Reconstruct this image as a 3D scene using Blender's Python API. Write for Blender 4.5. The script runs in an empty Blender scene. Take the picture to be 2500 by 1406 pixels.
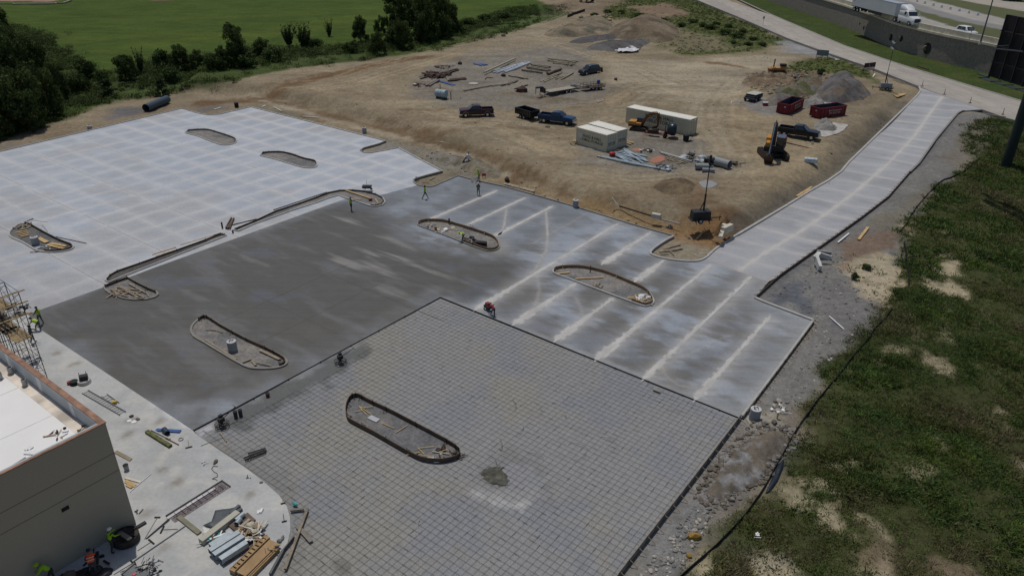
import bpy, math, random
from math import cos, sin, dist, hypot, atan2, sqrt
import numpy as np
from mathutils import Vector, Matrix
from mathutils.geometry import delaunay_2d_cdt
random.seed(7)
RNG = np.random.default_rng(11)
scene = bpy.context.scene
COL = scene.collection
R_ = math.radians
FPX, CAM_H, PITCH, ROLL = 1800.0, 34.0, R_(27.45), R_(0.58)
cam_d = bpy.data.cameras.new("Camera")
cam = bpy.data.objects.new("Camera", cam_d)
COL.objects.link(cam)
scene.camera = cam
cam_d.sensor_width = 36.0
cam_d.lens = 36.0 * FPX / 2500.0
cam_d.clip_start = 0.5
cam_d.clip_end = 6000
_f = np.array([0, cos(PITCH), -sin(PITCH)])
_u0 = np.array([0, sin(PITCH), cos(PITCH)])
_r0 = np.array([1.0, 0, 0])
_R = cos(ROLL) * _r0 + sin(ROLL) * _u0
_U = -sin(ROLL) * _r0 + cos(ROLL) * _u0
cam.matrix_world = Matrix(((_R[0], _U[0], -_f[0], 0), (_R[1], _U[1], -_f[1], 0), (_R[2], _U[2], -_f[2], CAM_H), (0, 0, 0, 1)))
world = bpy.data.worlds.new("World")
scene.world = world
world.use_nodes = True
wn = world.node_tree
bg = wn.nodes["Background"]
sky = wn.nodes.new("ShaderNodeTexSky")
sky.sky_type = 'NISHITA'
sky.sun_disc = False
SUN_EL = R_(70)
SUN_AZ = atan2(-0.42, 0.91)          # towards the sun, clockwise from +Y
sky.sun_elevation = SUN_EL
sky.sun_rotation = SUN_AZ
sky.air_density = 1.0
sky.dust_density = 1.6
sky.ozone_density = 2.0
wn.links.new(sky.outputs[0], bg.inputs[0])
bg.inputs[1].default_value = 0.075
sd = bpy.data.lights.new("Sun", 'SUN')
sd.energy = 3.0
sd.angle = R_(0.6)
sd.color = (1.0, 0.95, 0.87)
sun = bpy.data.objects.new("Sun", sd)
COL.objects.link(sun)
tosun = Vector((sin(SUN_AZ) * cos(SUN_EL), cos(SUN_AZ) * cos(SUN_EL), sin(SUN_EL)))
sun.rotation_euler = tosun.to_track_quat('Z', 'Y').to_euler()
sun.location = (0, 60, 120)
scene.view_settings.view_transform = 'Standard'
scene.view_settings.look = 'None'
scene.view_settings.exposure = -0.50
scene.view_settings.gamma = 1.0
scene.view_settings.use_curve_mapping = False
TH = R_(53.35)
CT, ST = cos(TH), sin(TH)
def W2UV(x, y): return x * CT + y * ST, -x * ST + y * CT       # site axes
def UV2W(u, v): return u * CT - v * ST, u * ST + v * CT
def ray(px, py):
 return (px - 1250) / FPX * _R - (py - 703) / FPX * _U + _f
def G(px, py, z=0.0):
 d = ray(px, py); s = (CAM_H - z) / -d[2]
 return d[0] * s, d[1] * s
def _h2(ix, iy, seed):
 n = (ix.astype(np.int64) * 374761393 + iy.astype(np.int64) * 668265263 + seed * 974634777) & 0x7fffffff
 n = ((n ^ (n >> 13)) * 1274126177) & 0x7fffffff
 n = n ^ (n >> 16)
 return (n & 0xffff) / 65535.0
def vnoise(x, y, s, seed=0):
 x = np.asarray(x, float) / s; y = np.asarray(y, float) / s
 ix = np.floor(x); iy = np.floor(y); fx = x - ix; fy = y - iy
 fx = fx * fx * (3 - 2 * fx); fy = fy * fy * (3 - 2 * fy)
 a = _h2(ix, iy, seed); b = _h2(ix + 1, iy, seed); c = _h2(ix, iy + 1, seed); d = _h2(ix + 1, iy + 1, seed)
 return (a * (1 - fx) + b * fx) * (1 - fy) + (c * (1 - fx) + d * fx) * fy
def fbm(x, y, s, o=4, seed=0):
 t = 0; a = 0.5; n = 0
 for i in range(o):
  t = t + a * vnoise(x, y, s, seed + i * 17); n += a; a *= 0.55; s *= 0.47
 return t / n
def sdpoly(x, y, poly):
 """signed distance, negative inside"""
 x = np.asarray(x, float); y = np.asarray(y, float)
 d = np.full(x.shape, 1e18); ins = np.zeros(x.shape, bool)
 n = len(poly)
 for i in range(n):
  ax, ay = poly[i]; bx, by = poly[(i + 1) % n]
  ex, ey = bx - ax, by - ay
  L = ex * ex + ey * ey + 1e-12
  t = np.clip(((x - ax) * ex + (y - ay) * ey) / L, 0, 1)
  d = np.minimum(d, (x - ax - t * ex) ** 2 + (y - ay - t * ey) ** 2)
  if ay != by:
   c = ((ay > y) != (by > y)) & (x < (bx - ax) * (y - ay) / (by - ay) + ax)
   ins ^= c
 d = np.sqrt(d)
 return np.where(ins, -d, d)
def sdline(x, y, pts):
 d = np.full(np.shape(x), 1e18)
 for (ax, ay), (bx, by) in zip(pts[:-1], pts[1:]):
  ex, ey = bx - ax, by - ay; L = ex * ex + ey * ey + 1e-12
  t = np.clip(((x - ax) * ex + (y - ay) * ey) / L, 0, 1)
  d = np.minimum(d, (x - ax - t * ex) ** 2 + (y - ay - t * ey) ** 2)
 return np.sqrt(d)
def sstep(a, b, t):
 t = np.clip((t - a) / (b - a), 0, 1); return t * t * (3 - 2 * t)
PAD_PX = [(430, 215), (560, 214), (700, 232), (860, 268), (1000, 310), (1120, 352), (1240, 420), (1420, 470), (1640, 530), (1780, 560), (1890, 488), (2040, 385), (2150, 290), (2226, 226)]
PAD = [G(a, b, 0.8) for a, b in PAD_PX] + [(75, 175), (75, 320), (-30, 420), (-60, 300), (-70, 170)]
ROADL = [G(a, b, 1.5) for a, b in [(1700, 0), (1800, 41), (1922, 94), (2033, 134), (2141, 171), (2250, 214)]]
ROAD_EDGE = [(ROADL[0][0] - 9, 460)] + ROADL + [G(2454, 287, 1.5), (110, 80), (128, 0)]
ROADP = ROAD_EDGE + [(400, 0), (400, 460)]
def hraw(x, y):
 p = sstep(1.6, -2.4, sdpoly(x, y, PAD))
 r = sstep(24.0, 0.5, sdpoly(x, y, ROADP))
 return 1.5 * np.maximum(p, r) - 0.9 * sstep(0, 26, x - 26 - (y - 40) * 0.55) * sstep(140, 90, y)
def height(x, y):
 return float(hraw(np.array([x]), np.array([y]))[0])
def P(px, py, dz=0.0):
 z = 0.0
 for _ in range(7):
  x, y = G(px, py, z + dz); z = height(x, y)
 x, y = G(px, py, z + dz)
 return (x, y, z + dz)
def PW(pts, dz=0.0): return [P(a, b, dz)[:2] for a, b in pts]
MATS = {}
def mat(name, col, rough=0.8, metal=0.0, var=0.14, scale=3.0, bump=0.0, spec=0.35, coat=0.0, alpha=None):
 if name in MATS: return MATS[name]
 m = bpy.data.materials.new(name); m.use_nodes = True
 nt = m.node_tree; b = nt.nodes["Principled BSDF"]
 b.inputs["Roughness"].default_value = rough
 b.inputs["Metallic"].default_value = metal
 b.inputs["Specular IOR Level"].default_value = spec
 b.inputs["Coat Weight"].default_value = coat
 tc = nt.nodes.new("ShaderNodeTexCoord")
 nz = nt.nodes.new("ShaderNodeTexNoise"); nz.inputs["Scale"].default_value = scale; nz.inputs["Detail"].default_value = 6
 nt.links.new(tc.outputs["Object"], nz.inputs["Vector"])
 mr = nt.nodes.new("ShaderNodeMapRange")
 mr.inputs[1].default_value = 0.3; mr.inputs[2].default_value = 0.7
 mr.inputs[3].default_value = 1 - var; mr.inputs[4].default_value = 1 + var
 nt.links.new(nz.outputs[0], mr.inputs[0])
 vm = nt.nodes.new("ShaderNodeVectorMath"); vm.operation = 'SCALE'
 vm.inputs[0].default_value = col[:3]
 nt.links.new(mr.outputs[0], vm.inputs["Scale"])
 nt.links.new(vm.outputs[0], b.inputs["Base Color"])
 if bump > 0:
  bp = nt.nodes.new("ShaderNodeBump"); bp.inputs["Strength"].default_value = 0.6; bp.inputs["Distance"].default_value = bump
  nt.links.new(nz.outputs[0], bp.inputs["Height"]); nt.links.new(bp.outputs[0], b.inputs["Normal"])
 MATS[name] = m
 return m
def vmat(name, attr="col", rough=0.9, layers=((2.5, 0.12), (0.35, 0.10)), bump=0.02, bscale=4.0, spec=0.2, stretch=None, streak=0.0, transl=0.0):
 """surface whose own colour is stored on the mesh, broken up by noise at several sizes"""
 if name in MATS: return MATS[name]
 m = bpy.data.materials.new(name); m.use_nodes = True
 nt = m.node_tree; b = nt.nodes["Principled BSDF"]
 b.inputs["Roughness"].default_value = rough
 b.inputs["Specular IOR Level"].default_value = spec
 at = nt.nodes.new("ShaderNodeAttribute"); at.attribute_name = attr
 tc = nt.nodes.new("ShaderNodeTexCoord")
 cur = at.outputs["Color"]; last = None
 for i, (size, amt) in enumerate(layers):
  nz = nt.nodes.new("ShaderNodeTexNoise"); nz.inputs["Scale"].default_value = 1.0 / size; nz.inputs["Detail"].default_value = 5
  nt.links.new(tc.outputs["Object"], nz.inputs["Vector"])
  mr = nt.nodes.new("ShaderNodeMapRange")
  mr.inputs[1].default_value = 0.3; mr.inputs[2].default_value = 0.7; mr.inputs[3].default_value = 1 - amt; mr.inputs[4].default_value = 1 + amt
  nt.links.new(nz.outputs[0], mr.inputs[0])
  vm = nt.nodes.new("ShaderNodeVectorMath"); vm.operation = 'SCALE'
  nt.links.new(cur, vm.inputs[0]); nt.links.new(mr.outputs[0], vm.inputs["Scale"]); cur = vm.outputs[0]; last = nz
 if streak > 0:
  mp = nt.nodes.new("ShaderNodeMapping"); mp.inputs["Rotation"].default_value = (0, 0, -TH + stretch)
  mp.inputs["Scale"].default_value = (0.12, 1.6, 1)
  nt.links.new(tc.outputs["Object"], mp.inputs["Vector"])
  nz = nt.nodes.new("ShaderNodeTexNoise"); nz.inputs["Scale"].default_value = 1.0; nz.inputs["Detail"].default_value = 6; nz.inputs["Roughness"].default_value = 0.65
  nt.links.new(mp.outputs[0], nz.inputs["Vector"])
  mr = nt.nodes.new("ShaderNodeMapRange")
  mr.inputs[1].default_value = 0.3; mr.inputs[2].default_value = 0.7; mr.inputs[3].default_value = 1 - streak; mr.inputs[4].default_value = 1 + streak
  nt.links.new(nz.outputs[0], mr.inputs[0])
  vm = nt.nodes.new("ShaderNodeVectorMath"); vm.operation = 'SCALE'
  nt.links.new(cur, vm.inputs[0]); nt.links.new(mr.outputs[0], vm.inputs["Scale"]); cur = vm.outputs[0]
 nt.links.new(cur, b.inputs["Base Color"])
 if bump > 0:
  nb = nt.nodes.new("ShaderNodeTexNoise"); nb.inputs["Scale"].default_value = bscale; nb.inputs["Detail"].default_value = 6
  nt.links.new(tc.outputs["Object"], nb.inputs["Vector"])
  bp = nt.nodes.new("ShaderNodeBump"); bp.inputs["Strength"].default_value = 0.8; bp.inputs["Distance"].default_value = bump
  nt.links.new(nb.outputs[0], bp.inputs["Height"]); nt.links.new(bp.outputs[0], b.inputs["Normal"])
 if transl > 0:
  tr = nt.nodes.new("ShaderNodeBsdfTranslucent"); nt.links.new(cur, tr.inputs["Color"])
  mx = nt.nodes.new("ShaderNodeMixShader"); mx.inputs[0].default_value = transl
  nt.links.new(b.outputs[0], mx.inputs[1]); nt.links.new(tr.outputs[0], mx.inputs[2])
  nt.links.new(mx.outputs[0], nt.nodes["Material Output"].inputs[0])
 MATS[name] = m
 return m
def npmesh(name, V, F, cols=None, mats=(), smooth=False):
 """V Nx3, F MxK numpy -> mesh"""
 me = bpy.data.meshes.new(name)
 V = np.asarray(V, np.float32); F = np.asarray(F, np.int32)
 k = F.shape[1]; m = F.shape[0]
 me.vertices.add(len(V)); me.vertices.foreach_set("co", V.ravel())
 me.loops.add(m * k); me.loops.foreach_set("vertex_index", F.ravel())
 me.polygons.add(m); me.polygons.foreach_set("loop_start", np.arange(0, m * k, k, dtype=np.int32))
 if smooth: me.polygons.foreach_set("use_smooth", np.ones(m, bool))
 if cols is not None:
  a = me.color_attributes.new("col", 'FLOAT_COLOR', 'POINT')
  c = np.ones((len(V), 4), np.float32); c[:, :3] = cols
  a.data.foreach_set("color", c.ravel())
 for mm in mats: me.materials.append(mm)
 me.update(calc_edges=True)
 me.validate()
 return me
def link(name, me, parent=None, loc=None, rz=0.0):
 o = bpy.data.objects.new(name, me); COL.objects.link(o)
 if parent: o.parent = parent
 if loc is not None: o.location = loc
 o.rotation_euler = (0, 0, rz)
 return o
def tag(o, label, cat, group=None):
 o["label"] = label; o["category"] = cat
 if group: o["group"] = group
 return o
def thing(name, label, cat, loc, rz=0.0, group=None):
 o = bpy.data.objects.new(name, None); COL.objects.link(o)
 o.empty_display_size = 0.3
 o.location = loc; o.rotation_euler = (0, 0, rz)
 return tag(o, label, cat, group)
def struct(o): o["kind"] = "structure"; return o
def dup(root, loc, rz, label=None):
 def cp(o, par):
  c = o.copy(); COL.objects.link(c)
  if par: c.parent = par
  for ch in [q for q in KIDS if q.parent == o]: cp(ch, c)
  return c
 KIDS = list(root.children_recursive)
 r = cp(root, None); r.location = loc; r.rotation_euler = (0, 0, rz)
 if label: r["label"] = label
 return r
class MB:
 def __init__(s): s.v = []; s.f = []; s.m = []
 def add(s, vs, fs, mi=0):
  o = len(s.v); s.v += [tuple(v) for v in vs]; s.f += [tuple(i + o for i in f) for f in fs]; s.m += [mi] * len(fs); return s
 def box(s, c, d, rz=0.0, mi=0, taper=1.0, M=None):
  x, y, z = d[0] / 2, d[1] / 2, d[2] / 2; t = taper
  vs = [(-x, -y, -z), (x, -y, -z), (x, y, -z), (-x, y, -z), (-x * t, -y * t, z), (x * t, -y * t, z), (x * t, y * t, z), (-x * t, y * t, z)]
  ca, sa = cos(rz), sin(rz)
  if M is not None: vs = [tuple(M @ Vector(v) + Vector(c)) for v in vs]
  else: vs = [(c[0] + a * ca - b * sa, c[1] + a * sa + b * ca, c[2] + e) for a, b, e in vs]
  return s.add(vs, [(0, 3, 2, 1), (4, 5, 6, 7), (0, 1, 5, 4), (1, 2, 6, 5), (2, 3, 7, 6), (3, 0, 4, 7)], mi)
 def beam(s, a, b, w, h, mi=0):
  a = Vector(a); b = Vector(b); d = (b - a); L = d.length
  if L < 1e-6: return s
  x = d / L; up = Vector((0, 0, 1)) if abs(x.z) < 0.95 else Vector((0, 1, 0))
  y = up.cross(x).normalized(); z = x.cross(y)
  M = Matrix((x, y, z)).transposed()
  return s.box((a + b) / 2, (L, w, h), 0, mi, 1.0, M)
 def cyl(s, a, b, r0, r1=None, n=10, mi=0, cap=True):
  r1 = r0 if r1 is None else r1
  a = Vector(a); b = Vector(b); x = (b - a).normalized()
  up = Vector((0, 0, 1)) if abs(x.z) < 0.9 else Vector((0, 1, 0))
  y = up.cross(x).normalized(); z = x.cross(y)
  vs = []
  for c, r in ((a, r0), (b, r1)):
   for i in range(n):
    t = 2 * math.pi * i / n; vs.append(c + y * (r * cos(t)) + z * (r * sin(t)))
  fs = [(i, (i + 1) % n, n + (i + 1) % n, n + i) for i in range(n)]
  if cap: fs += [tuple(range(n - 1, -1, -1)), tuple(range(n, 2 * n))]
  return s.add(vs, fs, mi)
 def pipe(s, a, b, r, t=0.03, n=14, mi=0):
  a = Vector(a); b = Vector(b); x = (b - a).normalized()
  up = Vector((0, 0, 1)) if abs(x.z) < 0.9 else Vector((0, 1, 0))
  y = up.cross(x).normalized(); z = x.cross(y); vs = []
  for c, q in ((a, r), (b, r), (b, r - t), (a, r - t)):
   for i in range(n):
    w = 2 * math.pi * i / n; vs.append(c + y * (q * cos(w)) + z * (q * sin(w)))
  fs = []
  for k in range(4):
   o0, o1 = k * n, ((k + 1) % 4) * n
   fs += [(o0 + i, o0 + (i + 1) % n, o1 + (i + 1) % n, o1 + i) for i in range(n)]
  return s.add(vs, fs, mi)
 def tube(s, pts, r, n=6, mi=0):
  for a, b in zip(pts[:-1], pts[1:]): s.cyl(a, b, r, r, n, mi)
  return s
 def prism(s, poly, z0, z1, mi=0, mt=None):
  n = len(poly)
  vs = [(x, y, z0) for x, y in poly] + [(x, y, z1) for x, y in poly]
  s.add(vs, [(i, (i + 1) % n, n + (i + 1) % n, n + i) for i in range(n)], mi)
  s.add([(x, y, z1) for x, y in poly], [tuple(range(n))], mi if mt is None else mt)
  return s.add([(x, y, z0) for x, y in poly], [tuple(range(n - 1, -1, -1))], mi)
 def loft(s, secs, mi=0, cap=True):
  n = len(secs[0]); vs = [p for q in secs for p in q]; fs = []
  for k in range(len(secs) - 1):
   fs += [(k * n + i, k * n + (i + 1) % n, (k + 1) * n + (i + 1) % n, (k + 1) * n + i) for i in range(n)]
  if cap: fs += [tuple(range(n - 1, -1, -1)), tuple(range((len(secs) - 1) * n, len(secs) * n))]
  return s.add(vs, fs, mi)
 def rock(s, c, r, mi=0, flat=0.6, rnd=random):
  n = 6; vs = [(c[0] + rnd.uniform(-.2, .2) * r, c[1] + rnd.uniform(-.2, .2) * r, c[2] + r * flat * rnd.uniform(.8, 1.1))]
  a0 = rnd.random() * 6; sx = rnd.uniform(.7, 1.3)
  for lv, q in ((0.45, 0.85), (-0.3, 1.0)):
   for i in range(n):
    t = a0 + 2 * math.pi * i / n + rnd.uniform(-.2, .2); k = r * q * rnd.uniform(.75, 1.15)
    vs.append((c[0] + k * sx * cos(t), c[1] + k * sin(t) / sx, c[2] + r * flat * lv))
  fs = [(0, 1 + i, 1 + (i + 1) % n) for i in range(n)] + [(1 + i, 1 + n + i, 1 + n + (i + 1) % n, 1 + (i + 1) % n) for i in range(n)]
  return s.add(vs, fs, mi)
 def sphere(s, c, r, n=10, m=6, mi=0, sx=1, sy=1, sz=1):
  vs = []
  for j in range(m + 1):
   t = math.pi * j / m
   for i in range(n):
    q = 2 * math.pi * i / n
    vs.append((c[0] + sx * r * sin(t) * cos(q), c[1] + sy * r * sin(t) * sin(q), c[2] + sz * r * cos(t)))
  return s.add(vs, [(j * n + i, (j + 1) * n + i, (j + 1) * n + (i + 1) % n, j * n + (i + 1) % n) for j in range(m) for i in range(n)], mi)
 def build(s, name, mats, parent=None, loc=None, rz=0.0, smooth=False, bevel=0.0):
  me = bpy.data.meshes.new(name); me.from_pydata(s.v, [], s.f)
  if not isinstance(mats, (list, tuple)): mats = [mats]
  for m in mats: me.materials.append(m)
  if len(mats) > 1: me.polygons.foreach_set("material_index", np.array(s.m, np.int32))
  if smooth: me.polygons.foreach_set("use_smooth", np.ones(len(s.f), bool))
  me.update()
  o = link(name, me, parent, loc, rz)
  if bevel > 0:
   b = o.modifiers.new("Bevel", 'BEVEL'); b.width = bevel; b.segments = 2; b.limit_method = 'ANGLE'
  if smooth:
   w = o.modifiers.new("Split", 'EDGE_SPLIT'); w.split_angle = R_(42)
  return o
def spaced(lo, hi, dlo, step_f):
 out = [lo]
 while out[-1] < hi: out.append(out[-1] + step_f(out[-1]))
 return out
xs = np.concatenate([[-3000, -1800, -1000, -600, -420, -340, -300, -275], np.arange(-255, 150, 0.5), [152, 156, 165, 185, 220, 300, 450, 800, 1500, 3000]])
ys = [8.0]
while ys[-1] < 345: ys.append(ys[-1] + (0.3 if ys[-1] < 60 else 0.3 + (ys[-1] - 60) * 0.0042))
ys = np.concatenate([[-600, -200, -80, -30, -10, 0], np.array(ys), [350, 360, 380, 420, 500, 700, 1100, 2000, 4000]])
NX, NY = len(xs), len(ys)
GX, GY = np.meshgrid(xs, ys)
X = GX.ravel(); Y = GY.ravel()
W_PX = [(-420, 520), (-200, 428), (0, 371), (443, 266), (482, 277), (506, 282), (535, 280), (612, 262), (700, 284), (800, 309), (942, 345), (925, 352), (888, 362), (880, 368), (888, 373), (905, 374), (940, 368), (973, 362), (1022, 388), (1080, 419), (1045, 428), (1015, 437), (1010, 444), (1020, 452), (932, 476), (850, 483), (370, 656), (253, 701), (68, 767), (-60, 815), (-500, 980)]
D_PX = [(68, 767), (253, 701), (370, 656), (850, 483), (932, 476), (1020, 452), (1035, 456), (1055, 456), (1080, 446), (1118, 430), (1160, 441), (1230, 456), (1400, 504), (1541, 548), (1645, 577), (1620, 592), (1588, 616), (1602, 626), (1640, 634), (1690, 638), (1720, 631), (1783, 656), (1876, 688), (1843, 728), (1865, 738), (1985, 783), (1900, 898), (1809, 1020), (1400, 856), (1075, 725), (780, 884), (470, 1050), (280, 924), (94, 801)]
DR_PX = [(1720, 631), (1750, 606), (1800, 574), (1918, 504), (1979, 466), (2020, 443), (2053, 420), (2072, 397), (2141, 330), (2215, 258), (2241, 232), (2247, 222), (2244, 213), (2306, 236), (2398, 268), (2350, 271), (2338, 277), (2284, 341), (2244, 398), (2222, 420), (2169, 481), (2108, 528), (2048, 571), (1905, 672), (1876, 688), (1783, 656)]
AP_PX = [(94, 801), (280, 924), (470, 1050), (482, 1062), (540, 1102), (590, 1135), (640, 1172), (680, 1207), (700, 1235), (708, 1262), (709, 1295), (700, 1335), (680, 1375), (664, 1408), (600, 1520), (-700, 1700), (-900, 1000), (-60, 815), (68, 767)]
RB_PX = [(482, 1062), (475, 1051), (780, 886), (1075, 728), (1400, 859), (1806, 1022), (1660, 1212), (1512, 1402), (1350, 1640), (550, 1640), (600, 1520), (664, 1408), (680, 1375), (700, 1335), (709, 1295), (708, 1262), (700, 1235), (680, 1207), (640, 1172), (540, 1102)]
W_P, D_P, DR_P, AP_P, RB_P = [PW(q) for q in (W_PX, D_PX, DR_PX, AP_PX, RB_PX)]
T = (.25, .205, .14); TL = (.34, .295, .22); GD = (.185, .175, .155); GV = (.20, .20, .205); DG = (.105, .112, .13)
ORG = (.235, .155, .075); RBN = (.15, .088, .045); FLD = (.056, .088, .014); SND = (.40, .34, .235); SOIL = (.055, .055, .03)
BRN = (.19, .145, .10); STRAW = (.36, .31, .21)
RB_G = (.29, .288, .28)
C = np.empty((len(X), 3)); C[:] = T
GM = np.zeros(len(X))                      # how much of the ground is overgrown
def paint(pts, col, soft=1.5, amp=1.5, ns=5.0, k=1.0, seed=0, green=None, line=None, px=True):
 pw = PW(pts) if px else pts
 pad = soft + amp + (line or 0) + 1
 ax = [p[0] for p in pw]; ay = [p[1] for p in pw]
 idx = np.nonzero((X > min(ax) - pad) & (X < max(ax) + pad) & (Y > min(ay) - pad) & (Y < max(ay) + pad))[0]
 if len(idx) == 0: return
 x, y = X[idx], Y[idx]
 d = sdline(x, y, pw) - line if line else sdpoly(x, y, pw)
 d = d + (fbm(x, y, ns, 4, seed) - 0.5) * 3.2 * amp
 w = (sstep(soft, -soft, d) * k)[:, None]
 C[idx] = C[idx] * (1 - w) + np.array(col) * w
 if green is not None: GM[idx] = GM[idx] * (1 - w[:, 0]) + green * w[:, 0]
GREEN = [(-900, 520), (-300, 395), (0, 342), (60, 320), (180, 282), (300, 240), (420, 226), (560, 196), (640, 181), (760, 161), (860, 151), (960, 136), (1060, 123), (1180, 92), (1300, 60), (1390, 38)]
gw = [P(a, b)[:2] for a, b in GREEN] + [(0, 345), (20, 420), (30, 4200), (-3100, 4200), (-3100, 200)]
paint(gw, FLD, 1.2, 0.8, 4, seed=3, green=0.0, px=False)
HEDGE = [(-900, 520), (-300, 395), (0, 342), (60, 320), (180, 282), (300, 240), (420, 226), (560, 196), (640, 181), (760, 161), (860, 151), (960, 136), (1060, 123), (1180, 92), (1300, 60), (1400, 34), (1380, 10), (1240, 22), (1130, 55), (1000, 100), (860, 110), (700, 118), (560, 130), (420, 140), (330, 155), (250, 180), (190, 150), (120, 90), (60, 70), (-40, 30), (-600, 60)]
paint(HEDGE, (.042, .062, .018), 3, 3, 9, seed=4, green=1.0)
paint([(260, 252), (420, 222), (560, 192), (640, 177), (760, 157), (860, 147), (960, 132), (1060, 120), (1180, 89), (1300, 57), (1390, 36), (1300, 40), (1140, 80), (1000, 122), (860, 132), (740, 142), (600, 165), (420, 205), (300, 225)], (.06, .085, .025), 1.2, 1.5, 5, k=.95, seed=44, green=.22)
for i, (a, b) in enumerate([((0, 60), (900, 20)), ((150, 95), (1100, 60)), ((240, 125), (1150, 20))]):
 paint([a, b], (.085, .115, .018), 6, 6, 30, k=.5, seed=30 + i, line=4)
paint([(-40, 3), (130, 6), (160, -20), (-60, -20)], (.30, .2, .15), 1, 2, 6, seed=6)
paint([(370, 4), (420, 2), (410, -6), (360, -4)], (.14, .10, .06), 1, 1, 6, seed=7)
paint([(1395, 36), (1330, 40), (1360, 14), (1450, -30), (1620, -40), (1560, 10), (1490, 36)], BRN, 3, 5, 14, k=.75, seed=8)
WEEDS1 = [(1470, 34), (1530, 0), (1560, -60), (1700, -30), (1722, 0), (1800, 38), (1922, 98), (1880, 126), (1800, 132), (1690, 132), (1640, 118), (1600, 100), (1660, 75), (1600, 52), (1520, 44), (1440, 50)]
paint(WEEDS1, (.085, .10, .032), 3, 4, 9, seed=9, green=1.0)
paint([(1540, 18), (1620, 8), (1680, 30), (1640, 48), (1560, 38)], (.20, .145, .10), 3, 4, 10, seed=10, green=.15)
paint([(1640, 70), (1760, 88), (1800, 128), (1690, 134), (1600, 112), (1590, 90)], (.20, .17, .11), 3, 5, 10, k=.8, seed=11, green=.35)
paint([(1910, 175), (1930, 158), (2005, 140), (2040, 140), (2110, 172), (2180, 212), (2170, 225), (2110, 190), (2020, 180), (1990, 190), (1930, 185)], (.085, .10, .032), 1.5, 2, 6, seed=12, green=1)
paint([(1925, 90), (1950, 100), (2040, 134), (1990, 138), (1900, 125)], (.24, .24, .24), 2, 2, 8, seed=13, green=0)
for i, (q, c, k) in enumerate([
 ([(1000, 205), (1050, 165), (1150, 128), (1330, 105), (1470, 118), (1430, 165), (1500, 215), (1420, 262), (1250, 268), (1100, 262), (1010, 240)], GD, .75),
 ([(1200, 95), (1330, 70), (1420, 62), (1420, 100), (1250, 130), (1120, 150)], (.26, .22, .16), .7),
 ([(1400, 330), (1520, 300), (1690, 335), (1830, 400), (1780, 428), (1560, 428), (1410, 400)], (.205, .195, .175), .75),
 ([(1480, 145), (1700, 150), (1900, 130), (1960, 140), (1850, 175), (1800, 230), (1700, 250), (1560, 230), (1480, 190)], TL, .8),
 ([(1780, 300), (1850, 250), (1900, 280), (1960, 330), (2040, 360), (2000, 440), (1880, 470), (1780, 420), (1700, 360)], (.30, .24, .155), .6),
 ([(1820, 182), (1900, 172), (2000, 175), (2100, 200), (2130, 240), (2080, 262), (2000, 240), (1900, 235), (1830, 212)], BRN, .85),
 ([(1880, 215), (1990, 200), (2050, 250), (1960, 262), (1900, 250)], (.11, .115, .07), .5),
 ([(1820, 245), (1900, 235), (1930, 262), (1880, 280), (1810, 268)], (.20, .20, .2), .8),
 ([(2060, 262), (2140, 225), (2235, 228), (2150, 318), (2040, 400), (1900, 500), (1800, 565), (1760, 590), (1850, 520), (1980, 430), (2040, 340)], (.20, .165, .115), .75),
 ([(1000, 312), (1120, 352), (1240, 418), (1330, 448), (1500, 470), (1560, 520), (1400, 490), (1240, 445), (1120, 405), (1060, 372), (960, 330), (900, 305)], ORG, .45),
 ([(1190, 430), (1300, 455), (1500, 510), (1660, 560), (1720, 545), (1790, 560), (1745, 600), (1650, 572), (1400, 500), (1240, 452)], ORG, .8),
 ([(940, 347), (1020, 358), (1110, 390), (1170, 425), (1160, 440), (1080, 420), (1060, 408), (973, 361), (900, 366)], (.20, .19, .165), .9),
 ([(1600, 600), (1650, 580), (1720, 590), (1790, 555), (1800, 572), (1720, 628), (1640, 632), (1590, 620)], (.215, .19, .145), .8),
 ([(620, 255), (700, 272), (820, 300), (945, 335), (940, 348), (800, 312), (612, 264)], (.185, .17, .13), .8),
 ([(180, 300), (300, 265), (440, 255), (540, 252), (620, 250), (612, 262), (520, 282), (443, 268), (200, 330), (-100, 400), (-300, 450), (-300, 410), (0, 352), (100, 320)], (.24, .19, .13), .8),
 ([(240, 290), (300, 268), (360, 265), (330, 285), (260, 300)], DG, .8),
 ([(470, 262), (560, 246), (600, 250), (540, 272), (490, 276)], (.13, .13, .13), .7),
 ([(20, 352), (80, 345), (100, 352), (30, 368)], GV, .6),
]): paint(q, c, 1.6, 1.8, 5, k=k, seed=40 + i)
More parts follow.
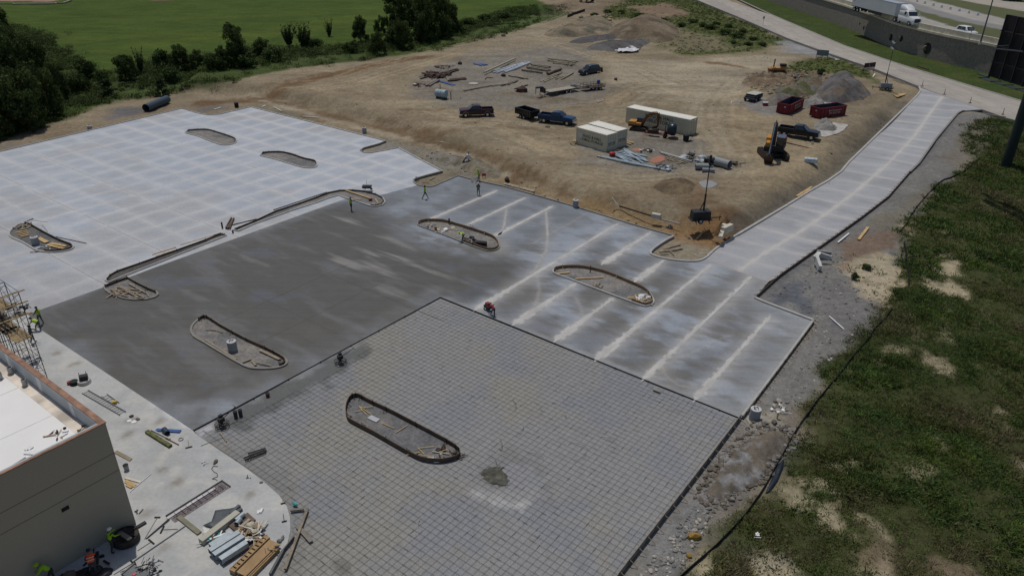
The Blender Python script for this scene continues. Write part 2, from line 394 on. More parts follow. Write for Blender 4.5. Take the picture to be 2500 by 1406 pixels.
for i, (q, c, w, k) in enumerate([
 ([(500, 252), (640, 225), (720, 205), (850, 177), (960, 152), (1050, 138)], RBN, 1.6, .85),
 ([(640, 212), (760, 188), (900, 162), (1000, 145)], RBN, .6, .6),
 ([(600, 236), (700, 262), (800, 288), (900, 315), (1000, 340), (1080, 362), (1150, 385), (1240, 420)], TL, 1.1, .7),
 ([(760, 285), (860, 312), (930, 330)], (.25, .19, .12), 1.8, .5),
 ([(1280, 422), (1360, 450), (1420, 462)], TL, .8, .5),
 ([(1650, 455), (1700, 470), (1720, 490), (1690, 500)], RBN, 2.0, .6),
 ([(1730, 152), (1780, 158), (1815, 166)], RBN, 1.0, .85),
 ([(1740, 560), (1770, 545), (1790, 530)], RBN, 2.6, .85), ([(1700, 570), (1760, 575)], (.22, .13, .06), 3.5, .6),
 ([(1560, 480), (1700, 450), (1760, 470)], (.22, .17, .11), 2.5, .4),
 ([(1800, 568), (1918, 498), (2020, 437), (2068, 392), (2140, 322), (2210, 252)], (.125, .115, .095), 1.4, .7),
 ([(1868, 716), (2048, 580), (2175, 490), (2250, 405), (2345, 292)], (.095, .102, .125), 2.4, .9),
 ([(2250, 405), (2300, 360), (2350, 300)], (.13, .13, .135), 1.8, .6),
 ([(1030, 445), (1100, 430)], (.17, .15, .11), 2.2, .7),
]): paint(q, c, .9, .9, 3, k=k, seed=70 + i, line=w)
rt = random.Random(5)
HAUL = [[(1960, 135), (1850, 165), (1720, 200), (1560, 215), (1480, 250), (1300, 262), (1080, 275), (800, 262)],
  [(1960, 135), (1850, 175), (1780, 230), (1760, 300), (1800, 360), (1790, 430), (1700, 480), (1560, 500)],
  [(1480, 150), (1560, 190), (1650, 220), (1780, 225), (1860, 190)], [(1250, 85), (1330, 100), (1480, 145), (1600, 180), (1750, 190)],
  [(560, 214), (800, 205), (960, 165), (1100, 125), (1350, 60), (1500, 0)], [(1250, 400), (1400, 428), (1560, 445), (1700, 440), (1850, 440), (1960, 400), (2060, 300)],
  [(1000, 250), (1100, 285), (1300, 305), (1400, 312), (1500, 290), (1560, 240)], [(1390, 380), (1300, 360), (1200, 320), (1050, 290)]]
for i in range(46):
 base = HAUL[i % len(HAUL)]; o = rt.uniform(-6, 6)
 pw = [P(a, b)[:2] for a, b in base]
 cur = []
 for j in range(len(pw) - 1):
  for q in range(5):
   t = q / 5; p0 = pw[max(0, j - 1)]; p1 = pw[j]; p2 = pw[j + 1]; p3 = pw[min(len(pw) - 1, j + 2)]
   cur.append(tuple(.5 * ((2 * p1[e]) + (-p0[e] + p2[e]) * t + (2 * p0[e] - 5 * p1[e] + 4 * p2[e] - p3[e]) * t * t + (-p0[e] + 3 * p1[e] - 3 * p2[e] + p3[e]) * t ** 3) for e in (0, 1)))
 a0 = rt.randint(0, len(cur) // 2); cur = cur[a0:a0 + rt.randint(8, 22)]
 if len(cur) < 3: continue
 c = rt.choice([(.20, .145, .085), (.23, .19, .13), TL, (.40, .31, .19)])
 sh = rt.uniform(-1.5, 1.5)
 for s in (-0.9, 0.9):
  off = []
  for j, p in enumerate(cur):
   a = cur[max(0, j - 1)]; b = cur[min(len(cur) - 1, j + 1)]; L = hypot(b[0] - a[0], b[1] - a[1]) + 1e-9
   k = o + s + sh * j / len(cur)
   off.append((p[0] - (b[1] - a[1]) / L * k, p[1] + (b[0] - a[0]) / L * k))
  paint(off, c, .35, .25, 2, k=rt.uniform(.3, .75), seed=100 + i, line=.3, px=False)
paint([(560, 222), (640, 236), (800, 264), (1000, 302), (1130, 342), (1250, 402), (1420, 455), (1410, 492), (1250, 440), (1120, 380), (1000, 338), (850, 298), (640, 250)], (.155, .105, .06), 1.0, 1.6, 3, k=.85, seed=90)  # bank face painted darker brown: slope turned from the sun, shade in the colour
paint([(640, 247), (760, 282), (900, 318), (1000, 344), (1080, 366), (1150, 390), (1240, 424)], TL, .5, .5, 3, k=.8, seed=91, line=.45)
for i in range(26):
 a = 1000 + i * 16 + rt.uniform(-6, 6); b = 300 + (a - 1000) * .36
 paint([(a, b), (a - 26, b + 30)], rt.choice([(.12, .08, .045), (.21, .155, .09)]), .3, .3, 2, k=.6, seed=300 + i, line=.22)
for i in range(150):
 a, b = rt.uniform(650, 1850), 0
 b = 150 + (a - 650) * .12 + rt.uniform(0, 170); c_ = rt.choice([(.15, .10, .055), (.18, .14, .09), (.29, .24, .16), (.13, .10, .07)])
 paint([(a, b), (a + rt.uniform(20, 90), b + rt.uniform(-8, 14))], c_, .5, .9, 1.6, k=rt.uniform(.25, .6), seed=330 + i, line=rt.uniform(.1, .8))
dirt = (GM < .3)
stz = fbm(X * .22 + .04 * Y, Y * .9, 2.2, 4, 95); C *= (1 + dirt * (stz - .5) * .5)[:, None]
paint([(1500, 1440), (1512, 1402), (1660, 1212), (1809, 1020), (1900, 898), (1985, 783), (1865, 738), (1843, 728), (1905, 672), (2048, 571), (2169, 481), (2244, 398), (2338, 277), (2420, 275), (2400, 330), (2330, 430), (2260, 520), (2200, 640), (2150, 760), (2080, 860), (1950, 1000), (1920, 1130), (1700, 1330), (1640, 1440)], (.18, .175, .165), 1, .8, 4, seed=14)
WEEDS = [(1560, 1640), (1650, 1420), (1700, 1335), (1712, 1295), (1760, 1262), (1830, 1222), (1875, 1192), (1905, 1140), (1945, 1050), (1935, 980), (1985, 930), (2045, 868), (2112, 832), (2092, 790), (2140, 745), (2150, 700), (2190, 650), (2212, 600), (2195, 572), (2225, 530), (2262, 470), (2320, 430), (2372, 392), (2345, 330), (2380, 296), (2440, 292), (2560, 315), (3600, 500), (5000, 1700)]
wp = PW(WEEDS[:-2]) + [(150, 100), (160, -30), (30, -30)]
paint(wp, (.055, .062, .024), 1.0, 1.5, 4, seed=15, green=1.0, px=False)
for i, (q, c, k) in enumerate([
 ([(2060, 652), (2110, 622), (2160, 612), (2200, 640), (2213, 690), (2150, 722), (2170, 750), (2145, 752), (2110, 712), (2080, 690)], SND, 1),
 ([(2080, 676), (2120, 672), (2134, 686), (2108, 700)], (.19, .155, .10), 1),
 ([(2235, 678), (2290, 692), (2312, 640), (2318, 620), (2338, 635), (2330, 692), (2356, 710), (2350, 732), (2300, 726), (2250, 702)], SND, .95),
 ([(2262, 640), (2275, 635), (2268, 668), (2258, 668)], SND, .8), ([(2205, 560), (2240, 530), (2236, 545), (2215, 572)], SND, .8),
 ([(2270, 566), (2330, 552), (2350, 560), (2300, 575)], STRAW, .7), ([(2330, 580), (2360, 580), (2350, 592)], STRAW, .6),
 ([(1905, 1172), (2010, 1222), (2062, 1280), (2072, 1304), (2040, 1296), (2000, 1262), (1930, 1215), (1895, 1190)], STRAW, .9),
 ([(1925, 1145), (2000, 1170), (2060, 1205), (2120, 1250), (2170, 1285), (2180, 1310), (2140, 1300), (2050, 1232), (1980, 1198)], STRAW, .85),
 ([(2030, 1230), (2052, 1228), (2040, 1252), (2022, 1250)], SND, .8),
 ([(2100, 1340), (2160, 1300), (2185, 1345), (2205, 1440), (2120, 1440)], BRN, .9), ([(2110, 1370), (2170, 1365), (2180, 1420), (2130, 1430)], SND, .7),
 ([(2218, 848), (2270, 865), (2312, 888), (2318, 918), (2296, 908), (2240, 872)], STRAW, .95), ([(2150, 845), (2190, 840), (2180, 885), (2150, 890)], STRAW, .55),
 ([(2225, 770), (2240, 765), (2236, 830), (2225, 830)], STRAW, .55), ([(2295, 750), (2312, 752), (2304, 830), (2292, 820)], STRAW, .45),
 ([(2436, 1004), (2448, 1002), (2470, 1044), (2456, 1050)], SND, .9), ([(2480, 1132), (2520, 1150), (2520, 1170)], SND, .9),
 ([(2270, 1378), (2340, 1372), (2420, 1420), (2300, 1430)], BRN, .9), ([(1840, 1375), (1900, 1370), (1930, 1430), (1840, 1440)], STRAW, .95),
 ([(1712, 1300), (1735, 1340), (1722, 1385), (1704, 1340)], STRAW, .9), ([(2036, 1112), (2080, 1118), (2075, 1138), (2048, 1132)], STRAW, .8),
 ([(2200, 1120), (2270, 1150), (2280, 1180), (2240, 1190), (2205, 1150)], STRAW, .6), ([(2280, 1075), (2300, 1080), (2300, 1100), (2285, 1095)], STRAW, .5),
 ([(2150, 1370), (2180, 1290), (2160, 1260)], BRN, .4),
]): paint(q, c, .5, 1.25, 1.8, k=k * .85, seed=150 + i, green=.12)
for i, (q, c, k) in enumerate([
 ([(1875, 738), (1900, 700), (1960, 690), (1990, 745), (1985, 775), (1930, 755)], (.10, .108, .128), .9),
 ([(1930, 678), (1990, 672), (2050, 700), (2140, 745), (2120, 800), (2060, 850), (2010, 800), (2000, 730)], (.165, .16, .16), .7),
 ([(2060, 590), (2130, 565), (2200, 560), (2190, 610), (2110, 625), (2060, 650)], (.19, .13, .09), .8),
 ([(2110, 540), (2200, 500), (2260, 450), (2290, 470), (2220, 530), (2150, 570)], (.17, .155, .12), .8),
 ([(2300, 380), (2380, 300), (2440, 300), (2420, 340), (2340, 420)], (.17, .15, .12), .8),
 ([(1930, 745), (1990, 775), (1970, 782), (1900, 752)], (.30, .29, .26), .6),
 ([(1870, 985), (1930, 1010), (1960, 1060), (1900, 1150), (1820, 1130), (1790, 1090), (1830, 1040)], (.165, .14, .115), .85),
 ([(1700, 1140), (1780, 1095), (1830, 1130), (1840, 1190), (1740, 1260), (1690, 1210)], (.15, .13, .11), .7),
 ([(1745, 1115), (1800, 1095), (1830, 1140), (1790, 1150)], (.34, .34, .36), .7),
 ([(1840, 1020), (1880, 1010), (1880, 1040), (1840, 1045)], (.30, .28, .23), .9),
]): paint(q, c, .8, .9, 2.5, k=k, seed=190 + i)
paint(RB_PX, RB_G, .25, .1, 3, seed=16)
paint(RB_PX, (.27, .25, .22), 3, 6, 7, k=.35, seed=17)
paint(RB_PX, (.19, .205, .225), 3, 7, 5, k=.35, seed=27)
paint([(478, 1048), (640, 962), (760, 898), (880, 838), (905, 850), (820, 925), (720, 975), (620, 1020), (540, 1060)], (.13, .135, .135), .8, 1.2, 2.5, k=.85, seed=18)
paint([(478, 1050), (540, 1020), (520, 1045), (490, 1062)], (.42, .42, .45), .2, .3, 1.5, k=.7, seed=19)
paint([(1160, 1180), (1230, 1210), (1290, 1190), (1260, 1240), (1190, 1230)], (.38, .38, .38), .5, 1.0, 1.2, k=.7, seed=20)
paint([(1240, 1140), (1300, 1150), (1320, 1200), (1280, 1215)], (.33, .34, .36), .5, 1.0, 1.5, k=.6, seed=21)
paint([(1180, 1130), (1240, 1120), (1330, 1160), (1340, 1230), (1200, 1240), (1150, 1190)], (.15, .15, .15), .8, 1.4, 1.5, k=.35, seed=22)
rough = fbm(X, Y, 1.6, 3, 5) - .5
big = fbm(X, Y, 14, 3, 9) - .5
Z = hraw(X, Y)
out = np.ones(len(X), bool)
und = np.zeros(len(X))
for q in (W_P, D_P, DR_P, AP_P, RB_P):
 und = np.maximum(und, sstep(1.3, .25, sdpoly(X, Y, q)))
flat = np.maximum(und, sstep(.8, 0, sdpoly(X, Y, RB_P)))
roadm = sstep(3.0, 0, sdpoly(X, Y, ROADP))
flat2 = np.maximum(flat, roadm)
Z = Z + (rough * .34 + big * .5) * (1 - flat2) * (1 + 1.2 * sstep(.5, 1, GM))
for q, a in (([(1000, 312), (1120, 352), (1240, 418), (1330, 448), (1240, 445), (1060, 380), (960, 335)], .7), ([(1820, 182), (2000, 175), (2130, 240), (1990, 262), (1830, 212)], 1.2), ([(1700, 1140), (1870, 985), (1960, 1060), (1900, 1160), (1740, 1260)], .7), ([(560, 245), (720, 205), (1030, 138), (1050, 128), (700, 195), (540, 232)], .9)):
 Z += sstep(1, -1, sdpoly(X, Y, PW(q))) * (fbm(X, Y, 1.3, 3, 77) - .35) * a * (1 - flat2)
Z = Z - .2 * und - .5 * roadm
jj, ii = np.meshgrid(np.arange(NY - 1), np.arange(NX - 1), indexing='ij')
a = (jj * NX + ii).ravel()
F = np.stack([a, a + 1, a + NX + 1, a + NX], 1)
gmat = vmat("ground_surface", layers=((14, .12), (4, .10), (.6, .20), (.14, .2)), bump=.10, bscale=2.4, rough=.95, spec=.12)
ground = link("ground", npmesh("ground", np.stack([X, Y, Z], 1), F, C, [gmat], smooth=True))
struct(ground)
_ZG = Z.reshape(NY, NX)
def zgrid(x, y):
 """height of the finished ground sheet"""
 x = np.asarray(x, float); y = np.asarray(y, float)
 i = np.clip(np.searchsorted(xs, x) - 1, 0, NX - 2); j = np.clip(np.searchsorted(ys, y) - 1, 0, NY - 2)
 fx = np.clip((x - xs[i]) / (xs[i + 1] - xs[i]), 0, 1); fy = np.clip((y - ys[j]) / (ys[j + 1] - ys[j]), 0, 1)
 return (_ZG[j, i] * (1 - fx) + _ZG[j, i + 1] * fx) * (1 - fy) + (_ZG[j + 1, i] * (1 - fx) + _ZG[j + 1, i + 1] * fx) * fy
def height(x, y):
 for q in (W_P, D_P, DR_P, AP_P, RB_P, ROADP):
  if q is ROADP and y < 90: continue
  if sdpoly(np.array([x]), np.array([y]), q)[0] < .35: return float(hraw(np.array([x]), np.array([y]))[0])
 return float(zgrid(x, y))
def smooth_path(pts, closed=True, k=4):
 n = len(pts); o = []
 rng = range(n) if closed else range(n - 1)
 for j in rng:
  g = (lambda i: pts[i % n]) if closed else (lambda i: pts[min(max(i, 0), n - 1)])
  p0, p1, p2, p3 = g(j - 1), g(j), g(j + 1), g(j + 2)
  for q in range(k):
   t = q / k
   o.append(tuple(.5 * ((2 * p1[e]) + (-p0[e] + p2[e]) * t + (2 * p0[e] - 5 * p1[e] + 4 * p2[e] - p3[e]) * t * t + (-p0[e] + 3 * p1[e] - 3 * p2[e] + p3[e]) * t ** 3) for e in (0, 1)))
 if not closed: o.append(pts[-1])
 return o
def cdt(poly, step, ang=None):
 """fills a polygon with a regular triangulated grid"""
 B = []
 n = len(poly)
 for i in range(n):
  a, b = poly[i], poly[(i + 1) % n]; L = hypot(b[0] - a[0], b[1] - a[1]); k = max(1, int(L / (step * 1.6)))
  B += [(a[0] + (b[0] - a[0]) * t / k, a[1] + (b[1] - a[1]) * t / k) for t in range(k)]
 us = np.array([W2UV(*p) for p in poly])
 gu, gv = np.meshgrid(np.arange(us[:, 0].min(), us[:, 0].max(), step), np.arange(us[:, 1].min(), us[:, 1].max(), step))
 gx, gy = UV2W(gu.ravel(), gv.ravel())
 k = sdpoly(gx, gy, poly) < -step * .45
 pts = [Vector(p) for p in B] + [Vector((p, q)) for p, q in zip(gx[k], gy[k])]
 nb = len(B)
 r = delaunay_2d_cdt(pts, [(i, (i + 1) % nb) for i in range(nb)], [list(range(nb))], 1, 1e-4)
 V = np.array([(v.x, v.y) for v in r[0]]); Fs = np.array([list(f) for f in r[2] if len(f) == 3])
 return V, Fs, B
def slab(name, poly, step, painter, material, lift=0.0, skirt=.3):
 V, Fs, B = cdt(poly, step)
 p = V[Fs]; cr = (p[:, 1, 0] - p[:, 0, 0]) * (p[:, 2, 1] - p[:, 0, 1]) - (p[:, 1, 1] - p[:, 0, 1]) * (p[:, 2, 0] - p[:, 0, 0])
 Fs[cr < 0] = Fs[cr < 0][:, ::-1]
 Cc = painter(V[:, 0], V[:, 1])
 z = hraw(V[:, 0], V[:, 1]) + lift
 VV = np.column_stack([V, z])
 B = np.array(B); zb = hraw(B[:, 0], B[:, 1]) + lift; n0 = len(VV); nb = len(B)
 SK = np.vstack([np.column_stack([B, zb]), np.column_stack([B, zb - skirt])])
 i = np.arange(nb); j = (i + 1) % nb
 area = sum(B[k][0] * B[(k + 1) % nb][1] - B[(k + 1) % nb][0] * B[k][1] for k in range(nb))
 if area < 0: i, j = j, i
 SF = np.vstack([np.stack([n0 + i, n0 + nb + i, n0 + j], 1), np.stack([n0 + j, n0 + nb + i, n0 + nb + j], 1)])
 cols = np.vstack([Cc, np.full((2 * nb, 3), .26)])
 o = link(name, npmesh(name, np.vstack([VV, SK]), np.vstack([Fs, SF]), cols, [material]))
 return struct(o)
def lerp(c, col, w):
 w = w[:, None]; return c * (1 - w) + np.array(col) * w
def gl(d, w): return np.exp(-(d / w) ** 2)
def p_white(x, y):
 u, v = W2UV(x, y)
 wu = u + (fbm(x, y, 3, 2, 1) - .5) * .5; wv = v + (fbm(x, y, 3, 2, 2) - .5) * .5
 near = lambda t, L: np.min(np.abs(t[:, None] - np.array(L)[None]), 1)
 su = near(wu, [12.5, 16.4, 20.3, 24.2, 28.1, 32.0, 35.9, 39.6, 43.4, 47.3, 51.4, 55.4, 59.8, 64.1, 68.15, 72.4, 76.6, 81.0])
 sv = near(wv, [52, 57, 62, 66, 70.1, 74.1, 78.1, 82, 86, 89.9, 93.9, 97.7, 101.6, 105.9, 110, 114.4, 118.5, 122.6, 126.7, 131, 135, 139])
 c = np.empty((len(x), 3)); c[:] = (.41, .44, .487)
 cell = vnoise(np.floor((u + 100) / 4.1) * 7.3, np.floor((v + 100) / 4.0) * 5.1, 1.0, 9)
 c *= (1 + (cell - .5) * .12)[:, None]
 c = lerp(c, (.355, .39, .445), sstep(.3, 1.3, np.minimum(su, sv)) * (.1 + 1.0 * fbm(x, y, 9, 3, 3)))
 c = lerp(c, (.37, .37, .375), sstep(.5, .68, fbm(x, y, 11, 4, 14)) * .6)
 c = lerp(c, (.54, .54, .545), np.maximum(gl(su, .2), .45 * gl(su, .6)) * (.5 + .6 * vnoise(x, y, 7, 4)) * np.where(u > 56, 1, .75))
 c = lerp(c, (.54, .54, .545), np.maximum(gl(sv, .2), .45 * gl(sv, .6)) * (.35 + .75 * vnoise(x, y, 7, 5)) * np.where(u > 56, 1, .75))
 lo = sstep(34, 22, u) * 1.0
 c = lerp(c, (.30, .285, .27), lo * .65 * fbm(x, y, 4, 3, 6))
 st = fbm(u * .18, v * 1.9, 1.2, 4, 8)
 c *= (1 + (st - .5) * .14)[:, None]
 c = lerp(c, (.50, .54, .60), sstep(.62, .8, fbm(x, y, 9, 3, 12)) * .35)
 gut = sdline(x, y, PW([(300, 700), (560, 600), (846, 494)]))
 c = lerp(c, (.47, .46, .43), sstep(2.4, .8, gut) * .8)
 return c
DUST_U = [(38.95, 47, 74), (34.45, 47, 57.5), (34.6, 63, 74), (29.86, 47, 57), (29.86, 61.5, 68), (25.4, 46.5, 70), (20.9, 46.3, 70), (16.4, 46.3, 63)]
DUST_T = [(43.48, 0, 0)]
def p_dark(x, y):
 u, v = W2UV(x, y)
 st = fbm(u * .9, v * .28, .8, 4, 21); st2 = fbm(u * .35, v * .2, 1, 5, 22); blot = fbm(x, y, 5, 4, 23)
 c = np.empty((len(x), 3)); c[:] = (.165, .178, .198)
 c = lerp(c, (.31, .345, .40), sstep(.48, .66, st2 * .6 + blot * .4) * .75)
 c = lerp(c, (.125, .118, .108), sstep(.52, .36, blot * .5 + st * .5) * .8)
 right = sstep(17, 12, v); c = lerp(c, (.31, .32, .325), right * .6)
 rim = sstep(56, 68, u) * sstep(30, 18, v); c = lerp(c, (.30, .31, .32), rim * .5)
 dk = PW([(68, 767), (850, 482), (905, 505), (965, 560), (1040, 612), (1140, 628), (1215, 635), (1245, 672), (1165, 745), (1075, 725), (470, 1050), (94, 801)])
 d = sdpoly(x, y, dk) + (fbm(u * .25, v, 6, 3, 24) - .5) * 9
 w = sstep(2.2, -2.2, d)
 dc = np.empty((len(x), 3)); dc[:] = (.083, .080, .074)
 dc = lerp(dc, (.125, .125, .128), sstep(.5, .75, fbm(u * .5, v * .1, .7, 4, 25)) * .8)
 dc = lerp(dc, (.095, .108, .135), sstep(.6, .78, fbm(x, y, 3.5, 4, 26)) * .6)
 dc = lerp(dc, (.25, .245, .23), sstep(.60, .8, fbm(u * .9, v * .14, 1.3, 4, 27)) * sstep(26, 4, np.hypot(u - 54, v - 58)) * .75)
 c = c * (1 - w[:, None]) + dc * w[:, None]
 mid = sstep(56, 62, u) * sstep(40, 46, v); c = lerp(c, (.15, .165, .185), mid * .6 * (.4 + fbm(u * .3, v * .5, 2, 3, 28)))
 jag = (vnoise(u, v * 0 + 3, .5, 31) - .5) * .5 + (vnoise(u, u * 0, .14, 32) - .5) * .25
 def dust(c, vc, u0, u1, s=1.0):
  e = sstep(u0 - .5, u0 + .8, u) * sstep(u1 + .6, u1 - .6, u)
  wid = (.15 + (.42 if vc > 24 else .26) * sstep(u0 + 9, u0, u)) * s
  dd = v - vc
  core = sstep(wid + jag * .5, wid * .75 + jag * .45, np.abs(dd - .15 * s))
  halo = gl(dd, .9 * s) * .4
  return lerp(c, (.50, .485, .465), np.maximum(core * .92, halo) * e)
 for vc, u0, u1 in DUST_U: c = dust(c, vc, u0, u1)
 for a, b, s in [((1048, 536), (1217, 465), .6), ((1142, 550), (1285, 482), .6), ((1208, 578), (1352, 502), .6)]:
  A = W2UV(*G(*a)); B = W2UV(*G(*b)); c = dust(c, (A[1] + B[1]) / 2, A[0], B[0], s)
 R4 = lambda q: [(950 + a / 2.268, 400 + b / 2.268) for a, b in q]
 for q, k, wd in [([(650, 250), (642, 300), (630, 360), (600, 400)], .6, .22), ([(868, 262), (876, 400), (868, 480), (835, 550), (790, 610)], .55, .22), ([(815, 600), (832, 700), (815, 770), (780, 810)], .4, .3),
      ([(1900, 945), (1800, 980), (1690, 1040), (1560, 1090)], .3, .15), ([(1510, 1120), (1530, 1170), (1600, 1225), (1730, 1250)], .45, .2), ([(1030, 740), (1060, 790), (1070, 840)], .35, .3),
      ([(1080, 280), (1000, 330), (880, 390), (800, 440)], .3, .18)]:
  dd = sdline(x, y, PW(R4(q))); c = lerp(c, (.42, .40, .37), np.maximum(sstep(wd * (1 + jag), wd * (1 + jag) * .4, dd), gl(dd, .8) * .35) * k)
 isl = sdline(x, y, PW([(1120, 560), (1215, 590), (1222, 610)])); c = lerp(c, (.34, .33, .31), gl(isl, 1.2) * .5)
 c = lerp(c, (.27, .26, .24), gl(sdline(x, y, PW([(1240, 860), (1500, 965)])), .01) * .5)
 e = np.minimum(np.abs(sdpoly(x, y, D_P)), 9); c = lerp(c, (.33, .33, .32), sstep(.9, .1, e) * sstep(44, 40, v) * .45)
 return c
DRV = ([70, 77, 84.5, 93, 102.5, 120, 140, 165, 175], [22.6, 21.97, 20.9, 20.1, 19.4, 18.8, 18.9, 19.6, 19.8])
def p_drive(x, y):
 u, v = W2UV(x, y)
 c = np.empty((len(x), 3)); c[:] = (.34, .35, .375)
 st = fbm(u * 1.2, v * .13, .9, 4, 41); st2 = fbm(u * .35, v * .1, .8, 4, 42)
 c = lerp(c, (.26, .268, .28), sstep(.5, .68, st2) * .6)
 c = lerp(c, (.42, .45, .50), sstep(.58, .8, st) * .5)
 cen = np.interp(u, *DRV); c = lerp(c, (.52, .50, .47), np.maximum(sstep(.34, .16, np.abs(v - cen)), gl(v - cen, .8) * .4) * .85)
 su = np.abs((u + (vnoise(x, y, 2, 43) - .5) * .5 - 88.1 + 2.42) % 4.85 - 2.42)
 c = lerp(c, (.50, .48, .45), np.maximum(gl(su, .26), .4 * gl(su, .8)) * .85 * (.5 + .7 * vnoise(x, y, 5, 44)))
 c = lerp(c, (.36, .34, .32), sstep(.9, .1, np.abs(sdpoly(x, y, DR_P))) * .5)
 return c
def p_apron(x, y):
 u, v = W2UV(x, y)
 c = np.empty((len(x), 3)); c[:] = (.45, .455, .45)
 c = lerp(c, (.36, .37, .375), sstep(.42, .62, fbm(x, y, 4, 4, 51)) * .7)
 c = lerp(c, (.52, .51, .47), sstep(.55, .7, fbm(x, y, 1.6, 4, 52)) * .6)
 for i, (a, b) in enumerate([(141, 862), (181, 891), (316, 1027), (392, 1028), (398, 1145), (314, 1059), (610, 1206), (430, 1178), (400, 1335), (650, 1165), (355, 1255), (560, 1315)]):
  gx, gy = G(a, b); dd = np.hypot((u - W2UV(gx, gy)[0]) * .8, (v - W2UV(gx, gy)[1]) * 1.1)
  c = lerp(c, (.20, .175, .14), gl(dd + (vnoise(x, y, .4, 60 + i) - .5) * .4, .34) * .75)
 for q in (20.0, 24.6, 15.4): c = lerp(c, (.33, .33, .33), gl(v - q, .10) * .5)
 c = lerp(c, (.33, .33, .33), gl(u - 27.0, .10) * .4)
 c = lerp(c, (.62, .62, .62), gl(sdline(x, y, PW([(365, 983), (470, 1052)])), .18) * .8 * sstep(.45, .6, vnoise(x, y, .5, 55)))
 return c
smw = vmat("cured_concrete", layers=((1.4, .05), (.25, .07)), bump=.004, bscale=8, rough=.75, spec=.3, stretch=0.0, streak=.05)
smd = vmat("fresh_concrete", layers=((1.4, .08), (.25, .07)), bump=.004, bscale=8, rough=.6, spec=.4, stretch=R_(90), streak=.12)
slab("parking_lot", W_P, .26, p_white, smw)
slab("parking_lot", D_P, .2, p_dark, smd, lift=.004)
slab("driveway", DR_P, .3, p_drive, smw, lift=.008)
def p_stone(x, y):
 c = np.empty((len(x), 3)); c[:] = (.265, .265, .265)
 c = lerp(c, (.285, .27, .235), sstep(.48, .66, fbm(x, y, 6, 4, 402)) * .6)
 c = lerp(c, (.225, .24, .27), sstep(.5, .68, fbm(x, y, 5, 4, 403)) * .6)
 k1 = vnoise(np.floor((x * CT + y * ST) / .457) * 3.1, np.floor((-x * ST + y * CT) / .457) * 5.7, 1.0, 404); c *= (1 + (k1 - .5) * .10)[:, None]
 def bl(pts, col, soft, amp, k, sd):
  w = sstep(soft, -soft, sdpoly(x, y, PW(pts)) + (fbm(x, y, 1.6, 4, sd) - .5) * 3.2 * amp) * k; return lerp(c, col, w)
 c = bl([(478, 1048), (640, 962), (760, 898), (880, 838), (905, 850), (820, 922), (720, 972), (620, 1018), (540, 1058)], (.115, .122, .118), .6, 1.0, .85, 405)
 c = bl([(478, 1050), (530, 1024), (520, 1045), (490, 1062)], (.5, .5, .54), .2, .4, .8, 406)
 c = bl([(1150, 1200), (1200, 1200), (1290, 1185), (1270, 1245), (1190, 1235)], (.42, .42, .42), .4, .9, .8, 407)
 c = bl([(1240, 1130), (1300, 1150), (1330, 1200), (1280, 1215), (1245, 1180)], (.36, .37, .40), .4, .9, .7, 408)
 c = bl([(1250, 1225), (1290, 1225), (1275, 1245)], (.5, .5, .48), .2, .5, .8, 409)
 c = bl([(1160, 1130), (1240, 1110), (1340, 1150), (1350, 1230), (1180, 1210)], (.17, .17, .17), .6, 1.5, .4, 410)
 c = bl([(820, 1370), (860, 1370), (850, 1400), (825, 1400)], (.14, .14, .13), .2, .6, .6, 411)
 c = bl([(520, 1080), (700, 1170), (760, 1400), (700, 1420), (720, 1260), (600, 1140)], (.21, .205, .19), .8, 1.0, .6, 412)
 return c
def ribbon_sheet(pts, wl, wr, seed, V, F, Cc, z=.012, col=(.47, .46, .44), jag=.11):
 s_ = 0; n0 = len(V); L = plen2(pts); n = int(L / .11)
 for i in range(n + 1):
  t = i / n * L; a = along2(pts, t); b = along2(pts, t + .05); c0 = along2(pts, max(0, t - .05)); dx, dy = b[0] - c0[0], b[1] - c0[1]; q = hypot(dx, dy) + 1e-9; nx, ny = -dy / q, dx / q
  e = min(1, t / .8, (L - t) / .6); e = max(e, .03)
  j = (float(vnoise(t, seed, .45, seed)) - .5) * 2 * jag + (float(vnoise(t, seed, .13, seed + 1)) - .5) * jag
  lw = (wl[0] + (wl[1] - wl[0]) * i / n + max(j, -wl[1] * .6)) * e; rw_ = (wr + j * .2) * e
  V += [(a[0] + nx * lw, a[1] + ny * lw, z), (a[0] - nx * rw_, a[1] - ny * rw_, z)]; k = .88 + .24 * float(vnoise(t, seed, 1.2, seed + 2)); Cc += [tuple(v * k for v in col)] * 2
  if i: m_ = n0 + 2 * i; F.append((m_ - 2, m_ - 1, m_ + 1, m_))
def plen2(p): return sum(hypot(b[0] - a[0], b[1] - a[1]) for a, b in zip(p[:-1], p[1:]))
def along2(p, s_):
 for a, b in zip(p[:-1], p[1:]):
  L = hypot(b[0] - a[0], b[1] - a[1])
  if s_ <= L: return (a[0] + (b[0] - a[0]) * s_ / L, a[1] + (b[1] - a[1]) * s_ / L)
  s_ -= L
 return p[-1]
RV, RF, RC = [], [], []
for i, (vc, u0, u1) in enumerate(DUST_U): ribbon_sheet([UV2W(u0 - .6, vc + .1), UV2W(u1, vc + .1)], ((.36, .12) if vc > 24 else (.24, .10)), .11, 600 + i, RV, RF, RC)
for i, (a, b) in enumerate([((1048, 536), (1217, 465)), ((1142, 550), (1285, 482)), ((1208, 578), (1352, 502))]): ribbon_sheet([G(*a), G(*b)], (.2, .2), .16, 620 + i, RV, RF, RC)
for i, q in enumerate([[(650, 250), (642, 300), (630, 360), (600, 400)], [(868, 262), (876, 400), (868, 480), (835, 550), (790, 610)]]): ribbon_sheet([p for p in smooth_path(PW([(950 + a / 2.268, 400 + b / 2.268) for a, b in q]), False)], (.12, .2), .1, 630 + i, RV, RF, RC, col=(.36, .355, .345), jag=.08)
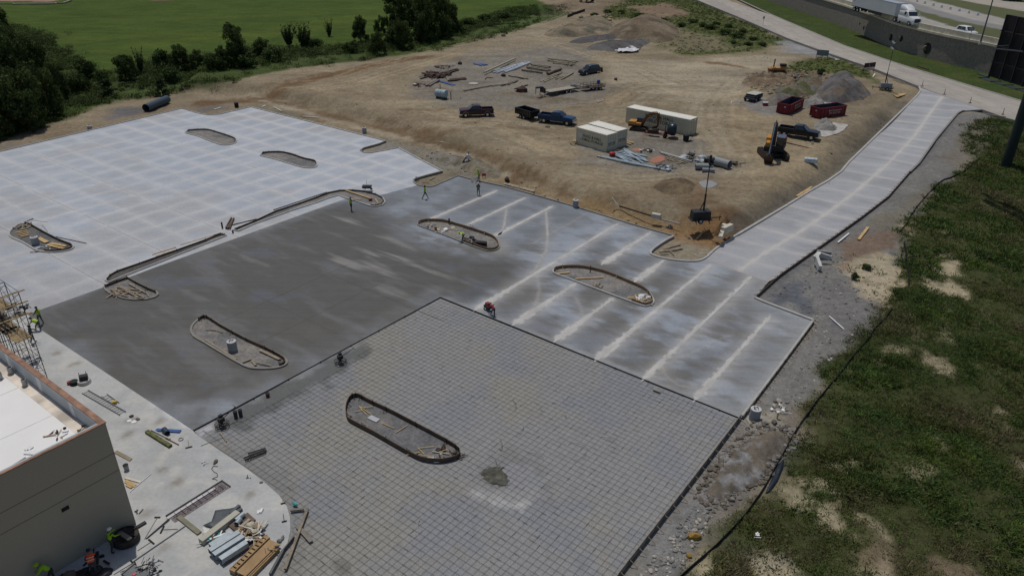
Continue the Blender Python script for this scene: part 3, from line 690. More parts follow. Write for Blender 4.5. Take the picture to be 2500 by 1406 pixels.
struct(link("slurry_stripe", npmesh("slurry_stripe", np.array(RV), np.array(RF), np.array(RC), [smw])))
stm = vmat("crushed_stone", layers=((.5, .05), (.09, .14), (.04, .12)), bump=.012, bscale=14, rough=.95, spec=.15)
slab("stone_base", RB_P, .22, p_stone, stm, lift=-.03, skirt=.2)
mj = MB()
def joint(u, v0, v1, z=.004):
 a = UV2W(u, v0); b = UV2W(u, v1); mj.beam((a[0], a[1], z), (b[0], b[1], z), .028, .006)
for u, a, b in ((35.9, 66, 128), (43.4, 66, 128), (51.4, 68, 124), (28.1, 64, 126), (59.8, 84, 110), (68.15, 74, 98)):
 q = a
 while q < b:
  e = min(b, q + rt.uniform(2, 9)); joint(u + rt.uniform(-.01, .01), q, e); q = e + rt.choice([.15, .4, 2.5])
for u, a, b in ((51.0, 46, 65), (43.4, 40, 66), (35.9, 46, 64)): joint(u, a, b, .009)
for v_ in (56.0, 50.2): a = UV2W(29, v_); b = UV2W(46, v_); mj.beam((a[0], a[1], .009), (b[0], b[1], .009), .028, .006)
struct(mj.build("saw_cut_joint", mat("saw_cut_dark", (.10, .09, .08), .9)))  # thin dark strips laid on the slab mark the saw cuts
slab("pavement", AP_P, .3, p_apron, smw, lift=.012)
def strip(name, path, w, h, material, closed=False, lift=0.0, mi=0, kind=True, parent=None, off=0.0, base=-.1, obj=None):
 """a low wall or kerb of width w and height h that follows a path over the ground"""
 n = len(path); L = []
 for i, p in enumerate(path):
  a = path[(i - 1) % n] if closed or i else p; b = path[(i + 1) % n] if closed or i < n - 1 else p
  dx, dy = b[0] - a[0], b[1] - a[1]; q = hypot(dx, dy) + 1e-9
  nx, ny = -dy / q, dx / q; z = height(p[0], p[1]) + lift
  L.append([(p[0] + nx * (off + w / 2), p[1] + ny * (off + w / 2), z + base), (p[0] + nx * (off + w / 2), p[1] + ny * (off + w / 2), z + h),
     (p[0] + nx * (off - w / 2), p[1] + ny * (off - w / 2), z + h), (p[0] + nx * (off - w / 2), p[1] + ny * (off - w / 2), z + base)])
 if closed: L.append(L[0])
 m = obj or MB(); m.loft(L, mi, cap=not closed)
 if obj: return m
 o = m.build(name, material, parent)
 return struct(o) if kind else o
KERB = mat("kerb_concrete", (.40, .395, .38), .8, var=.12, scale=1.2)
KERB_D = mat("damp_kerb_concrete", (.23, .22, .20), .75, var=.12, scale=1.2)
FORM = mat("form_plywood", (.12, .085, .06), .8, var=.3, scale=1.5)
FORM_L = mat("new_form_board", (.27, .17, .095), .75, var=.25, scale=1.5)
FORM_G = mat("grey_form_board", (.22, .20, .17), .85, var=.25, scale=1.5)
STEEL_D = mat("dark_rusty_steel", (.05, .035, .03), .7, .5, var=.3)
for q in ([(-200, 428), (0, 371), (443, 266), (482, 277), (506, 282), (535, 280), (612, 262)], [(612, 262), (700, 284), (800, 309), (942, 345)], [(888, 373), (905, 374), (940, 368), (973, 362), (1022, 388), (1080, 419)]):
 strip("kerb", PW(q), .2, .13, KERB)
strip("kerb", smooth_path(PW([(1080, 419), (1045, 428), (1015, 437), (1010, 444), (1020, 452), (1035, 456), (1055, 456), (1080, 446), (1118, 430)]), False), .2, .12, KERB_D)
strip("kerb", PW([(1118, 430), (1160, 441), (1230, 456), (1400, 504), (1541, 548), (1645, 577)]), .2, .14, KERB_D)
strip("kerb", smooth_path(PW([(1645, 577), (1615, 594), (1588, 616), (1602, 627), (1640, 635), (1690, 639), (1720, 632), (1750, 606), (1800, 574)]), False), .22, .14, KERB)
strip("kerb", PW([(1800, 574), (1918, 504), (1979, 466), (2020, 443), (2053, 420), (2072, 397), (2141, 330), (2215, 258), (2241, 232), (2247, 222), (2244, 213)]), .3, .15, KERB)
strip("kerb", PW([(1843, 728), (1865, 738), (1985, 783)]), .28, .15, KERB)
strip("kerb", PW([(1985, 783), (1900, 898), (1812, 1016)]), .2, .1, KERB)
strip("kerb", PW([(942, 345), (925, 352), (888, 362), (880, 368), (888, 373)]), .2, .12, KERB_D)
strip("kerb", PW([(2454, 287), (2398, 270), (2350, 271), (2338, 277), (2284, 341), (2244, 398), (2222, 420)]), .25, .14, KERB_D)
HZ = 8.0
def xr(pts, z): return [G(a, b, z) for a, b in pts]
FR_R = xr([(1740, -30), (1885, 38), (2056, 111), (2198, 159), (2369, 211), (2500, 250), (2700, 312)], 1.5)
fr_poly = [(ROADL[0][0] - 5, 330)] + ROADL[0:1] + ROADL + [G(2306, 236, 1.5), G(2398, 268, 1.5), G(2454, 287, 1.5), G(2600, 328, 1.5)] + FR_R[::-1]
fr_poly = [ROADL[0]] + ROADL[1:] + [G(2306, 236, 1.5), G(2398, 268, 1.5), G(2454, 287, 1.5), G(2620, 330, 1.5)] + FR_R[::-1][0:6] + [(FR_R[1][0] - 6, 330), (ROADL[0][0] - 3, 330)]
def p_road(x, y):
 c = np.empty((len(x), 3)); c[:] = (.37, .34, .30)
 c = lerp(c, (.32, .29, .26), sstep(.4, .7, fbm(x * 1.5, y * .2, 3, 3, 81)) * .7)
 dl = sdline(x, y, FR_R); c = lerp(c, (.27, .25, .23), gl(dl - 12.2, 1.6) * .45)
 c = lerp(c, (.42, .39, .34), gl(dl - 7.5, 1.2) * .4)
 for k in (0.9, 5.0): c = lerp(c, (.30, .28, .25), gl(dl - k - 1.6, .5) * .3)
 return c
rdm = vmat("road_concrete", layers=((3, .08), (.5, .08)), bump=.004, bscale=6, rough=.8, spec=.25)
slab("road", fr_poly, .6, p_road, rdm, lift=.03, skirt=.5)
WALLB = xr([(1760, -40), (1871, 0), (2056, 65), (2170, 114), (2284, 148), (2398, 176), (2520, 210), (2700, 262)], 1.6)
WALLB = smooth_path(WALLB, False, 6)
strip("kerb", FR_R, .3, .12, KERB, lift=.02)
gp = FR_R[:] + WALLB[::-1]
def p_grass(x, y):
 c = np.empty((len(x), 3)); c[:] = (.045, .068, .018)
 c = lerp(c, (.07, .08, .025), sstep(.5, .7, fbm(x, y, 4, 4, 83)) * .6)
 c = lerp(c, (.20, .18, .12), sstep(1.2, .2, sdline(x, y, FR_R)) * .4)
 return c
grm = vmat("verge_grass", layers=((3, .15), (.5, .3), (.15, .2)), bump=.12, bscale=3, rough=.95, spec=.1)
slab("verge_grass", gp, .5, p_grass, grm, lift=.06)
PAINT = mat("worn_white_paint", (.55, .54, .5), .7, var=.1)
DARKJ = mat("dark_joint_sealant", (.13, .12, .11), .8)
def offset_path(path, d):
 o = []
 for i, p in enumerate(path):
  a = path[max(0, i - 1)]; b = path[min(len(path) - 1, i + 1)]; q = hypot(b[0] - a[0], b[1] - a[1])
  o.append((p[0] - (b[1] - a[1]) / q * d, p[1] + (b[0] - a[0]) / q * d))
 return o
def along(path, s):
 for a, b in zip(path[:-1], path[1:]):
  L = hypot(b[0] - a[0], b[1] - a[1])
  if s <= L: t = s / L; return (a[0] + (b[0] - a[0]) * t, a[1] + (b[1] - a[1]) * t)
  s -= L
 return path[-1]
def plen(path): return sum(hypot(b[0] - a[0], b[1] - a[1]) for a, b in zip(path[:-1], path[1:]))
def dashes(path, z, w, on, off, start=0, mb=None, mi=0, th=.006):
 mb = mb or MB(); s = start; L = plen(path)
 while s + on < L:
  a = along(path, s); b = along(path, s + on); zz = z if z is not None else None
  za = zz if zz is not None else height(*a) + .036; zb = zz if zz is not None else height(*b) + .036
  mb.beam((a[0], a[1], za), (b[0], b[1], zb), w, th, mi); s += on + off
 return mb
mb = MB()
side = -1 if (sdpoly(np.array([offset_path(FR_R, 4)[3][0]]), np.array([offset_path(FR_R, 4)[3][1]]), fr_poly)[0] > 0) else 1
dashes(offset_path(FR_R, side * 4.6), None, .14, 3.2, 9, 2, mb)
dashes(offset_path(FR_R, side * 9.0), None, .14, 3.2, 9, 6, mb)
struct(mb.build("lane_marking", PAINT))
mb = MB()
dashes(offset_path(FR_R, side * 4.6), None, .10, 3.2, 9, 6.2, mb)
dashes(offset_path(FR_R, side * 9.0), None, .10, 3.2, 9, 10.2, mb)
struct(mb.build("lane_marking", DARKJ))
WT = [(p[0] + .45 * (1 if True else 0), p[1]) for p in WALLB]
def wall_off(d): return offset_path(WALLB, -side_w * d)
side_w = 1 if offset_path(WALLB, 1)[3][0] < WALLB[3][0] else -1
deck_poly = wall_off(.5) + wall_off(160)[::-1]
MED_N = xr([(1990, -40), (2238, 37), (2300, 58), (2437, 100), (2600, 150)], HZ)
MED_F = xr([(2040, -40), (2238, 24), (2320, 48), (2440, 72), (2600, 118)], HZ)
FAR_E = xr([(2160, -40), (2262, 0), (2340, 18), (2400, 34), (2500, 60), (2700, 112)], HZ)
def p_hwy(x, y):
 c = np.empty((len(x), 3)); c[:] = (.35, .33, .30)
 c = lerp(c, (.29, .27, .25), sstep(.4, .7, fbm(x * 1.5, y * .2, 3, 3, 85)) * .6)
 e = sdpoly(x, y, FAR_E + [(600, FAR_E[-1][1]), (600, FAR_E[0][1])]) + (fbm(x, y, 4, 3, 86) - .5) * 2
 md = MED_N + MED_F[::-1]
 m = sdpoly(x, y, md) + (fbm(x, y, 4, 3, 87) - .5) * 2
 gr = sdline(x, y, MED_F)
 c = lerp(c, (.21, .205, .20), sstep(6.5, 5, gr) * .9)
 c = lerp(c, (.085, .095, .035), sstep(.4, -.4, m))
 c = lerp(c, (.085, .095, .035), sstep(.5, -.5, e))
 w2 = sdpoly(x, y, xr([(2250, -40), (2300, -8), (2380, 8), (2520, 32), (2620, 40), (2620, -60)], HZ)); c = lerp(c, (.36, .33, .28), sstep(.5, -.5, w2))
 w3 = sdpoly(x, y, xr([(2300, -60), (2440, 0), (2700, 30), (2700, -80)], HZ)); c = lerp(c, (.055, .06, .025), sstep(2, -2, w3))
 return c
V, Fs, B = cdt(deck_poly, 1.0)
p_ = V[Fs]; cr = (p_[:, 1, 0] - p_[:, 0, 0]) * (p_[:, 2, 1] - p_[:, 0, 1]) - (p_[:, 1, 1] - p_[:, 0, 1]) * (p_[:, 2, 0] - p_[:, 0, 0]); Fs[cr < 0] = Fs[cr < 0][:, ::-1]
struct(link("highway", npmesh("highway", np.column_stack([V, np.full(len(V), HZ)]), Fs, p_hwy(V[:, 0], V[:, 1]), [rdm])))
mb = MB()
near_edge = wall_off(1.6)
dashes(near_edge, HZ + .006, .14, 5.8, .3, 0, mb)
dashes(wall_off(5.6), HZ + .006, .14, 3.2, 9, 3, mb)
dashes(offset_path(MED_N, 1.0 * side_w), HZ + .006, .14, 5.5, .5, 0, mb)
struct(mb.build("lane_marking", PAINT))
def ribbon(path, z0, z1, d0, d1, mb=None, mi=0):
 """solid that follows a path at fixed heights, from offset d0 to d1 (away from the camera side)"""
 a = wall_off(d0) if path is None else offset_path(path, d0); b = wall_off(d1) if path is None else offset_path(path, d1)
 mb = mb or MB()
 return mb.loft([[(p[0], p[1], z0), (p[0], p[1], z1), (q[0], q[1], z1), (q[0], q[1], z0)] for p, q in zip(a, b)], mi)
SPLIT = mat("split_face_blocks", (.25, .22, .185), .95, var=.22, scale=1.8, bump=.05)
CONC = mat("pale_barrier_concrete", (.56, .52, .42), .85, var=.16, scale=.9)
HOLE = mat("painted_recess_shade", (.02, .018, .016), .95)  # near-black paints the shade inside holes onto flat faces
rw = thing("retaining_wall", "long brown block retaining wall with pale concrete barrier carrying the highway", "retaining wall", (WALLB[3][0], WALLB[3][1], 0))
def under(root, o): o.parent = root; o.location = Vector(o.location) - Vector(root.location); return o
def ribbon_part(name, m, *a):
 o = ribbon(*a).build(name, m); return under(rw, o)
ribbon_part("wall_face", SPLIT, None, -1.0, HZ - .75, 0.0, .7)
ribbon_part("coping", CONC, None, HZ - .75, HZ - .25, -.28, .72)
ribbon_part("barrier", CONC, None, HZ - .25, HZ + 1.0, .10, .5)
def wall_hit(px, py):
 d = ray(px, py)
 best = None
 for a, b in zip(WALLB[:-1], WALLB[1:]):
  ex, ey = b[0] - a[0], b[1] - a[1]
  den = d[0] * ey - d[1] * ex
  s = (a[0] * ey - a[1] * ex) / den
  x, y = d[0] * s, d[1] * s; t = ((x - a[0]) * ex + (y - a[1]) * ey) / (ex * ex + ey * ey)
  if -0.01 <= t <= 1.01: best = (x, y, CAM_H + d[2] * s, atan2(ey, ex))
 return best
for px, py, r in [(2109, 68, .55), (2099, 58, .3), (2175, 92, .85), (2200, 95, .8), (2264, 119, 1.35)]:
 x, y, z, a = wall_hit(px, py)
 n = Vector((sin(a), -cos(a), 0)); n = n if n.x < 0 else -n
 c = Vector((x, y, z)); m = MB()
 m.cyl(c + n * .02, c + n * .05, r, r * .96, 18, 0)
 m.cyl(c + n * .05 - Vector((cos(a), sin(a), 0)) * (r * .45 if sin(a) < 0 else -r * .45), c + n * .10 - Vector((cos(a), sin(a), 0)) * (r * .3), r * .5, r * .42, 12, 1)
 under(rw, m.build("wall_recess", [HOLE, SPLIT]))  # flat discs: pit shade painted black, its lit side as a paler disc
BU, BV, BH = 13.15, 38.45, 7.75
TANW = mat("tan_textured_stucco", (.37, .335, .265), .95, var=.07, scale=14, bump=.012)
ROOFM = mat("white_roof_membrane", (.80, .79, .77), .6, var=.04, scale=.35)
CAPM = mat("primed_parapet_cap", (.29, .165, .11), .75, var=.35, scale=2.5)
PARI = mat("grey_parapet_flashing", (.36, .41, .44), .55, var=.08, scale=1)
bx, by = UV2W(BU, BV)
bld = thing("retail_building", "flat-roofed tan building with white roof and reddish parapet cap at lower left", "building", (bx, by, 0), TH)
def bbox(mb, x0, x1, y0, y1, z0, z1, mi=0): return mb.box(((x0 + x1) / 2, (y0 + y1) / 2, (z0 + z1) / 2), (x1 - x0, y1 - y0, z1 - z0), 0, mi)
m = MB(); bbox(m, -26, 0, 0, .3, 0, BH - .03); bbox(m, -.3, 0, .3, 21, 0, BH - .03); bbox(m, -26, -25.7, .3, 21, 0, BH - .03); bbox(m, -26, 0, 21, 21.3, 0, BH - .03)
m.build("wall", TANW, bld)
m = MB()
for z in (5.55, 4.3): bbox(m, -26, .004, -.004, 0, z, z + .035); bbox(m, 0, .004, 0, 20, z, z + .035)
m.build("wall_groove", mat("groove_dark_strip", (.10, .09, .075), .9), bld)  # thin dark strips on the flat wall stand in for grooves
m = MB(); bbox(m, -25.7, -.3, .3, 21, 6.55, 6.75); m.build("roof", ROOFM, bld)
m = MB(); bbox(m, -26.04, .04, -.04, .14, BH - .03, BH + .03); bbox(m, -.31, .04, .14, 21.3, BH - .03, BH + .03); m.build("parapet_cap", CAPM, bld)
m = MB(); bbox(m, -.34, -.302, .36, 21, 6.75, BH - .035); bbox(m, -25.6, -.36, .302, .34, 6.75, BH - .02); bbox(m, -25.6, -.31, .142, .302, BH - .03, BH - .01); m.build("parapet_flashing", PARI, bld)
m = MB()
for y in (3.2, 7.4, 11.8):
 m = MB(); bbox(m, -.352, -.341, y, y + .5, 6.75, BH - .04); m.build("flashing_patch", mat("pale_flashing_patch", (.62, .62, .62), .6), bld)
m = MB(); bbox(m, -3.45, -3.05, -.012, -.003, 3.6, 3.86); m.build("scupper_opening", HOLE, bld)
m = MB(); bbox(m, -1.6, .5, 21.3, 22.6, 0, 5.4); bbox(m, -3, 1.2, 22.6, 26, 4.6, 5.4); m.build("entrance_column", mat("grey_entrance_block", (.25, .25, .245), .9), bld)
def roofpt(px, py, z=6.75):
 x, y = G(px, py, z); u, v = W2UV(x, y); return (u - BU, v - BV, z)
VENT = mat("grey_vent_metal", (.38, .38, .37), .5, .2)
for px, py, r in [(28, 912, .17), (62, 942, .15), (2, 925, .14), (-30, 960, .15)]:
 x, y, z = roofpt(px, py); m = MB(); m.cyl((x, y, z), (x, y, z + .5), r, r, 14, 0); m.cyl((x, y, z + .5), (x, y, z + .505), r * .8, r * .8, 14, 1); m.cyl((x, y, z), (x, y, z + .04), r * 1.5, r * 1.4, 14, 0)
 m.build("roof_vent", [VENT, HOLE], bld)
m = MB(); rr = random.Random(3)
stain = mat("rusty_roof_dirt", (.40, .27, .19), .8, var=.4, scale=6)
m = MB(); q_ = random.Random(8)
for y in (4.6, 9.2, 13.8): bbox(m, -25.6, -.36, y, y + .05, 6.75, 6.758)
m.build("roof_seam", mat("roof_seam_grey", (.62, .61, .60), .6), bld)
m = MB()
bbox(m, -25.6, -.35, .36, 1.0, 6.75, 6.762); bbox(m, -1.05, -.35, 1.0, 20.5, 6.75, 6.762); m.build("roof_edge_membrane", mat("stained_roof_edge", (.66, .58, .49), .7, var=.35, scale=.7), bld)
GALV = mat("galvanised_steel", (.38, .41, .44), .6, .15, var=.12, scale=2)
WOOD_O = mat("weathered_lumber", (.28, .235, .17), .85, var=.25, scale=2)
WOOD_N = mat("fresh_lumber", (.52, .36, .17), .8, var=.2, scale=2)
WOOD_D = mat("dark_old_lumber", (.14, .105, .08), .9, var=.3, scale=2)
WHITE = mat("white_plastic", (.75, .75, .75), .5, var=.05)
BLACK = mat("black_rubber", (.018, .018, .02), .8, var=.2)
BLKP = mat("black_paint", (.012, .013, .016), .35, var=.1, coat=.3)
def loose(name, label, cat, a, b, w, h, m, dz=0.0, group=None, z=None):
 """one straight loose piece lying between two photo points"""
 A = P(*a, dz) if z is None else (*G(*a, z), z); Bq = P(*b, dz) if z is None else (*G(*b, z), z)
 c = [(A[i] + Bq[i]) / 2 for i in range(3)]; L = dist(A[:2], Bq[:2]); an = atan2(Bq[1] - A[1], Bq[0] - A[0])
 mb = MB(); mb.beam((-L / 2, 0, h / 2 + (A[2] - Bq[2]) / 2), (L / 2, 0, h / 2 - (A[2] - Bq[2]) / 2), w, h)
 o = mb.build(name, m, None, (c[0], c[1], c[2] + .015), an)
 return tag(o, label, cat, group)
ORD = ["leftmost", "second from left", "third from left", "fourth from left", "fifth from left", "sixth from left", "seventh from left", "eighth from left", "ninth from left", "tenth from left", "eleventh from left", "twelfth from left"]
def boards(name, label, cat, lst, m, group, w=.15, h=.04, dz=0.0, z=None):
 rank = sorted(range(len(lst)), key=lambda k: lst[k][0] + lst[k][2])
 for i, q in enumerate(lst):
  loose(name, label if len(lst) == 1 else label + ", " + ORD[rank.index(i)], cat, q[:2], q[2:4], q[4] if len(q) > 4 else w, h, m, dz + .012 * (i % 5), group, z)
boards("flashing_strip", "white metal flashing strip lying on the white roof", "flashing", [(62, 1104, 108, 1106, .35), (64, 1100, 78, 1090, .3), (150, 1066, 165, 1057, .12), (152, 1055, 168, 1052, .1)], WHITE, "white strips on the roof", z=6.76)
boards("pipe_offcut", "thin grey pipe lying along the roof edge", "pipe", [(22, 1143, 63, 1117, .05)], VENT, None, z=6.76, h=.05)
def scrap(name, label, cat, px, py, n, r, mats, z=None, h=.15, seed=0, group=None, dz=0.0):
 """a small heap of bent offcuts and rubbish"""
 q = random.Random(seed); x0, y0, z0 = P(px, py, dz) if z is None else (*G(px, py, z), z)
 m = MB()
 for i in range(n):
  a = q.random() * 6.3; d = r * sqrt(q.random()); c = (d * cos(a), d * sin(a), q.uniform(0, h) * (1 - .6 * d / r) + .02)
  k = q.randrange(len(mats)); L = q.uniform(.12, .5) * r * 1.4
  if q.random() < .6:
   an = q.random() * 3.14; m.beam((c[0] - L * cos(an), c[1] - L * sin(an), c[2] + .02), (c[0] + L * cos(an), c[1] + L * sin(an), c[2] + q.uniform(.0, .2) * h + .03), q.uniform(.03, .16) * min(1, r), .03, k)
  else: m.rock(c, L * .5, k, .5, q)
 o = m.build(name, mats, None, (x0, y0, z0)); return tag(o, label, cat, group)
scrap("roof_litter", "dark heap of torn roofing offcuts in the parapet corner", "litter", 207, 1047, 12, .35, [BLACK, stain], z=6.76, seed=5)
scrap("roof_litter", "scatter of reddish offcuts on the white roof near the corner", "litter", 145, 1060, 9, .55, [stain, BLACK], z=6.76, h=.04, seed=6)
ISL = MB
bedm = vmat("island_gravel", layers=((1.2, .2), (.25, .25)), bump=.04, bscale=5, rough=.95)
def bed(name, poly, parent, root, col, dz, seed):
 V, Fs, B = cdt(poly, .35)
 p = V[Fs]; cr = (p[:, 1, 0] - p[:, 0, 0]) * (p[:, 2, 1] - p[:, 0, 1]) - (p[:, 1, 1] - p[:, 0, 1]) * (p[:, 2, 0] - p[:, 0, 0]); Fs[cr < 0] = Fs[cr < 0][:, ::-1]
 x, y = V[:, 0], V[:, 1]; c = np.empty((len(x), 3)); c[:] = col
 c = lerp(c, (.25, .225, .185), sstep(.52, .7, fbm(x, y, 2.2, 3, seed)) * .35); c = lerp(c, (.11, .115, .125), sstep(.5, .7, fbm(x, y, 2.8, 3, seed + 5)) * .6)
 z = hraw(x, y) + dz + .04 * (fbm(x, y, 1, 2, seed) - .5)
 return link(name, npmesh(name, np.column_stack([x - root[0], y - root[1], z]), Fs, c, [bedm]), parent)
def island(label, px, seed, kerb=KERB, kw=.17, kh=.13, form=None, fh=.30, fpart=None, stakes=10, col=(.21, .20, .19), dz=.03, stake_m=None, smooth=3):
 path = smooth_path(PW(px), True, smooth)
 cx = sum(p[0] for p in path) / len(path); cy = sum(p[1] for p in path) / len(path)
 root = thing("planting_island", label, "planting island", (cx, cy, 0), 0, "kerbed planting islands in the new car park")
 area = sum(path[k][0] * path[(k + 1) % len(path)][1] - path[(k + 1) % len(path)][0] * path[k][1] for k in range(len(path)))
 s = 1 if area > 0 else -1
 inn = []
 def shift(d):
  n = len(path); o = []
  for i, p in enumerate(path):
   a = path[i - 1]; b = path[(i + 1) % n]; L = hypot(b[0] - a[0], b[1] - a[1]) + 1e-9
   o.append((p[0] - s * (b[1] - a[1]) / L * d, p[1] + s * (b[0] - a[0]) / L * d))
  return o
 def loc(q): return [(a - cx, b - cy) for a, b in q]
 bed("gravel_bed", shift(kw * .5), root, (cx, cy), col, dz, seed)
 if kerb:
  a = shift(kw * .5); b = shift(-kw * .5); m = MB()
  m.loft([[(p[0] - cx, p[1] - cy, -.05), (p[0] - cx, p[1] - cy, kh), (q[0] - cx, q[1] - cy, kh), (q[0] - cx, q[1] - cy, -.05)] for p, q in zip(a + a[:1], b + b[:1])], 0, cap=False)
  m.build("kerb", kerb, root)
 if form:
  a = shift(kw * .5 + .012); b = shift(kw * .5 + .06); n = len(path)
  i0, i1 = (int(n * fpart[0]), int(n * fpart[1])) if fpart else (0, n)
  idx = [k % n for k in range(i0, i1 + 1)]
  m = MB(); m.loft([[(a[k][0] - cx, a[k][1] - cy, -.02), (a[k][0] - cx, a[k][1] - cy, fh), (b[k][0] - cx, b[k][1] - cy, fh), (b[k][0] - cx, b[k][1] - cy, -.02)] for k in idx], 0, cap=bool(fpart))
  m.build("form_board", form, root)
  c = shift(kw * .5 + .09); me = None
  for q in range(stakes):
   k = idx[int((q + .5) * len(idx) / stakes)]; d = shift(kw * .5 + .45)[k] if q % 2 == 0 else c[k]
   m = MB(); m.beam((0, 0, 0), (0, 0, fh + .12), .04, .04)
   if q % 2 == 0: m.beam((d[0] - c[k][0], d[1] - c[k][1], .0), (0, 0, fh * .9), .035, .035)
   m.build("stake", stake_m or form, root, (c[k][0] - cx, c[k][1] - cy, 0))
 return root
def Z(x0, y0, s, q): return [(x0 + a / s, y0 + b / s) for a, b in q]
I1 = Z(0, 0, 3.514, [(1590, 1140), (1620, 1125), (1700, 1119), (1790, 1120), (1880, 1145), (1960, 1170), (2020, 1195), (2030, 1215), (2000, 1238), (1950, 1248), (1890, 1244), (1800, 1213), (1690, 1170), (1610, 1150)])
island("farthest planting island in the white car park, empty grey bed in a kerb", I1, 301, form=FORM_G, fh=.3, fpart=(.05, .55), stakes=8)
I2 = Z(600, 0, 3.514, [(125, 1335), (150, 1318), (230, 1311), (310, 1312), (400, 1330), (500, 1365), (590, 1385), (612, 1408), (605, 1432), (560, 1445), (490, 1440), (400, 1415), (260, 1372), (150, 1345)])
island("planting island with grey bed in the white car park, nearer the jagged corner", I2, 302, form=FORM, fh=.3, fpart=(.05, .5), stakes=8)
I3 = Z(0, 400, 4.686, [(105, 810), (130, 765), (200, 705), (290, 688), (350, 700), (450, 755), (560, 815), (690, 880), (820, 930), (845, 955), (810, 985), (700, 1008), (560, 1015), (440, 1000), (360, 960), (250, 895), (140, 850)])
island("planting island full of yellow boards round a big concrete base, far left", I3, 303, form=FORM, fh=.32, fpart=(.2, .75), stakes=9, col=(.14, .14, .14), smooth=2)
I4 = Z(0, 650, 3.514, [(892, 182), (1000, 140), (1100, 106), (1180, 150), (1280, 200), (1348, 228), (1358, 248), (1330, 270), (1260, 288), (1150, 292), (1060, 280), (960, 245), (910, 212)])
island("half-round island heaped with old boards beside the white and dark concrete seam", I4, 304, kerb=KERB_D, form=FORM, fh=.3, fpart=(0, .45), stakes=6, smooth=1)
I5 = Z(0, 650, 3.514, [(1640, 545), (1665, 495), (1725, 448), (1790, 444), (1900, 515), (2130, 640), (2290, 710), (2420, 780), (2462, 820), (2440, 855), (2350, 878), (2200, 882), (2090, 855), (1900, 745), (1760, 660), (1665, 605)])
island("large planting island with numbered round base set in the dark fresh concrete", I5, 305, kerb=KERB_D, kw=.2, form=FORM, fh=.34, fpart=(.1, .62), stakes=12, smooth=2)
I6 = Z(840, 930, 6.1125, [(6, 440), (30, 340), (80, 265), (140, 232), (230, 230), (360, 300), (560, 395), (760, 490), (1100, 670), (1550, 910), (1690, 1000), (1748, 1060), (1750, 1120), (1680, 1185), (1500, 1228), (1350, 1235), (1150, 1205), (1000, 1140), (800, 1030), (400, 800), (130, 660), (40, 600), (8, 520)])
island("nearest planting island, bare brown forms standing within the steel mesh", I6, 306, kerb=None, form=FORM, fh=.38, stakes=22, stake_m=STEEL_D, smooth=2, col=(.15, .15, .155))
I7 = Z(900, 330, 4.686, [(560, 1022), (590, 1000), (680, 985), (850, 990), (1000, 1030), (1200, 1090), (1400, 1160), (1470, 1210), (1497, 1270), (1470, 1310), (1400, 1328), (1320, 1318), (1100, 1240), (900, 1160), (700, 1085), (590, 1045)])
island("planting island with orange-brown form boards and a crouching worker inside", I7, 307, kerb=KERB_D, form=FORM_L, fh=.38, fpart=(.0, .75), stakes=14, stake_m=WOOD_N)
I8 = Z(950, 400, 2.268, [(907, 600), (920, 583), (980, 574), (1080, 577), (1200, 605), (1300, 645), (1420, 700), (1460, 750), (1460, 775), (1430, 787), (1390, 783), (1200, 715), (1000, 640), (930, 615)])
island("planting island with orange-brown form boards amid the pale slurry stripes", I8, 308, form=FORM_L, fh=.36, fpart=(.0, .75), stakes=14, stake_m=WOOD_N)
I9 = Z(520, 450, 5.682, [(288, 640), (350, 612), (560, 528), (860, 388), (1200, 275), (1430, 195), (1600, 128), (1760, 96), (1950, 93), (2100, 108), (2270, 150), (2360, 200), (2388, 250), (2350, 292), (2260, 318), (2180, 305), (1990, 240), (1810, 185), (1740, 158), (1600, 195), (1450, 255), (1100, 365), (860, 452), (560, 560), (350, 655)])
island("long thin island ending in a rounded bulb beside the standing worker", I9, 309, kerb=KERB, kw=.18, form=FORM, fh=.25, fpart=(.0, .6), stakes=14, smooth=1)
I10 = [(258, 686), (266, 675), (285, 664), (340, 645), (430, 613), (500, 588), (538, 573), (553, 576), (500, 597), (400, 637), (300, 676), (266, 690)]
island("long narrow trench island along the edge of the white concrete", I10, 310, kerb=KERB, kw=.16, form=FORM, fh=.22, fpart=(.0, .6), stakes=10, col=(.10, .095, .09), smooth=1)
def edge_form(label, px, m, h, w=.05, sp=1.2, side=1, sm=None, lean=.55, cat="form board", name="edge_form", cap=99):
 path = PW(px); cx, cy = path[0]; root = thing(name, label, cat, (cx, cy, 0))
 o = strip("board", path, w, h, m, kind=False, base=-.15); o.parent = root; o.location = (-cx, -cy, 0)
 L = plen(path); n = min(cap, int(L / sp)); first = None
 for i in range(n):
  a = along(path, (i + .5) * L / n); b = along(path, (i + .5) * L / n + .05); t = atan2(b[1] - a[1], b[0] - a[0])
  z = height(*a)
  if first is None:
   q = MB(); q.beam((0, 0, -.1), (0, 0, h + .08), .04, .04); q.beam((0, -side * lean, -.02), (0, 0, h), .035, .035); first = q.build("stake", sm or m, root); o2 = first
  else: o2 = first.copy(); COL.objects.link(o2); o2.parent = root
  o2.location = (a[0] - cx + side * .05 * sin(t), a[1] - cy - side * .05 * cos(t), z); o2.rotation_euler = (0, 0, t)
 return root
edge_form("brown edge form with slanting wooden stakes along the right side of the mesh", [(1808, 1018), (1740, 1108), (1660, 1212), (1580, 1314), (1512, 1402), (1400, 1556)], FORM_G, .28, side=-1, sm=WOOD_O, sp=1.1)
edge_form("dark edge form between the steel mesh and the striped concrete", [(1075, 726), (1250, 796), (1400, 857), (1620, 946), (1804, 1020)], BLACK, .04, w=.05, side=1, sp=3, lean=.12)
edge_form("dark edge form between the steel mesh and the dark fresh concrete", [(476, 1050), (640, 962), (780, 885), (940, 799), (1075, 726)], BLACK, .04, w=.05, side=1, sp=3, lean=.12)
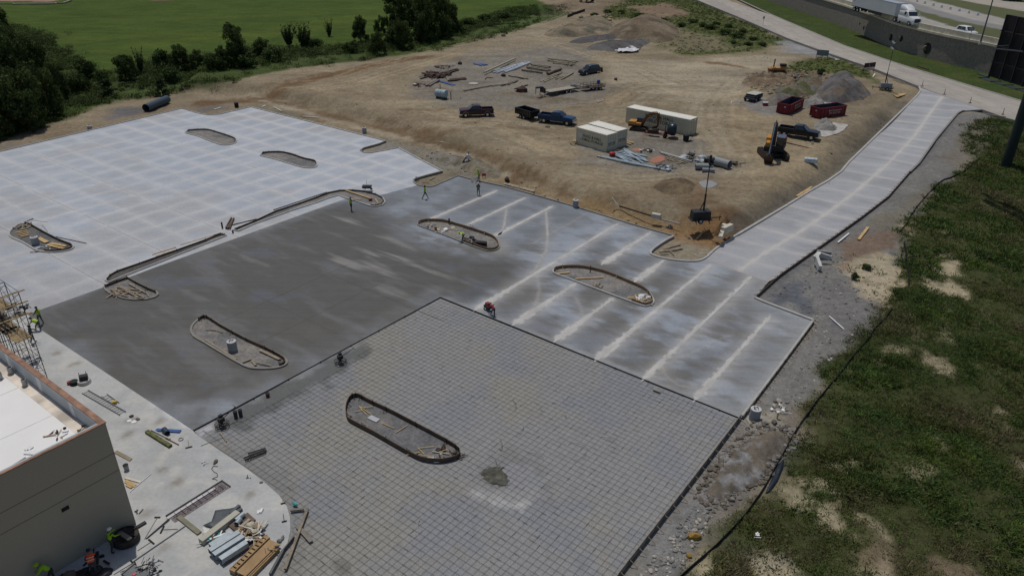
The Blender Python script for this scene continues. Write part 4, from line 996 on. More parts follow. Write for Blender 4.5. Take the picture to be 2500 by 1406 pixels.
edge_form("staked edge form along the right side of the sloping driveway", [(1843, 728), (1905, 672), (2048, 571), (2108, 528), (2169, 481), (2222, 420)], FORM, .16, side=-1, sp=1.3, sm=STEEL_D, lean=.35)
edge_form("staked edge form on the outer side of the striped concrete corner", [(1987, 785), (1902, 900), (1813, 1018)], FORM_G, .12, side=-1, sp=1.1, sm=STEEL_D, lean=.35, w=.06)
def inside(pt, poly): return sdpoly(np.array([pt[0]]), np.array([pt[1]]), poly)[0] < 0
hole = smooth_path(PW(I6), True, 2)
RBi = RB_P
m = MB(); q = random.Random(9); SP = .457
us = [W2UV(*p) for p in RBi]; u0, u1 = min(a for a, b in us), max(a for a, b in us); v0, v1 = min(b for a, b in us), max(b for a, b in us)
def clip_line(fix, lo, hi, axis):
 t = np.arange(lo, hi, .15); f = np.full(len(t), fix)
 x, y = UV2W(t, f) if axis == 0 else UV2W(f, t)
 d = sdpoly(x, y, RBi) < -.08; d &= sdpoly(x, y, hole) > .12; d &= (y > 18)
 wet = sdpoly(x, y, PW([(478, 1048), (640, 962), (760, 898), (880, 838), (900, 850), (800, 918), (700, 965), (600, 1015), (520, 1050)])) < 0
 d &= ~wet
 runs = []; s = None
 for i, k in enumerate(d):
  if k and s is None: s = i
  if (not k or i == len(d) - 1) and s is not None:
   if i - s > 2: runs.append((t[s], t[i - 1]))
   s = None
 return runs
REB = mat("rusty_rebar", (.05, .05, .055), .6, .3, var=.3, scale=1)
k = 0
for axis, lo, hi, alo, ahi in ((0, v0, v1, u0, u1), (1, u0, u1, v0, v1)):
 f = lo + .2
 while f < hi:
  jf = f + q.uniform(-.035, .035)
  for a, b in clip_line(jf, alo, ahi, axis):
   s = a
   while s < b - .1:
    e = min(b, s + q.uniform(5, 7)); d0 = q.uniform(-.03, .03)
    p0 = UV2W(s, jf + d0) if axis == 0 else UV2W(jf + d0, s); p1 = UV2W(e, jf - d0 * .5) if axis == 0 else UV2W(jf - d0 * .5, e)
    zz = .02 + (.014 if axis else 0)
    m.beam((p0[0], p0[1], zz), (p1[0], p1[1], zz), .011 if axis else .009, .011); s = e - .35 if e < b else b
  f += SP
tag(m.build("reinforcing_mesh", REB), "large mat of dark tied steel bars laid in squares over grey stone", "steel mesh")
m = MB(); q = random.Random(12)
for i in range(9):
 a = q.uniform(1180, 1720); b = q.uniform(1000, 1150); x, y, z = P(a, b); t = q.random() * 3
 m.tube([(x + .25 * j * cos(t + j * .12), y + .25 * j * sin(t + j * .12), .10) for j in range(6)], .012, 4)
tag(m.build("steel_offcuts", REB), "bent steel bar offcuts scattered on the mesh", "steel bars")["kind"] = "stuff"
leafm = vmat("leaf_mass", layers=((6, .12), (.9, .15)), bump=0, rough=.75, spec=.12, transl=.18)
bark = mat("grey_brown_bark", (.075, .055, .04), .95, var=.25, scale=4)
def leaf_cloud(blobs, n, size, base, seed, up=0.0):
 r = np.random.default_rng(seed); B = np.array([b[:6] for b in blobs], float)
 w = (B[:, 3] * B[:, 4] * B[:, 5]) ** .8; w /= w.sum(); k = r.choice(len(B), n, p=w)
 d = r.normal(size=(n, 3)); d /= np.linalg.norm(d, axis=1)[:, None]
 rad = r.random(n) ** .28
 c = B[k, :3] + d * B[k, 3:6] * rad[:, None]
 a = r.normal(size=(n, 3)) + d * .6 + np.array([0, 0, up]); a /= np.linalg.norm(a, axis=1)[:, None]
 t = np.cross(a, r.normal(size=(n, 3))); t /= np.linalg.norm(t, axis=1)[:, None]; b2 = np.cross(a, t)
 s = size * r.uniform(.55, 1.3, n)[:, None]
 V = np.stack([c - t * s * .5, c + b2 * s * .38, c + t * s * .6, c - b2 * s * .38], 1).reshape(-1, 3)
 F = np.arange(4 * n).reshape(-1, 4)
 tint = np.array([b[6] if len(b) > 6 else 1.0 for b in blobs])[k]
 cc = np.array(base)[None] * (tint * r.uniform(.65, 1.35, n))[:, None]; cc[:, 0] *= r.uniform(.8, 1.3, n)
 return V, F, np.repeat(cc, 4, 0)
def tree_mesh(kind, seed):
 q = random.Random(seed); bl = []
 if kind == "round":
  for i in range(26):
   a = q.random() * 6.3; z = q.uniform(.22, .93); e = sqrt(max(0.05, 1 - ((z - .55) / .47) ** 2)); d = q.uniform(.25, .95) * e * .40
   s = q.uniform(.09, .17); bl.append((d * cos(a), d * sin(a), z, s, s, s * .8, q.uniform(.7, 1.35)))
  for i in range(14):
   a = q.random() * 6.3; z = q.uniform(.05, .35); bl.append((.36 * cos(a), .36 * sin(a), z, .1, .1, .1, q.uniform(.6, 1.1)))
  for i in range(10):
   a = q.random() * 6.3; z = q.uniform(.6, 1.0); d = q.uniform(0, .4) * (1.1 - z) * 1.6; bl.append((d * cos(a), d * sin(a), z, .045, .045, .09, q.uniform(.9, 1.4)))
  n, size = 7500, .042
 elif kind == "spire":
  for i in range(20):
   a = q.random() * 6.3; z = q.uniform(.12, .98); e = (1.05 - z) * .28 + .03
   bl.append((e * .7 * cos(a), e * .7 * sin(a), z, .05 + e * .3, .05 + e * .3, .10, q.uniform(.75, 1.25)))
  n, size = 3000, .05
 elif kind == "feather":
  for i in range(24):
   a = q.random() * 6.3; L = q.uniform(.35, 1.05); sp = q.uniform(.05, .48)
   for j in range(6):
    t = (j + .6) / 6.2 * L; e = .075 * (1.25 - t); bl.append((sp * t ** .8 * cos(a), sp * t ** .8 * sin(a), .05 + t * .9, e, e, .07, q.uniform(.8, 1.2)))
  n, size = 5200, .042
 else:
  for i in range(14):
   a = q.random() * 6.3; d = q.uniform(0, .42); s = q.uniform(.15, .26)
   bl.append((d * cos(a), d * sin(a), .3 + q.uniform(-.1, .3), s, s, s * 1.0, q.uniform(.7, 1.3)))
  n, size = 2200, .075
 base = {"round": (.070, .105, .032), "spire": (.052, .08, .03), "feather": (.055, .088, .032), "bush": (.065, .105, .032)}[kind]
 V, F, c = leaf_cloud(bl, n, size, base, seed, up=.3)
 crown = npmesh("crown", V, F, c, [leafm])
 m = MB(); lean = q.uniform(-.03, .03); m.cyl((0, 0, -.05), (lean, 0, .45), .022, .014, 8); m.cyl((lean, 0, .45), (lean * 2, .02, .85), .014, .004, 6)
 for i in range(6):
  a = q.random() * 6.3; z = q.uniform(.25, .6); m.cyl((lean, 0, z), (.26 * cos(a), .26 * sin(a), z + .2), .009, .003, 5)
 me = bpy.data.meshes.new("trunk"); me.from_pydata(m.v, [], m.f); me.materials.append(bark); me.update()
 return crown, me
TM = {k: [tree_mesh(k, 50 + i * 7 + j * 100) for i in range(n)] for j, (k, n) in enumerate((("round", 4), ("spire", 2), ("feather", 2), ("bush", 3)))}
qt = random.Random(21)
def tree(px, py, h, w, kind, name, label, group=None, idx=None):
 """px,py: where the trunk meets the ground; w: crown width in metres"""
 x, y, z = P(px, py); root = thing(name, label, "tree" if kind != "bush" else "bush", (x, y, z), qt.random() * 6.3, group)
 cr, tr = TM[kind][qt.randrange(len(TM[kind])) if idx is None else idx]
 wn_ = {"round": .95, "spire": .5, "feather": .75, "bush": 1.15}[kind]
 for nm, me in (("crown", cr), ("trunk", tr)):
  o = link(nm, me, root); o.scale = (w / wn_, w / wn_, h)
 return root
D1 = "dark leafy tree massed with its neighbours at the far left edge"
G1 = "trees massed at the far left edge"
for a, b, h, w in [(-60, 350, 13, 9), (-20, 330, 12, 8), (28, 322, 11, 7.5), (75, 306, 10, 7), (118, 285, 8.5, 6), (0, 270, 13, 9), (50, 240, 12, 8), (98, 225, 10, 7), (140, 240, 7, 5), (30, 190, 11, 8), (-40, 210, 14, 9), (75, 180, 8, 6), (105, 190, 7.5, 5), (-60, 140, 14, 9), (5, 160, 10, 7)]:
 tree(a, b, h, w, "round", "leafy_tree", D1, G1)
tree(-18, 72, 12, 9, "round", "leafy_tree", "dark tree cut off by the top left corner of the picture")
tree(72, 318, 7, 5.5, "round", "leafy_tree", "slightly paler rounded tree in front of the dark mass at far left")
for a, b, h, w, k, l in [(266, 238, 3.6, 3.0, "spire", "small cone-shaped dark bush standing apart left of the hedge"), (398, 234, 3.4, 2.6, "spire", "small cone-shaped bush at the hedge foot above the dark pipe"),
       (318, 196, 5.0, 4.5, "round", "low dark tree at the left end of the hedge"), (345, 178, 6.2, 2.6, "feather", "thin tree with a drooping top near the left end of the hedge"),
       (446, 176, 6.0, 5.5, "round", "dark broad tree in the middle of the left hedge"), (486, 178, 5.0, 4.5, "round", "dark tree just right of the broad one in the left hedge"),
       (584, 158, 8.6, 6.5, "round", "tallest dark tree of the left hedge, with a ragged peak"), (548, 165, 4.6, 4.0, "round", "small round tree left of the ragged tall one"), (640, 140, 4.4, 5.0, "round", "low round tree between the ragged tall tree and the feathery pair"),
       (706, 112, 6.2, 4.6, "feather", "left one of the two feathery upright trees standing on the field edge"), (744, 120, 7.2, 5.2, "feather", "right one of the two feathery upright trees, taller with loose twigs"),
       (804, 90, 5.2, 2.9, "feather", "slim dark upright tree alone against the green field"), (882, 104, 6.6, 5.4, "round", "round dark tree just left of the big tree cluster"),
       (928, 84, 4.8, 3.6, "round", "small dark tree tucked between the round tree and the big cluster"), (922, 133, 5.2, 4.8, "round", "pale green rounded tree at the lower front of the big cluster")]:
 tree(a, b, h, w, k, "upright_tree" if k == "feather" else ("cone_bush" if k == "spire" else "leafy_tree"), l)
for a, b, h, w in [(965, 70, 11, 7), (1000, 84, 11, 7.5), (1040, 100, 12, 8), (1080, 92, 11, 7), (1105, 84, 8, 6), (985, 118, 7, 5.5), (1020, 40, 12, 8), (1065, 50, 12, 8), (960, 112, 6, 5)]:
 tree(a, b, h, w, "round", "leafy_tree", "tall green tree within the big cluster at the top centre", "big tree cluster at the top centre")
for a, b, h, w in [(250, 205, 3.5, 4), (300, 175, 4.5, 5), (420, 200, 4.2, 5), (400, 165, 5, 5), (520, 172, 4.5, 5), (610, 165, 4, 5), (665, 150, 3.8, 5), (770, 118, 3.2, 5), (860, 128, 3.2, 4.5), (210, 190, 5, 5), (190, 225, 4.5, 5), (1140, 62, 2.6, 5), (1180, 50, 2.4, 5), (1230, 44, 2.4, 6), (1130, 84, 2.2, 4)]:
 tree(a, b, h, w, "bush", "hedge_shrub", "dark green shrub in the continuous scrub strip along the field edge", "shrubs in the field-edge scrub")
tree(1030, 106, 8, 6, "round", "leafy_tree", "lighter green round-headed tree at the front of the big cluster")
for a, b, h, w, l in [(1432, 6, 5, 6, "dark tree at the top edge beside the earth track"), (1490, -12, 6, 7, "dark tree cut off by the top edge above the earth track"), (2412, -6, 6, 9, "dark tree at the top right edge beyond the highway"), (2470, 2, 5, 8, "dark bush at the top right edge beyond the highway")]:
 x, y = G(a, b, 1.5 if a < 2000 else HZ); o = tree(1000, 100, h, w, "round", "leafy_tree", l); o.location = (x, y, height(x, y) if a < 2000 else HZ)
for i, (a, b, h, w) in enumerate([(1662, 66, 1.6, 3.0), (1690, 58, 1.8, 4.0), (1716, 66, 1.6, 3.4), (1738, 72, 2.0, 4.6), (1768, 84, 1.9, 4.6), (1798, 92, 1.8, 4.2), (1812, 80, 1.5, 3.4), (1778, 68, 1.5, 3.4), (1750, 62, 1.4, 3.2), (1560, 42, 1.6, 4.2), (1518, 34, 1.5, 3.6), (1482, 32, 1.4, 4.0), (1620, 52, 1.3, 3.4), (1840, 100, 1.4, 3.2), (1860, 112, 1.2, 2.8), (1826, 112, 1.3, 2.8), (1790, 108, 1.2, 2.6), (1452, 40, 1.3, 3.6)]):
 tree(a, b, h, w, "bush", "weedy_bush", "rounded green bush on the overgrown mound near the frontage road", "bushes on the overgrown mound")
tree(2004, 184, 1.8, 1.9, "bush", "weedy_bush", "lone dark bush on the left shoulder of the grey gravel heap")
for a, b in [(2084, 678), (2330, 452)]:
 pass
tree(2086, 682, 1.0, .9, "bush", "weedy_bush", "single leafy weed at the edge of the sandy puddle")
tree(2114, 656, .7, 1.2, "bush", "weedy_bush", "low brown-green bush on the upper rim of the sandy puddle")
def gm_at(x, y):
 i = np.clip(np.searchsorted(xs, x) - 1, 0, NX - 2); j = np.clip(np.searchsorted(ys, y) - 1, 0, NY - 2)
 return GM.reshape(NY, NX)[j, i]
def z_at(x, y):
 return zgrid(x, y)
def tufts(name, label, cat, N, xr_, yr_, blades, hgt, wid, spread, palette, seed, mask=None, dens=None, lay=.6):
 r = np.random.default_rng(seed); x = r.uniform(*xr_, N); y = r.uniform(*yr_, N)
 g = gm_at(x, y); g = g * (.35 + .65 * sstep(.3, .5, fbm(x, y, 3.0, 3, seed)))
 k = r.random(N) < g ** 1.5
 if dens is not None: k &= r.random(N) < dens(x, y)
 if mask is not None: k &= mask(x, y)
 px_ = x / np.maximum(y, 1); k &= np.abs(px_) < 1.05
 x, y = x[k], y[k]; n = len(x); z = z_at(x, y) - .03
 sc = (r.uniform(.6, 1.3, n) * (0.55 + .9 * vnoise(x, y, 2.5, seed + 3)))
 b = blades; X0 = np.repeat(x, b); Y0 = np.repeat(y, b); Z0 = np.repeat(z, b); S = np.repeat(sc, b); m_ = n * b
 a = r.uniform(0, 6.283, m_); d = r.uniform(0, spread, m_) * S
 cx = X0 + d * np.cos(a); cy = Y0 + d * np.sin(a); t = r.uniform(0, 6.283, m_); w = wid * S * r.uniform(.6, 1.3, m_); h = hgt * S * r.uniform(.5, 1.2, m_)
 lean = lay * h * r.uniform(0, 1.2, m_)
 V = np.empty((m_, 3, 3)); dx = np.cos(t) * w; dy = np.sin(t) * w
 V[:, 0] = np.stack([cx - dx, cy - dy, Z0], 1); V[:, 1] = np.stack([cx + dx, cy + dy, Z0], 1)
 V[:, 2] = np.stack([cx + lean * np.cos(a), cy + lean * np.sin(a), Z0 + h], 1)
 pal = np.array(palette); sel = fbm(x, y, 4.5, 3, seed + 9) * 1.7 - .35 + r.normal(0, .12, n); sel = np.clip(sel * len(pal), 0, len(pal) - 1).astype(int)
 c = np.repeat(pal[sel], b, 0) * r.uniform(.6, 1.4, m_)[:, None]
 me = npmesh(name, V.reshape(-1, 3), np.arange(3 * m_).reshape(-1, 3), np.repeat(c, 3, 0), [leafm])
 o = link(name, me); tag(o, label, cat); o["kind"] = "stuff"; return n
PALW = [(.105, .085, .045), (.085, .08, .03), (.06, .072, .022), (.046, .068, .02), (.04, .066, .022), (.06, .085, .022)]
sidem = lambda x, y: (x > 4) & (y < 150)
PALW = [(.16, .135, .075), (.12, .12, .045), (.085, .115, .03), (.07, .11, .028), (.062, .11, .034), (.105, .15, .03)]
n1 = tufts("weeds", "dense green and brown weeds over the slope right of the silt fence", "weeds", 165000, (4, 75), (20, 68), 9, .17, .035, .24, PALW, 5, sidem, lay=1.6)
n2 = tufts("weeds", "weedy rough ground stretching up beside the driveway and billboard post", "weeds", 105000, (28, 130), (68, 150), 9, .26, .06, .42, PALW, 6, sidem, lay=1.6)
n3 = 0
tufts("weeds", "straw-coloured dry stalks showing through the right-hand growth", "weeds", 26000, (4, 120), (20, 150), 6, .42, .03, .22, [(.30, .25, .14), (.24, .21, .11), (.20, .20, .08)], 25, lambda x, y: sidem(x, y) & (fbm(x, y, 5, 3, 26) > .52), lay=.8)
def bushes(name, label, N, xr_, yr_, mask, leaves, size, rad, hgt, base, seed, keep=.8):
 r = np.random.default_rng(seed); x = r.uniform(*xr_, N); y = r.uniform(*yr_, N); g = gm_at(x, y)
 k = (r.random(N) < g ** 1.5 * keep) & mask(x, y) & (np.abs(x) < 1.05 * y); x, y = x[k], y[k]; n = len(x)
 s = r.uniform(.5, 1.3, n) * (.5 + vnoise(x, y, 9, seed)); z = z_at(x, y)
 m_ = n * leaves; X0 = np.repeat(x, leaves); Y0 = np.repeat(y, leaves); Z0 = np.repeat(z, leaves); S = np.repeat(s, leaves)
 d = r.normal(size=(m_, 3)); d /= np.linalg.norm(d, axis=1)[:, None]; d[:, 2] = np.abs(d[:, 2])
 q = r.random(m_) ** .3 * S
 c = np.stack([X0 + d[:, 0] * q * rad, Y0 + d[:, 1] * q * rad, Z0 + d[:, 2] * q * hgt], 1)
 a = d * .7 + r.normal(size=(m_, 3)) * .7 + np.array([0, 0, .5]); a /= np.linalg.norm(a, axis=1)[:, None]
 t = np.cross(a, r.normal(size=(m_, 3))); t /= np.linalg.norm(t, axis=1)[:, None]; b2 = np.cross(a, t); w = (size * r.uniform(.5, 1.3, m_))[:, None]
 V = np.stack([c - t * w * .5, c + b2 * w * .4, c + t * w * .6], 1).reshape(-1, 3)
 cc = np.repeat(np.array(base)[None] * (r.uniform(.7, 1.3, (n, 1)) * (.6 + .8 * vnoise(x, y, 6, seed + 2))[:, None]), leaves, 0) * r.uniform(.65, 1.35, (m_, 1))
 o = link(name, npmesh(name, V, np.arange(3 * m_).reshape(-1, 3), np.repeat(cc, 3, 0), [leafm])); tag(o, label, "undergrowth"); o["kind"] = "stuff"; return n
n3 = bushes("hedge_undergrowth", "dark tangled undergrowth along the edge of the green field", 42000, (-190, 8), (95, 300), lambda x, y: x < 10, 60, .34, 1.25, .95, (.062, .092, .024), 7, .8)
n4 = bushes("weeds", "patchy green weeds round the dirt mounds beside the frontage road", 22000, (10, 90), (135, 330), lambda x, y: (x > 8) & (sdpoly(x, y, ROADP) > .5), 26, .22, .55, .4, (.075, .095, .035), 8, .6)
bushes("weeds", "low leafy clumps among the weeds on the right-hand slope", 22000, (5, 120), (20, 150), sidem, 34, .11, .5, .5, (.08, .125, .03), 18, .7)
bushes("weeds", "taller ragged weed clumps standing above the right-hand growth", 2600, (18, 120), (26, 150), sidem, 60, .12, .7, 1.0, (.07, .10, .035), 19, .5)
print("tufts", n1, n2, n3, n4)
def stones(name, label, N, px_poly, rmin, rmax, m, seed, sink=.3):
 q = random.Random(seed); poly = PW(px_poly); xa = [p[0] for p in poly]; ya = [p[1] for p in poly]
 X_ = np.array([q.uniform(min(xa), max(xa)) for _ in range(N * 3)]); Y_ = np.array([q.uniform(min(ya), max(ya)) for _ in range(N * 3)])
 k = sdpoly(X_, Y_, poly) < 0
 for s_ in (W_P, D_P, DR_P, RB_P): k &= sdpoly(X_, Y_, s_) > .4
 X_, Y_ = X_[k][:N], Y_[k][:N]; zz = zgrid(X_, Y_); mb = MB()
 for x, y, z in zip(X_, Y_, zz):
  r = rmin + (rmax - rmin) * q.random() ** 4; mb.rock((x, y, z + r * .2), r, q.randrange(len(m)), .7, q)
 o = mb.build(name, m); tag(o, label, "stones"); o["kind"] = "stuff"
ST1 = mat("grey_stone", (.21, .20, .19), .95, var=.25, scale=3); ST2 = mat("pale_stone", (.40, .37, .32), .9, var=.2, scale=3); ST3 = mat("brown_clod", (.135, .115, .09), .95, var=.3, scale=3); ST4 = mat("tan_rock", (.40, .32, .19), .9, var=.2)
stones("stones", "grey and brown clods heaped between the mesh edge and the silt fence", 1500, [(1700, 1140), (1780, 1090), (1840, 1030), (1930, 1040), (1945, 1080), (1880, 1170), (1800, 1225), (1740, 1258), (1690, 1215)], .03, .25, [ST3, ST3, ST1], 1)
stones("stones", "pale broken stone scattered on the grey gravel at lower right", 420, [(1560, 1406), (1700, 1230), (1740, 1262), (1700, 1330), (1640, 1420)], .03, .2, [ST1, ST2, ST1], 2)
stones("stones", "loose stones along the gravel margin beside the striped slab", 900, [(1850, 735), (1985, 790), (1900, 900), (1815, 1020), (1930, 1000), (2060, 860), (2110, 800), (2150, 700), (2060, 600)], .03, .17, [ST1, ST3, ST2], 3)
stones("stones", "clods and stones strewn over the dirt yard", 1700, [(560, 216), (1050, 140), (1420, 60), (1640, 120), (1900, 130), (2150, 240), (1960, 420), (1760, 560), (1250, 420), (900, 290)], .04, .15, [ST3, ST4, ST3, ST1], 4)
stones("stones", "rubble on the orange dirt between the yard bank and the concrete", 1100, [(950, 345), (1100, 370), (1240, 430), (1650, 560), (1720, 590), (1640, 575), (1400, 500), (1130, 425), (1080, 415), (975, 358)], .04, .24, [ST3, ST1, ST4], 5)
stones("stones", "clods on the churned brown ground around the small loader", 1300, [(1820, 182), (1900, 172), (2010, 178), (2050, 200), (1990, 240), (1900, 240), (1830, 215)], .06, .42, [ST3, ST1, ST4], 6)
stones("stones", "pale rocks strewn over the left end of the far dirt mound", 330, [(1330, 78), (1420, 44), (1490, 40), (1500, 60), (1450, 78), (1380, 88)], .2, .95, [ST4, ST4, ST3], 7)
stones("stones", "clods beside the driveway bank", 700, [(1760, 590), (1850, 520), (2040, 400), (2150, 290), (2230, 230), (2225, 245), (2135, 330), (2060, 400), (1960, 470), (1800, 572)], .04, .2, [ST3, ST1, WOOD_O], 8)
def mound(name, label, cat, outline, hgt, mats_, seed, rough=.25, ns=.8, step=.35, peak=None, px=True, plate=0, pm=None, group=None):
 """an earth or stone heap standing on the ground, with its own relief"""
 poly = smooth_path(PW(outline) if px else outline, True, 3)
 cx = sum(p[0] for p in poly) / len(poly); cy = sum(p[1] for p in poly) / len(poly)
 V, Fs, B = cdt(poly, step)
 p = V[Fs]; cr = (p[:, 1, 0] - p[:, 0, 0]) * (p[:, 2, 1] - p[:, 0, 1]) - (p[:, 1, 1] - p[:, 0, 1]) * (p[:, 2, 0] - p[:, 0, 0]); Fs[cr < 0] = Fs[cr < 0][:, ::-1]
 x, y = V[:, 0], V[:, 1]; d = -sdpoly(x, y, poly); dm = max(d.max(), .01); t = np.clip(d / dm, 0, 1)
 z = hgt * (1 - (1 - t) ** 1.5) * (.75 + .5 * fbm(x, y, ns * 5, 2, seed)) + (fbm(x, y, ns, 4, seed + 3) - .5) * 2 * rough * hgt * sstep(0, .25, t)
 z = zgrid(x, y) - .1 + np.maximum(z, 0) if pm is None else hraw(x, y) - .1 + np.maximum(z, 0)
 z0 = height(cx, cy)
 c = np.empty((len(x), 3)); c[:] = mats_[0]
 if len(mats_) > 1: c = lerp(c, mats_[1], sstep(.45, .6, fbm(x, y, ns * 4, 3, seed + 6)))
 if len(mats_) > 2: c = lerp(c, mats_[2], sstep(.55, .68, fbm(x, y, ns * 2, 3, seed + 8)))
 me = npmesh(name, np.column_stack([x - cx, y - cy, z - z0]), Fs, c, [gmat])
 o = link(name, me, None, (cx, cy, z0)); tag(o, label, cat, group); return o
GRV = (.105, .10, .10)
mound("gravel_heap", "tall cone of grey gravel behind the red skips", "gravel heap", [(1985, 236), (2005, 205), (2035, 182), (2065, 188), (2090, 205), (2126, 226), (2118, 240), (2080, 250), (2040, 252), (2000, 250)], 2.7, [GRV, (.15, .145, .15), (.16, .13, .10)], 501, .06, .7)
mound("gravel_heap", "low grey gravel heap spreading left of the near red skip", "gravel heap", [(1858, 252), (1880, 236), (1905, 230), (1935, 232), (1950, 245), (1905, 256), (1880, 260)], 1.0, [GRV, (.17, .15, .13)], 502, .15, .6)
mound("soil_heap", "churned brown soil heap just below the small loader", "soil heap", [(1806, 203), (1826, 186), (1870, 180), (1920, 184), (1950, 196), (1925, 208), (1880, 212), (1830, 212)], 1.2, [(.17, .125, .085), (.13, .10, .07), (.24, .19, .13)], 503, .4, .9)
mound("soil_heap", "weedy brown soil ridge between loader and grey gravel cone", "soil heap", [(1930, 205), (1960, 190), (1990, 186), (2010, 200), (1995, 232), (1960, 235), (1900, 232), (1890, 218)], 1.2, [(.16, .13, .09), (.08, .09, .04), (.13, .125, .12)], 504, .35, .9)
mound("soil_heap", "broad brown earth mound at the far end of the yard", "soil heap", [(1478, 88), (1500, 62), (1545, 48), (1600, 46), (1640, 58), (1660, 80), (1640, 100), (1590, 104), (1540, 98)], 3.0, [(.165, .13, .09), (.13, .10, .07), (.20, .17, .12)], 505, .13, 1.6, .6)
mound("soil_heap", "rocky left shoulder of the far mound covered in pale boulders", "soil heap", [(1325, 86), (1360, 66), (1400, 52), (1460, 42), (1490, 52), (1495, 75), (1430, 90), (1370, 92)], 1.8, [(.20, .165, .12), (.13, .12, .09), (.25, .20, .14)], 506, .4, 1.8, .6)
mound("gravel_heap", "flat grey gravel windrow above the white plastic sheet, farther one", "gravel heap", [(1386, 104), (1420, 92), (1480, 86), (1515, 84), (1520, 92), (1470, 100), (1420, 108)], .9, [GRV, (.15, .14, .12)], 507, .2, 1.2, .5)
mound("gravel_heap", "grey gravel windrow that the white plastic sheet leans on", "gravel heap", [(1428, 120), (1460, 104), (1530, 100), (1590, 94), (1600, 100), (1570, 116), (1560, 126), (1500, 128), (1455, 124)], 1.4, [GRV, (.14, .135, .13), (.09, .085, .08)], 508, .2, 1.2, .5)
mound("soil_heap", "low scraped brown soil heap in the yard above the dark light tower", "soil heap", [(1590, 455), (1620, 438), (1670, 436), (1700, 450), (1690, 470), (1650, 478), (1610, 470)], .8, [(.165, .125, .08), (.12, .09, .06)], 509, .4, .6)
mound("soil_heap", "fresh reddish clods heaped right of the dark light tower", "soil heap", [(1732, 562), (1745, 545), (1768, 532), (1785, 538), (1770, 555), (1748, 572)], .7, [(.155, .095, .05), (.11, .07, .04)], 510, .5, .5)
mound("rubble_heap", "heap of broken grey concrete on white sheet by the black pickup", "rubble", [(1985, 305), (2000, 295), (2020, 294), (2046, 312), (2040, 322), (2010, 322), (1990, 318)], 1.1, [(.24, .235, .22), (.17, .165, .155)], 511, .4, .5, .25)
mound("rubble_heap", "grey rubble heap squeezed between the two red skips", "rubble", [(1960, 262), (1962, 248), (1985, 236), (2010, 238), (2015, 256), (1990, 266)], .9, [(.25, .24, .225), (.17, .165, .155)], 512, .4, .5, .25)
mound("concrete_spoil", "lump of leftover wet concrete dumped on the steel mesh", "concrete lump", [(1162, 1150), (1180, 1136), (1212, 1130), (1236, 1132), (1246, 1148), (1258, 1172), (1254, 1190), (1225, 1196), (1186, 1184), (1166, 1168)], .6, [(.125, .122, .10), (.10, .098, .085)], 513, .28, .22, .09)
mound("soil_heap", "loose brown soil with clods banked between mesh form and silt fence", "soil heap", [(1720, 1190), (1745, 1150), (1800, 1090), (1850, 1050), (1905, 1050), (1935, 1075), (1900, 1130), (1860, 1180), (1790, 1215), (1740, 1240)], .55, [(.15, .13, .105), (.12, .105, .085), (.24, .24, .245)], 516, .45, .35)
mound("soil_heap", "grey-brown heap of fine rubble near the lime-shirted worker", "soil heap", [(1060, 392), (1110, 380), (1160, 385), (1200, 400), (1230, 425), (1200, 436), (1150, 424), (1100, 405)], .8, [(.19, .165, .12), (.14, .12, .09), (.22, .21, .19)], 514, .4, .5)
mound("rubble_heap", "small grey pile of concrete lumps at the worker's feet", "rubble", [(1144, 444), (1150, 434), (1165, 432), (1172, 440), (1166, 449), (1150, 449)], .55, [(.25, .25, .245), (.17, .17, .17)], 515, .4, .3, .15)
def sheet(name, label, cat, pts, m, hgt=.05, seed=0, z=None, step=.2, ns=.5):
 poly = PW(pts) if z is None else [G(a, b, z) for a, b in pts]
 if 'puddle' in name: poly = smooth_path(poly)
 cx = sum(p[0] for p in poly) / len(poly); cy = sum(p[1] for p in poly) / len(poly)
 V, Fs, B = cdt(poly, step); p = V[Fs]; cr = (p[:, 1, 0] - p[:, 0, 0]) * (p[:, 2, 1] - p[:, 0, 1]) - (p[:, 1, 1] - p[:, 0, 1]) * (p[:, 2, 0] - p[:, 0, 0]); Fs[cr < 0] = Fs[cr < 0][:, ::-1]
 n = len(V); zz = fbm(V[:, 0], V[:, 1], ns, 3, seed) * hgt + .025 + (zgrid(V[:, 0], V[:, 1]) if z is None else z)
 z0 = float(zz.mean()); top = np.column_stack([V[:, 0] - cx, V[:, 1] - cy, zz - z0]); bot = top - [0, 0, .012]
 nb = len(B); i = np.arange(nb); j = (i + 1) % nb
 area = sum(B[k][0] * B[(k + 1) % nb][1] - B[(k + 1) % nb][0] * B[k][1] for k in range(nb))
 if area < 0: i, j = j, i
 F_ = np.vstack([Fs, Fs[:, ::-1] + n, np.stack([i, i + n, j], 1), np.stack([j, i + n, j + n], 1)])
 o = link(name, npmesh(name, np.vstack([top, bot]), F_, None, [m]), None, (cx, cy, z0)); return tag(o, label, cat)
PLAST = mat("white_plastic_sheet", (.62, .63, .65), .45, var=.1, scale=1.5, bump=.05)
sheet("plastic_sheet", "crumpled white plastic sheet against the grey windrow", "plastic sheet", [(1508, 128), (1512, 120), (1530, 119), (1552, 121), (1560, 128), (1540, 131), (1500, 131)], PLAST, 1.1, 3, ns=1.2)
sheet("plastic_sheet", "dirty white sheet under the rubble by the black pickup", "plastic sheet", [(1995, 318), (2010, 312), (2035, 300), (2072, 306), (2062, 318), (2046, 328), (2015, 336), (1996, 332)], mat("dirty_white_sheet", (.42, .40, .37), .7, var=.25, scale=.8), .12, 4)
sheet("plastic_sheet", "white sheet lying behind the farther red skip", "plastic sheet", [(1998, 242), (2018, 246), (2032, 252), (2026, 262), (2004, 256)], mat("dirty_white_sheet", (.42, .40, .37), .7), .12, 5)
sheet("plastic_sheet", "small white sheet crumpled on the grass by the grey signboards", "plastic sheet", [(2034, 143), (2046, 142), (2051, 148), (2040, 149)], PLAST, .3, 6)
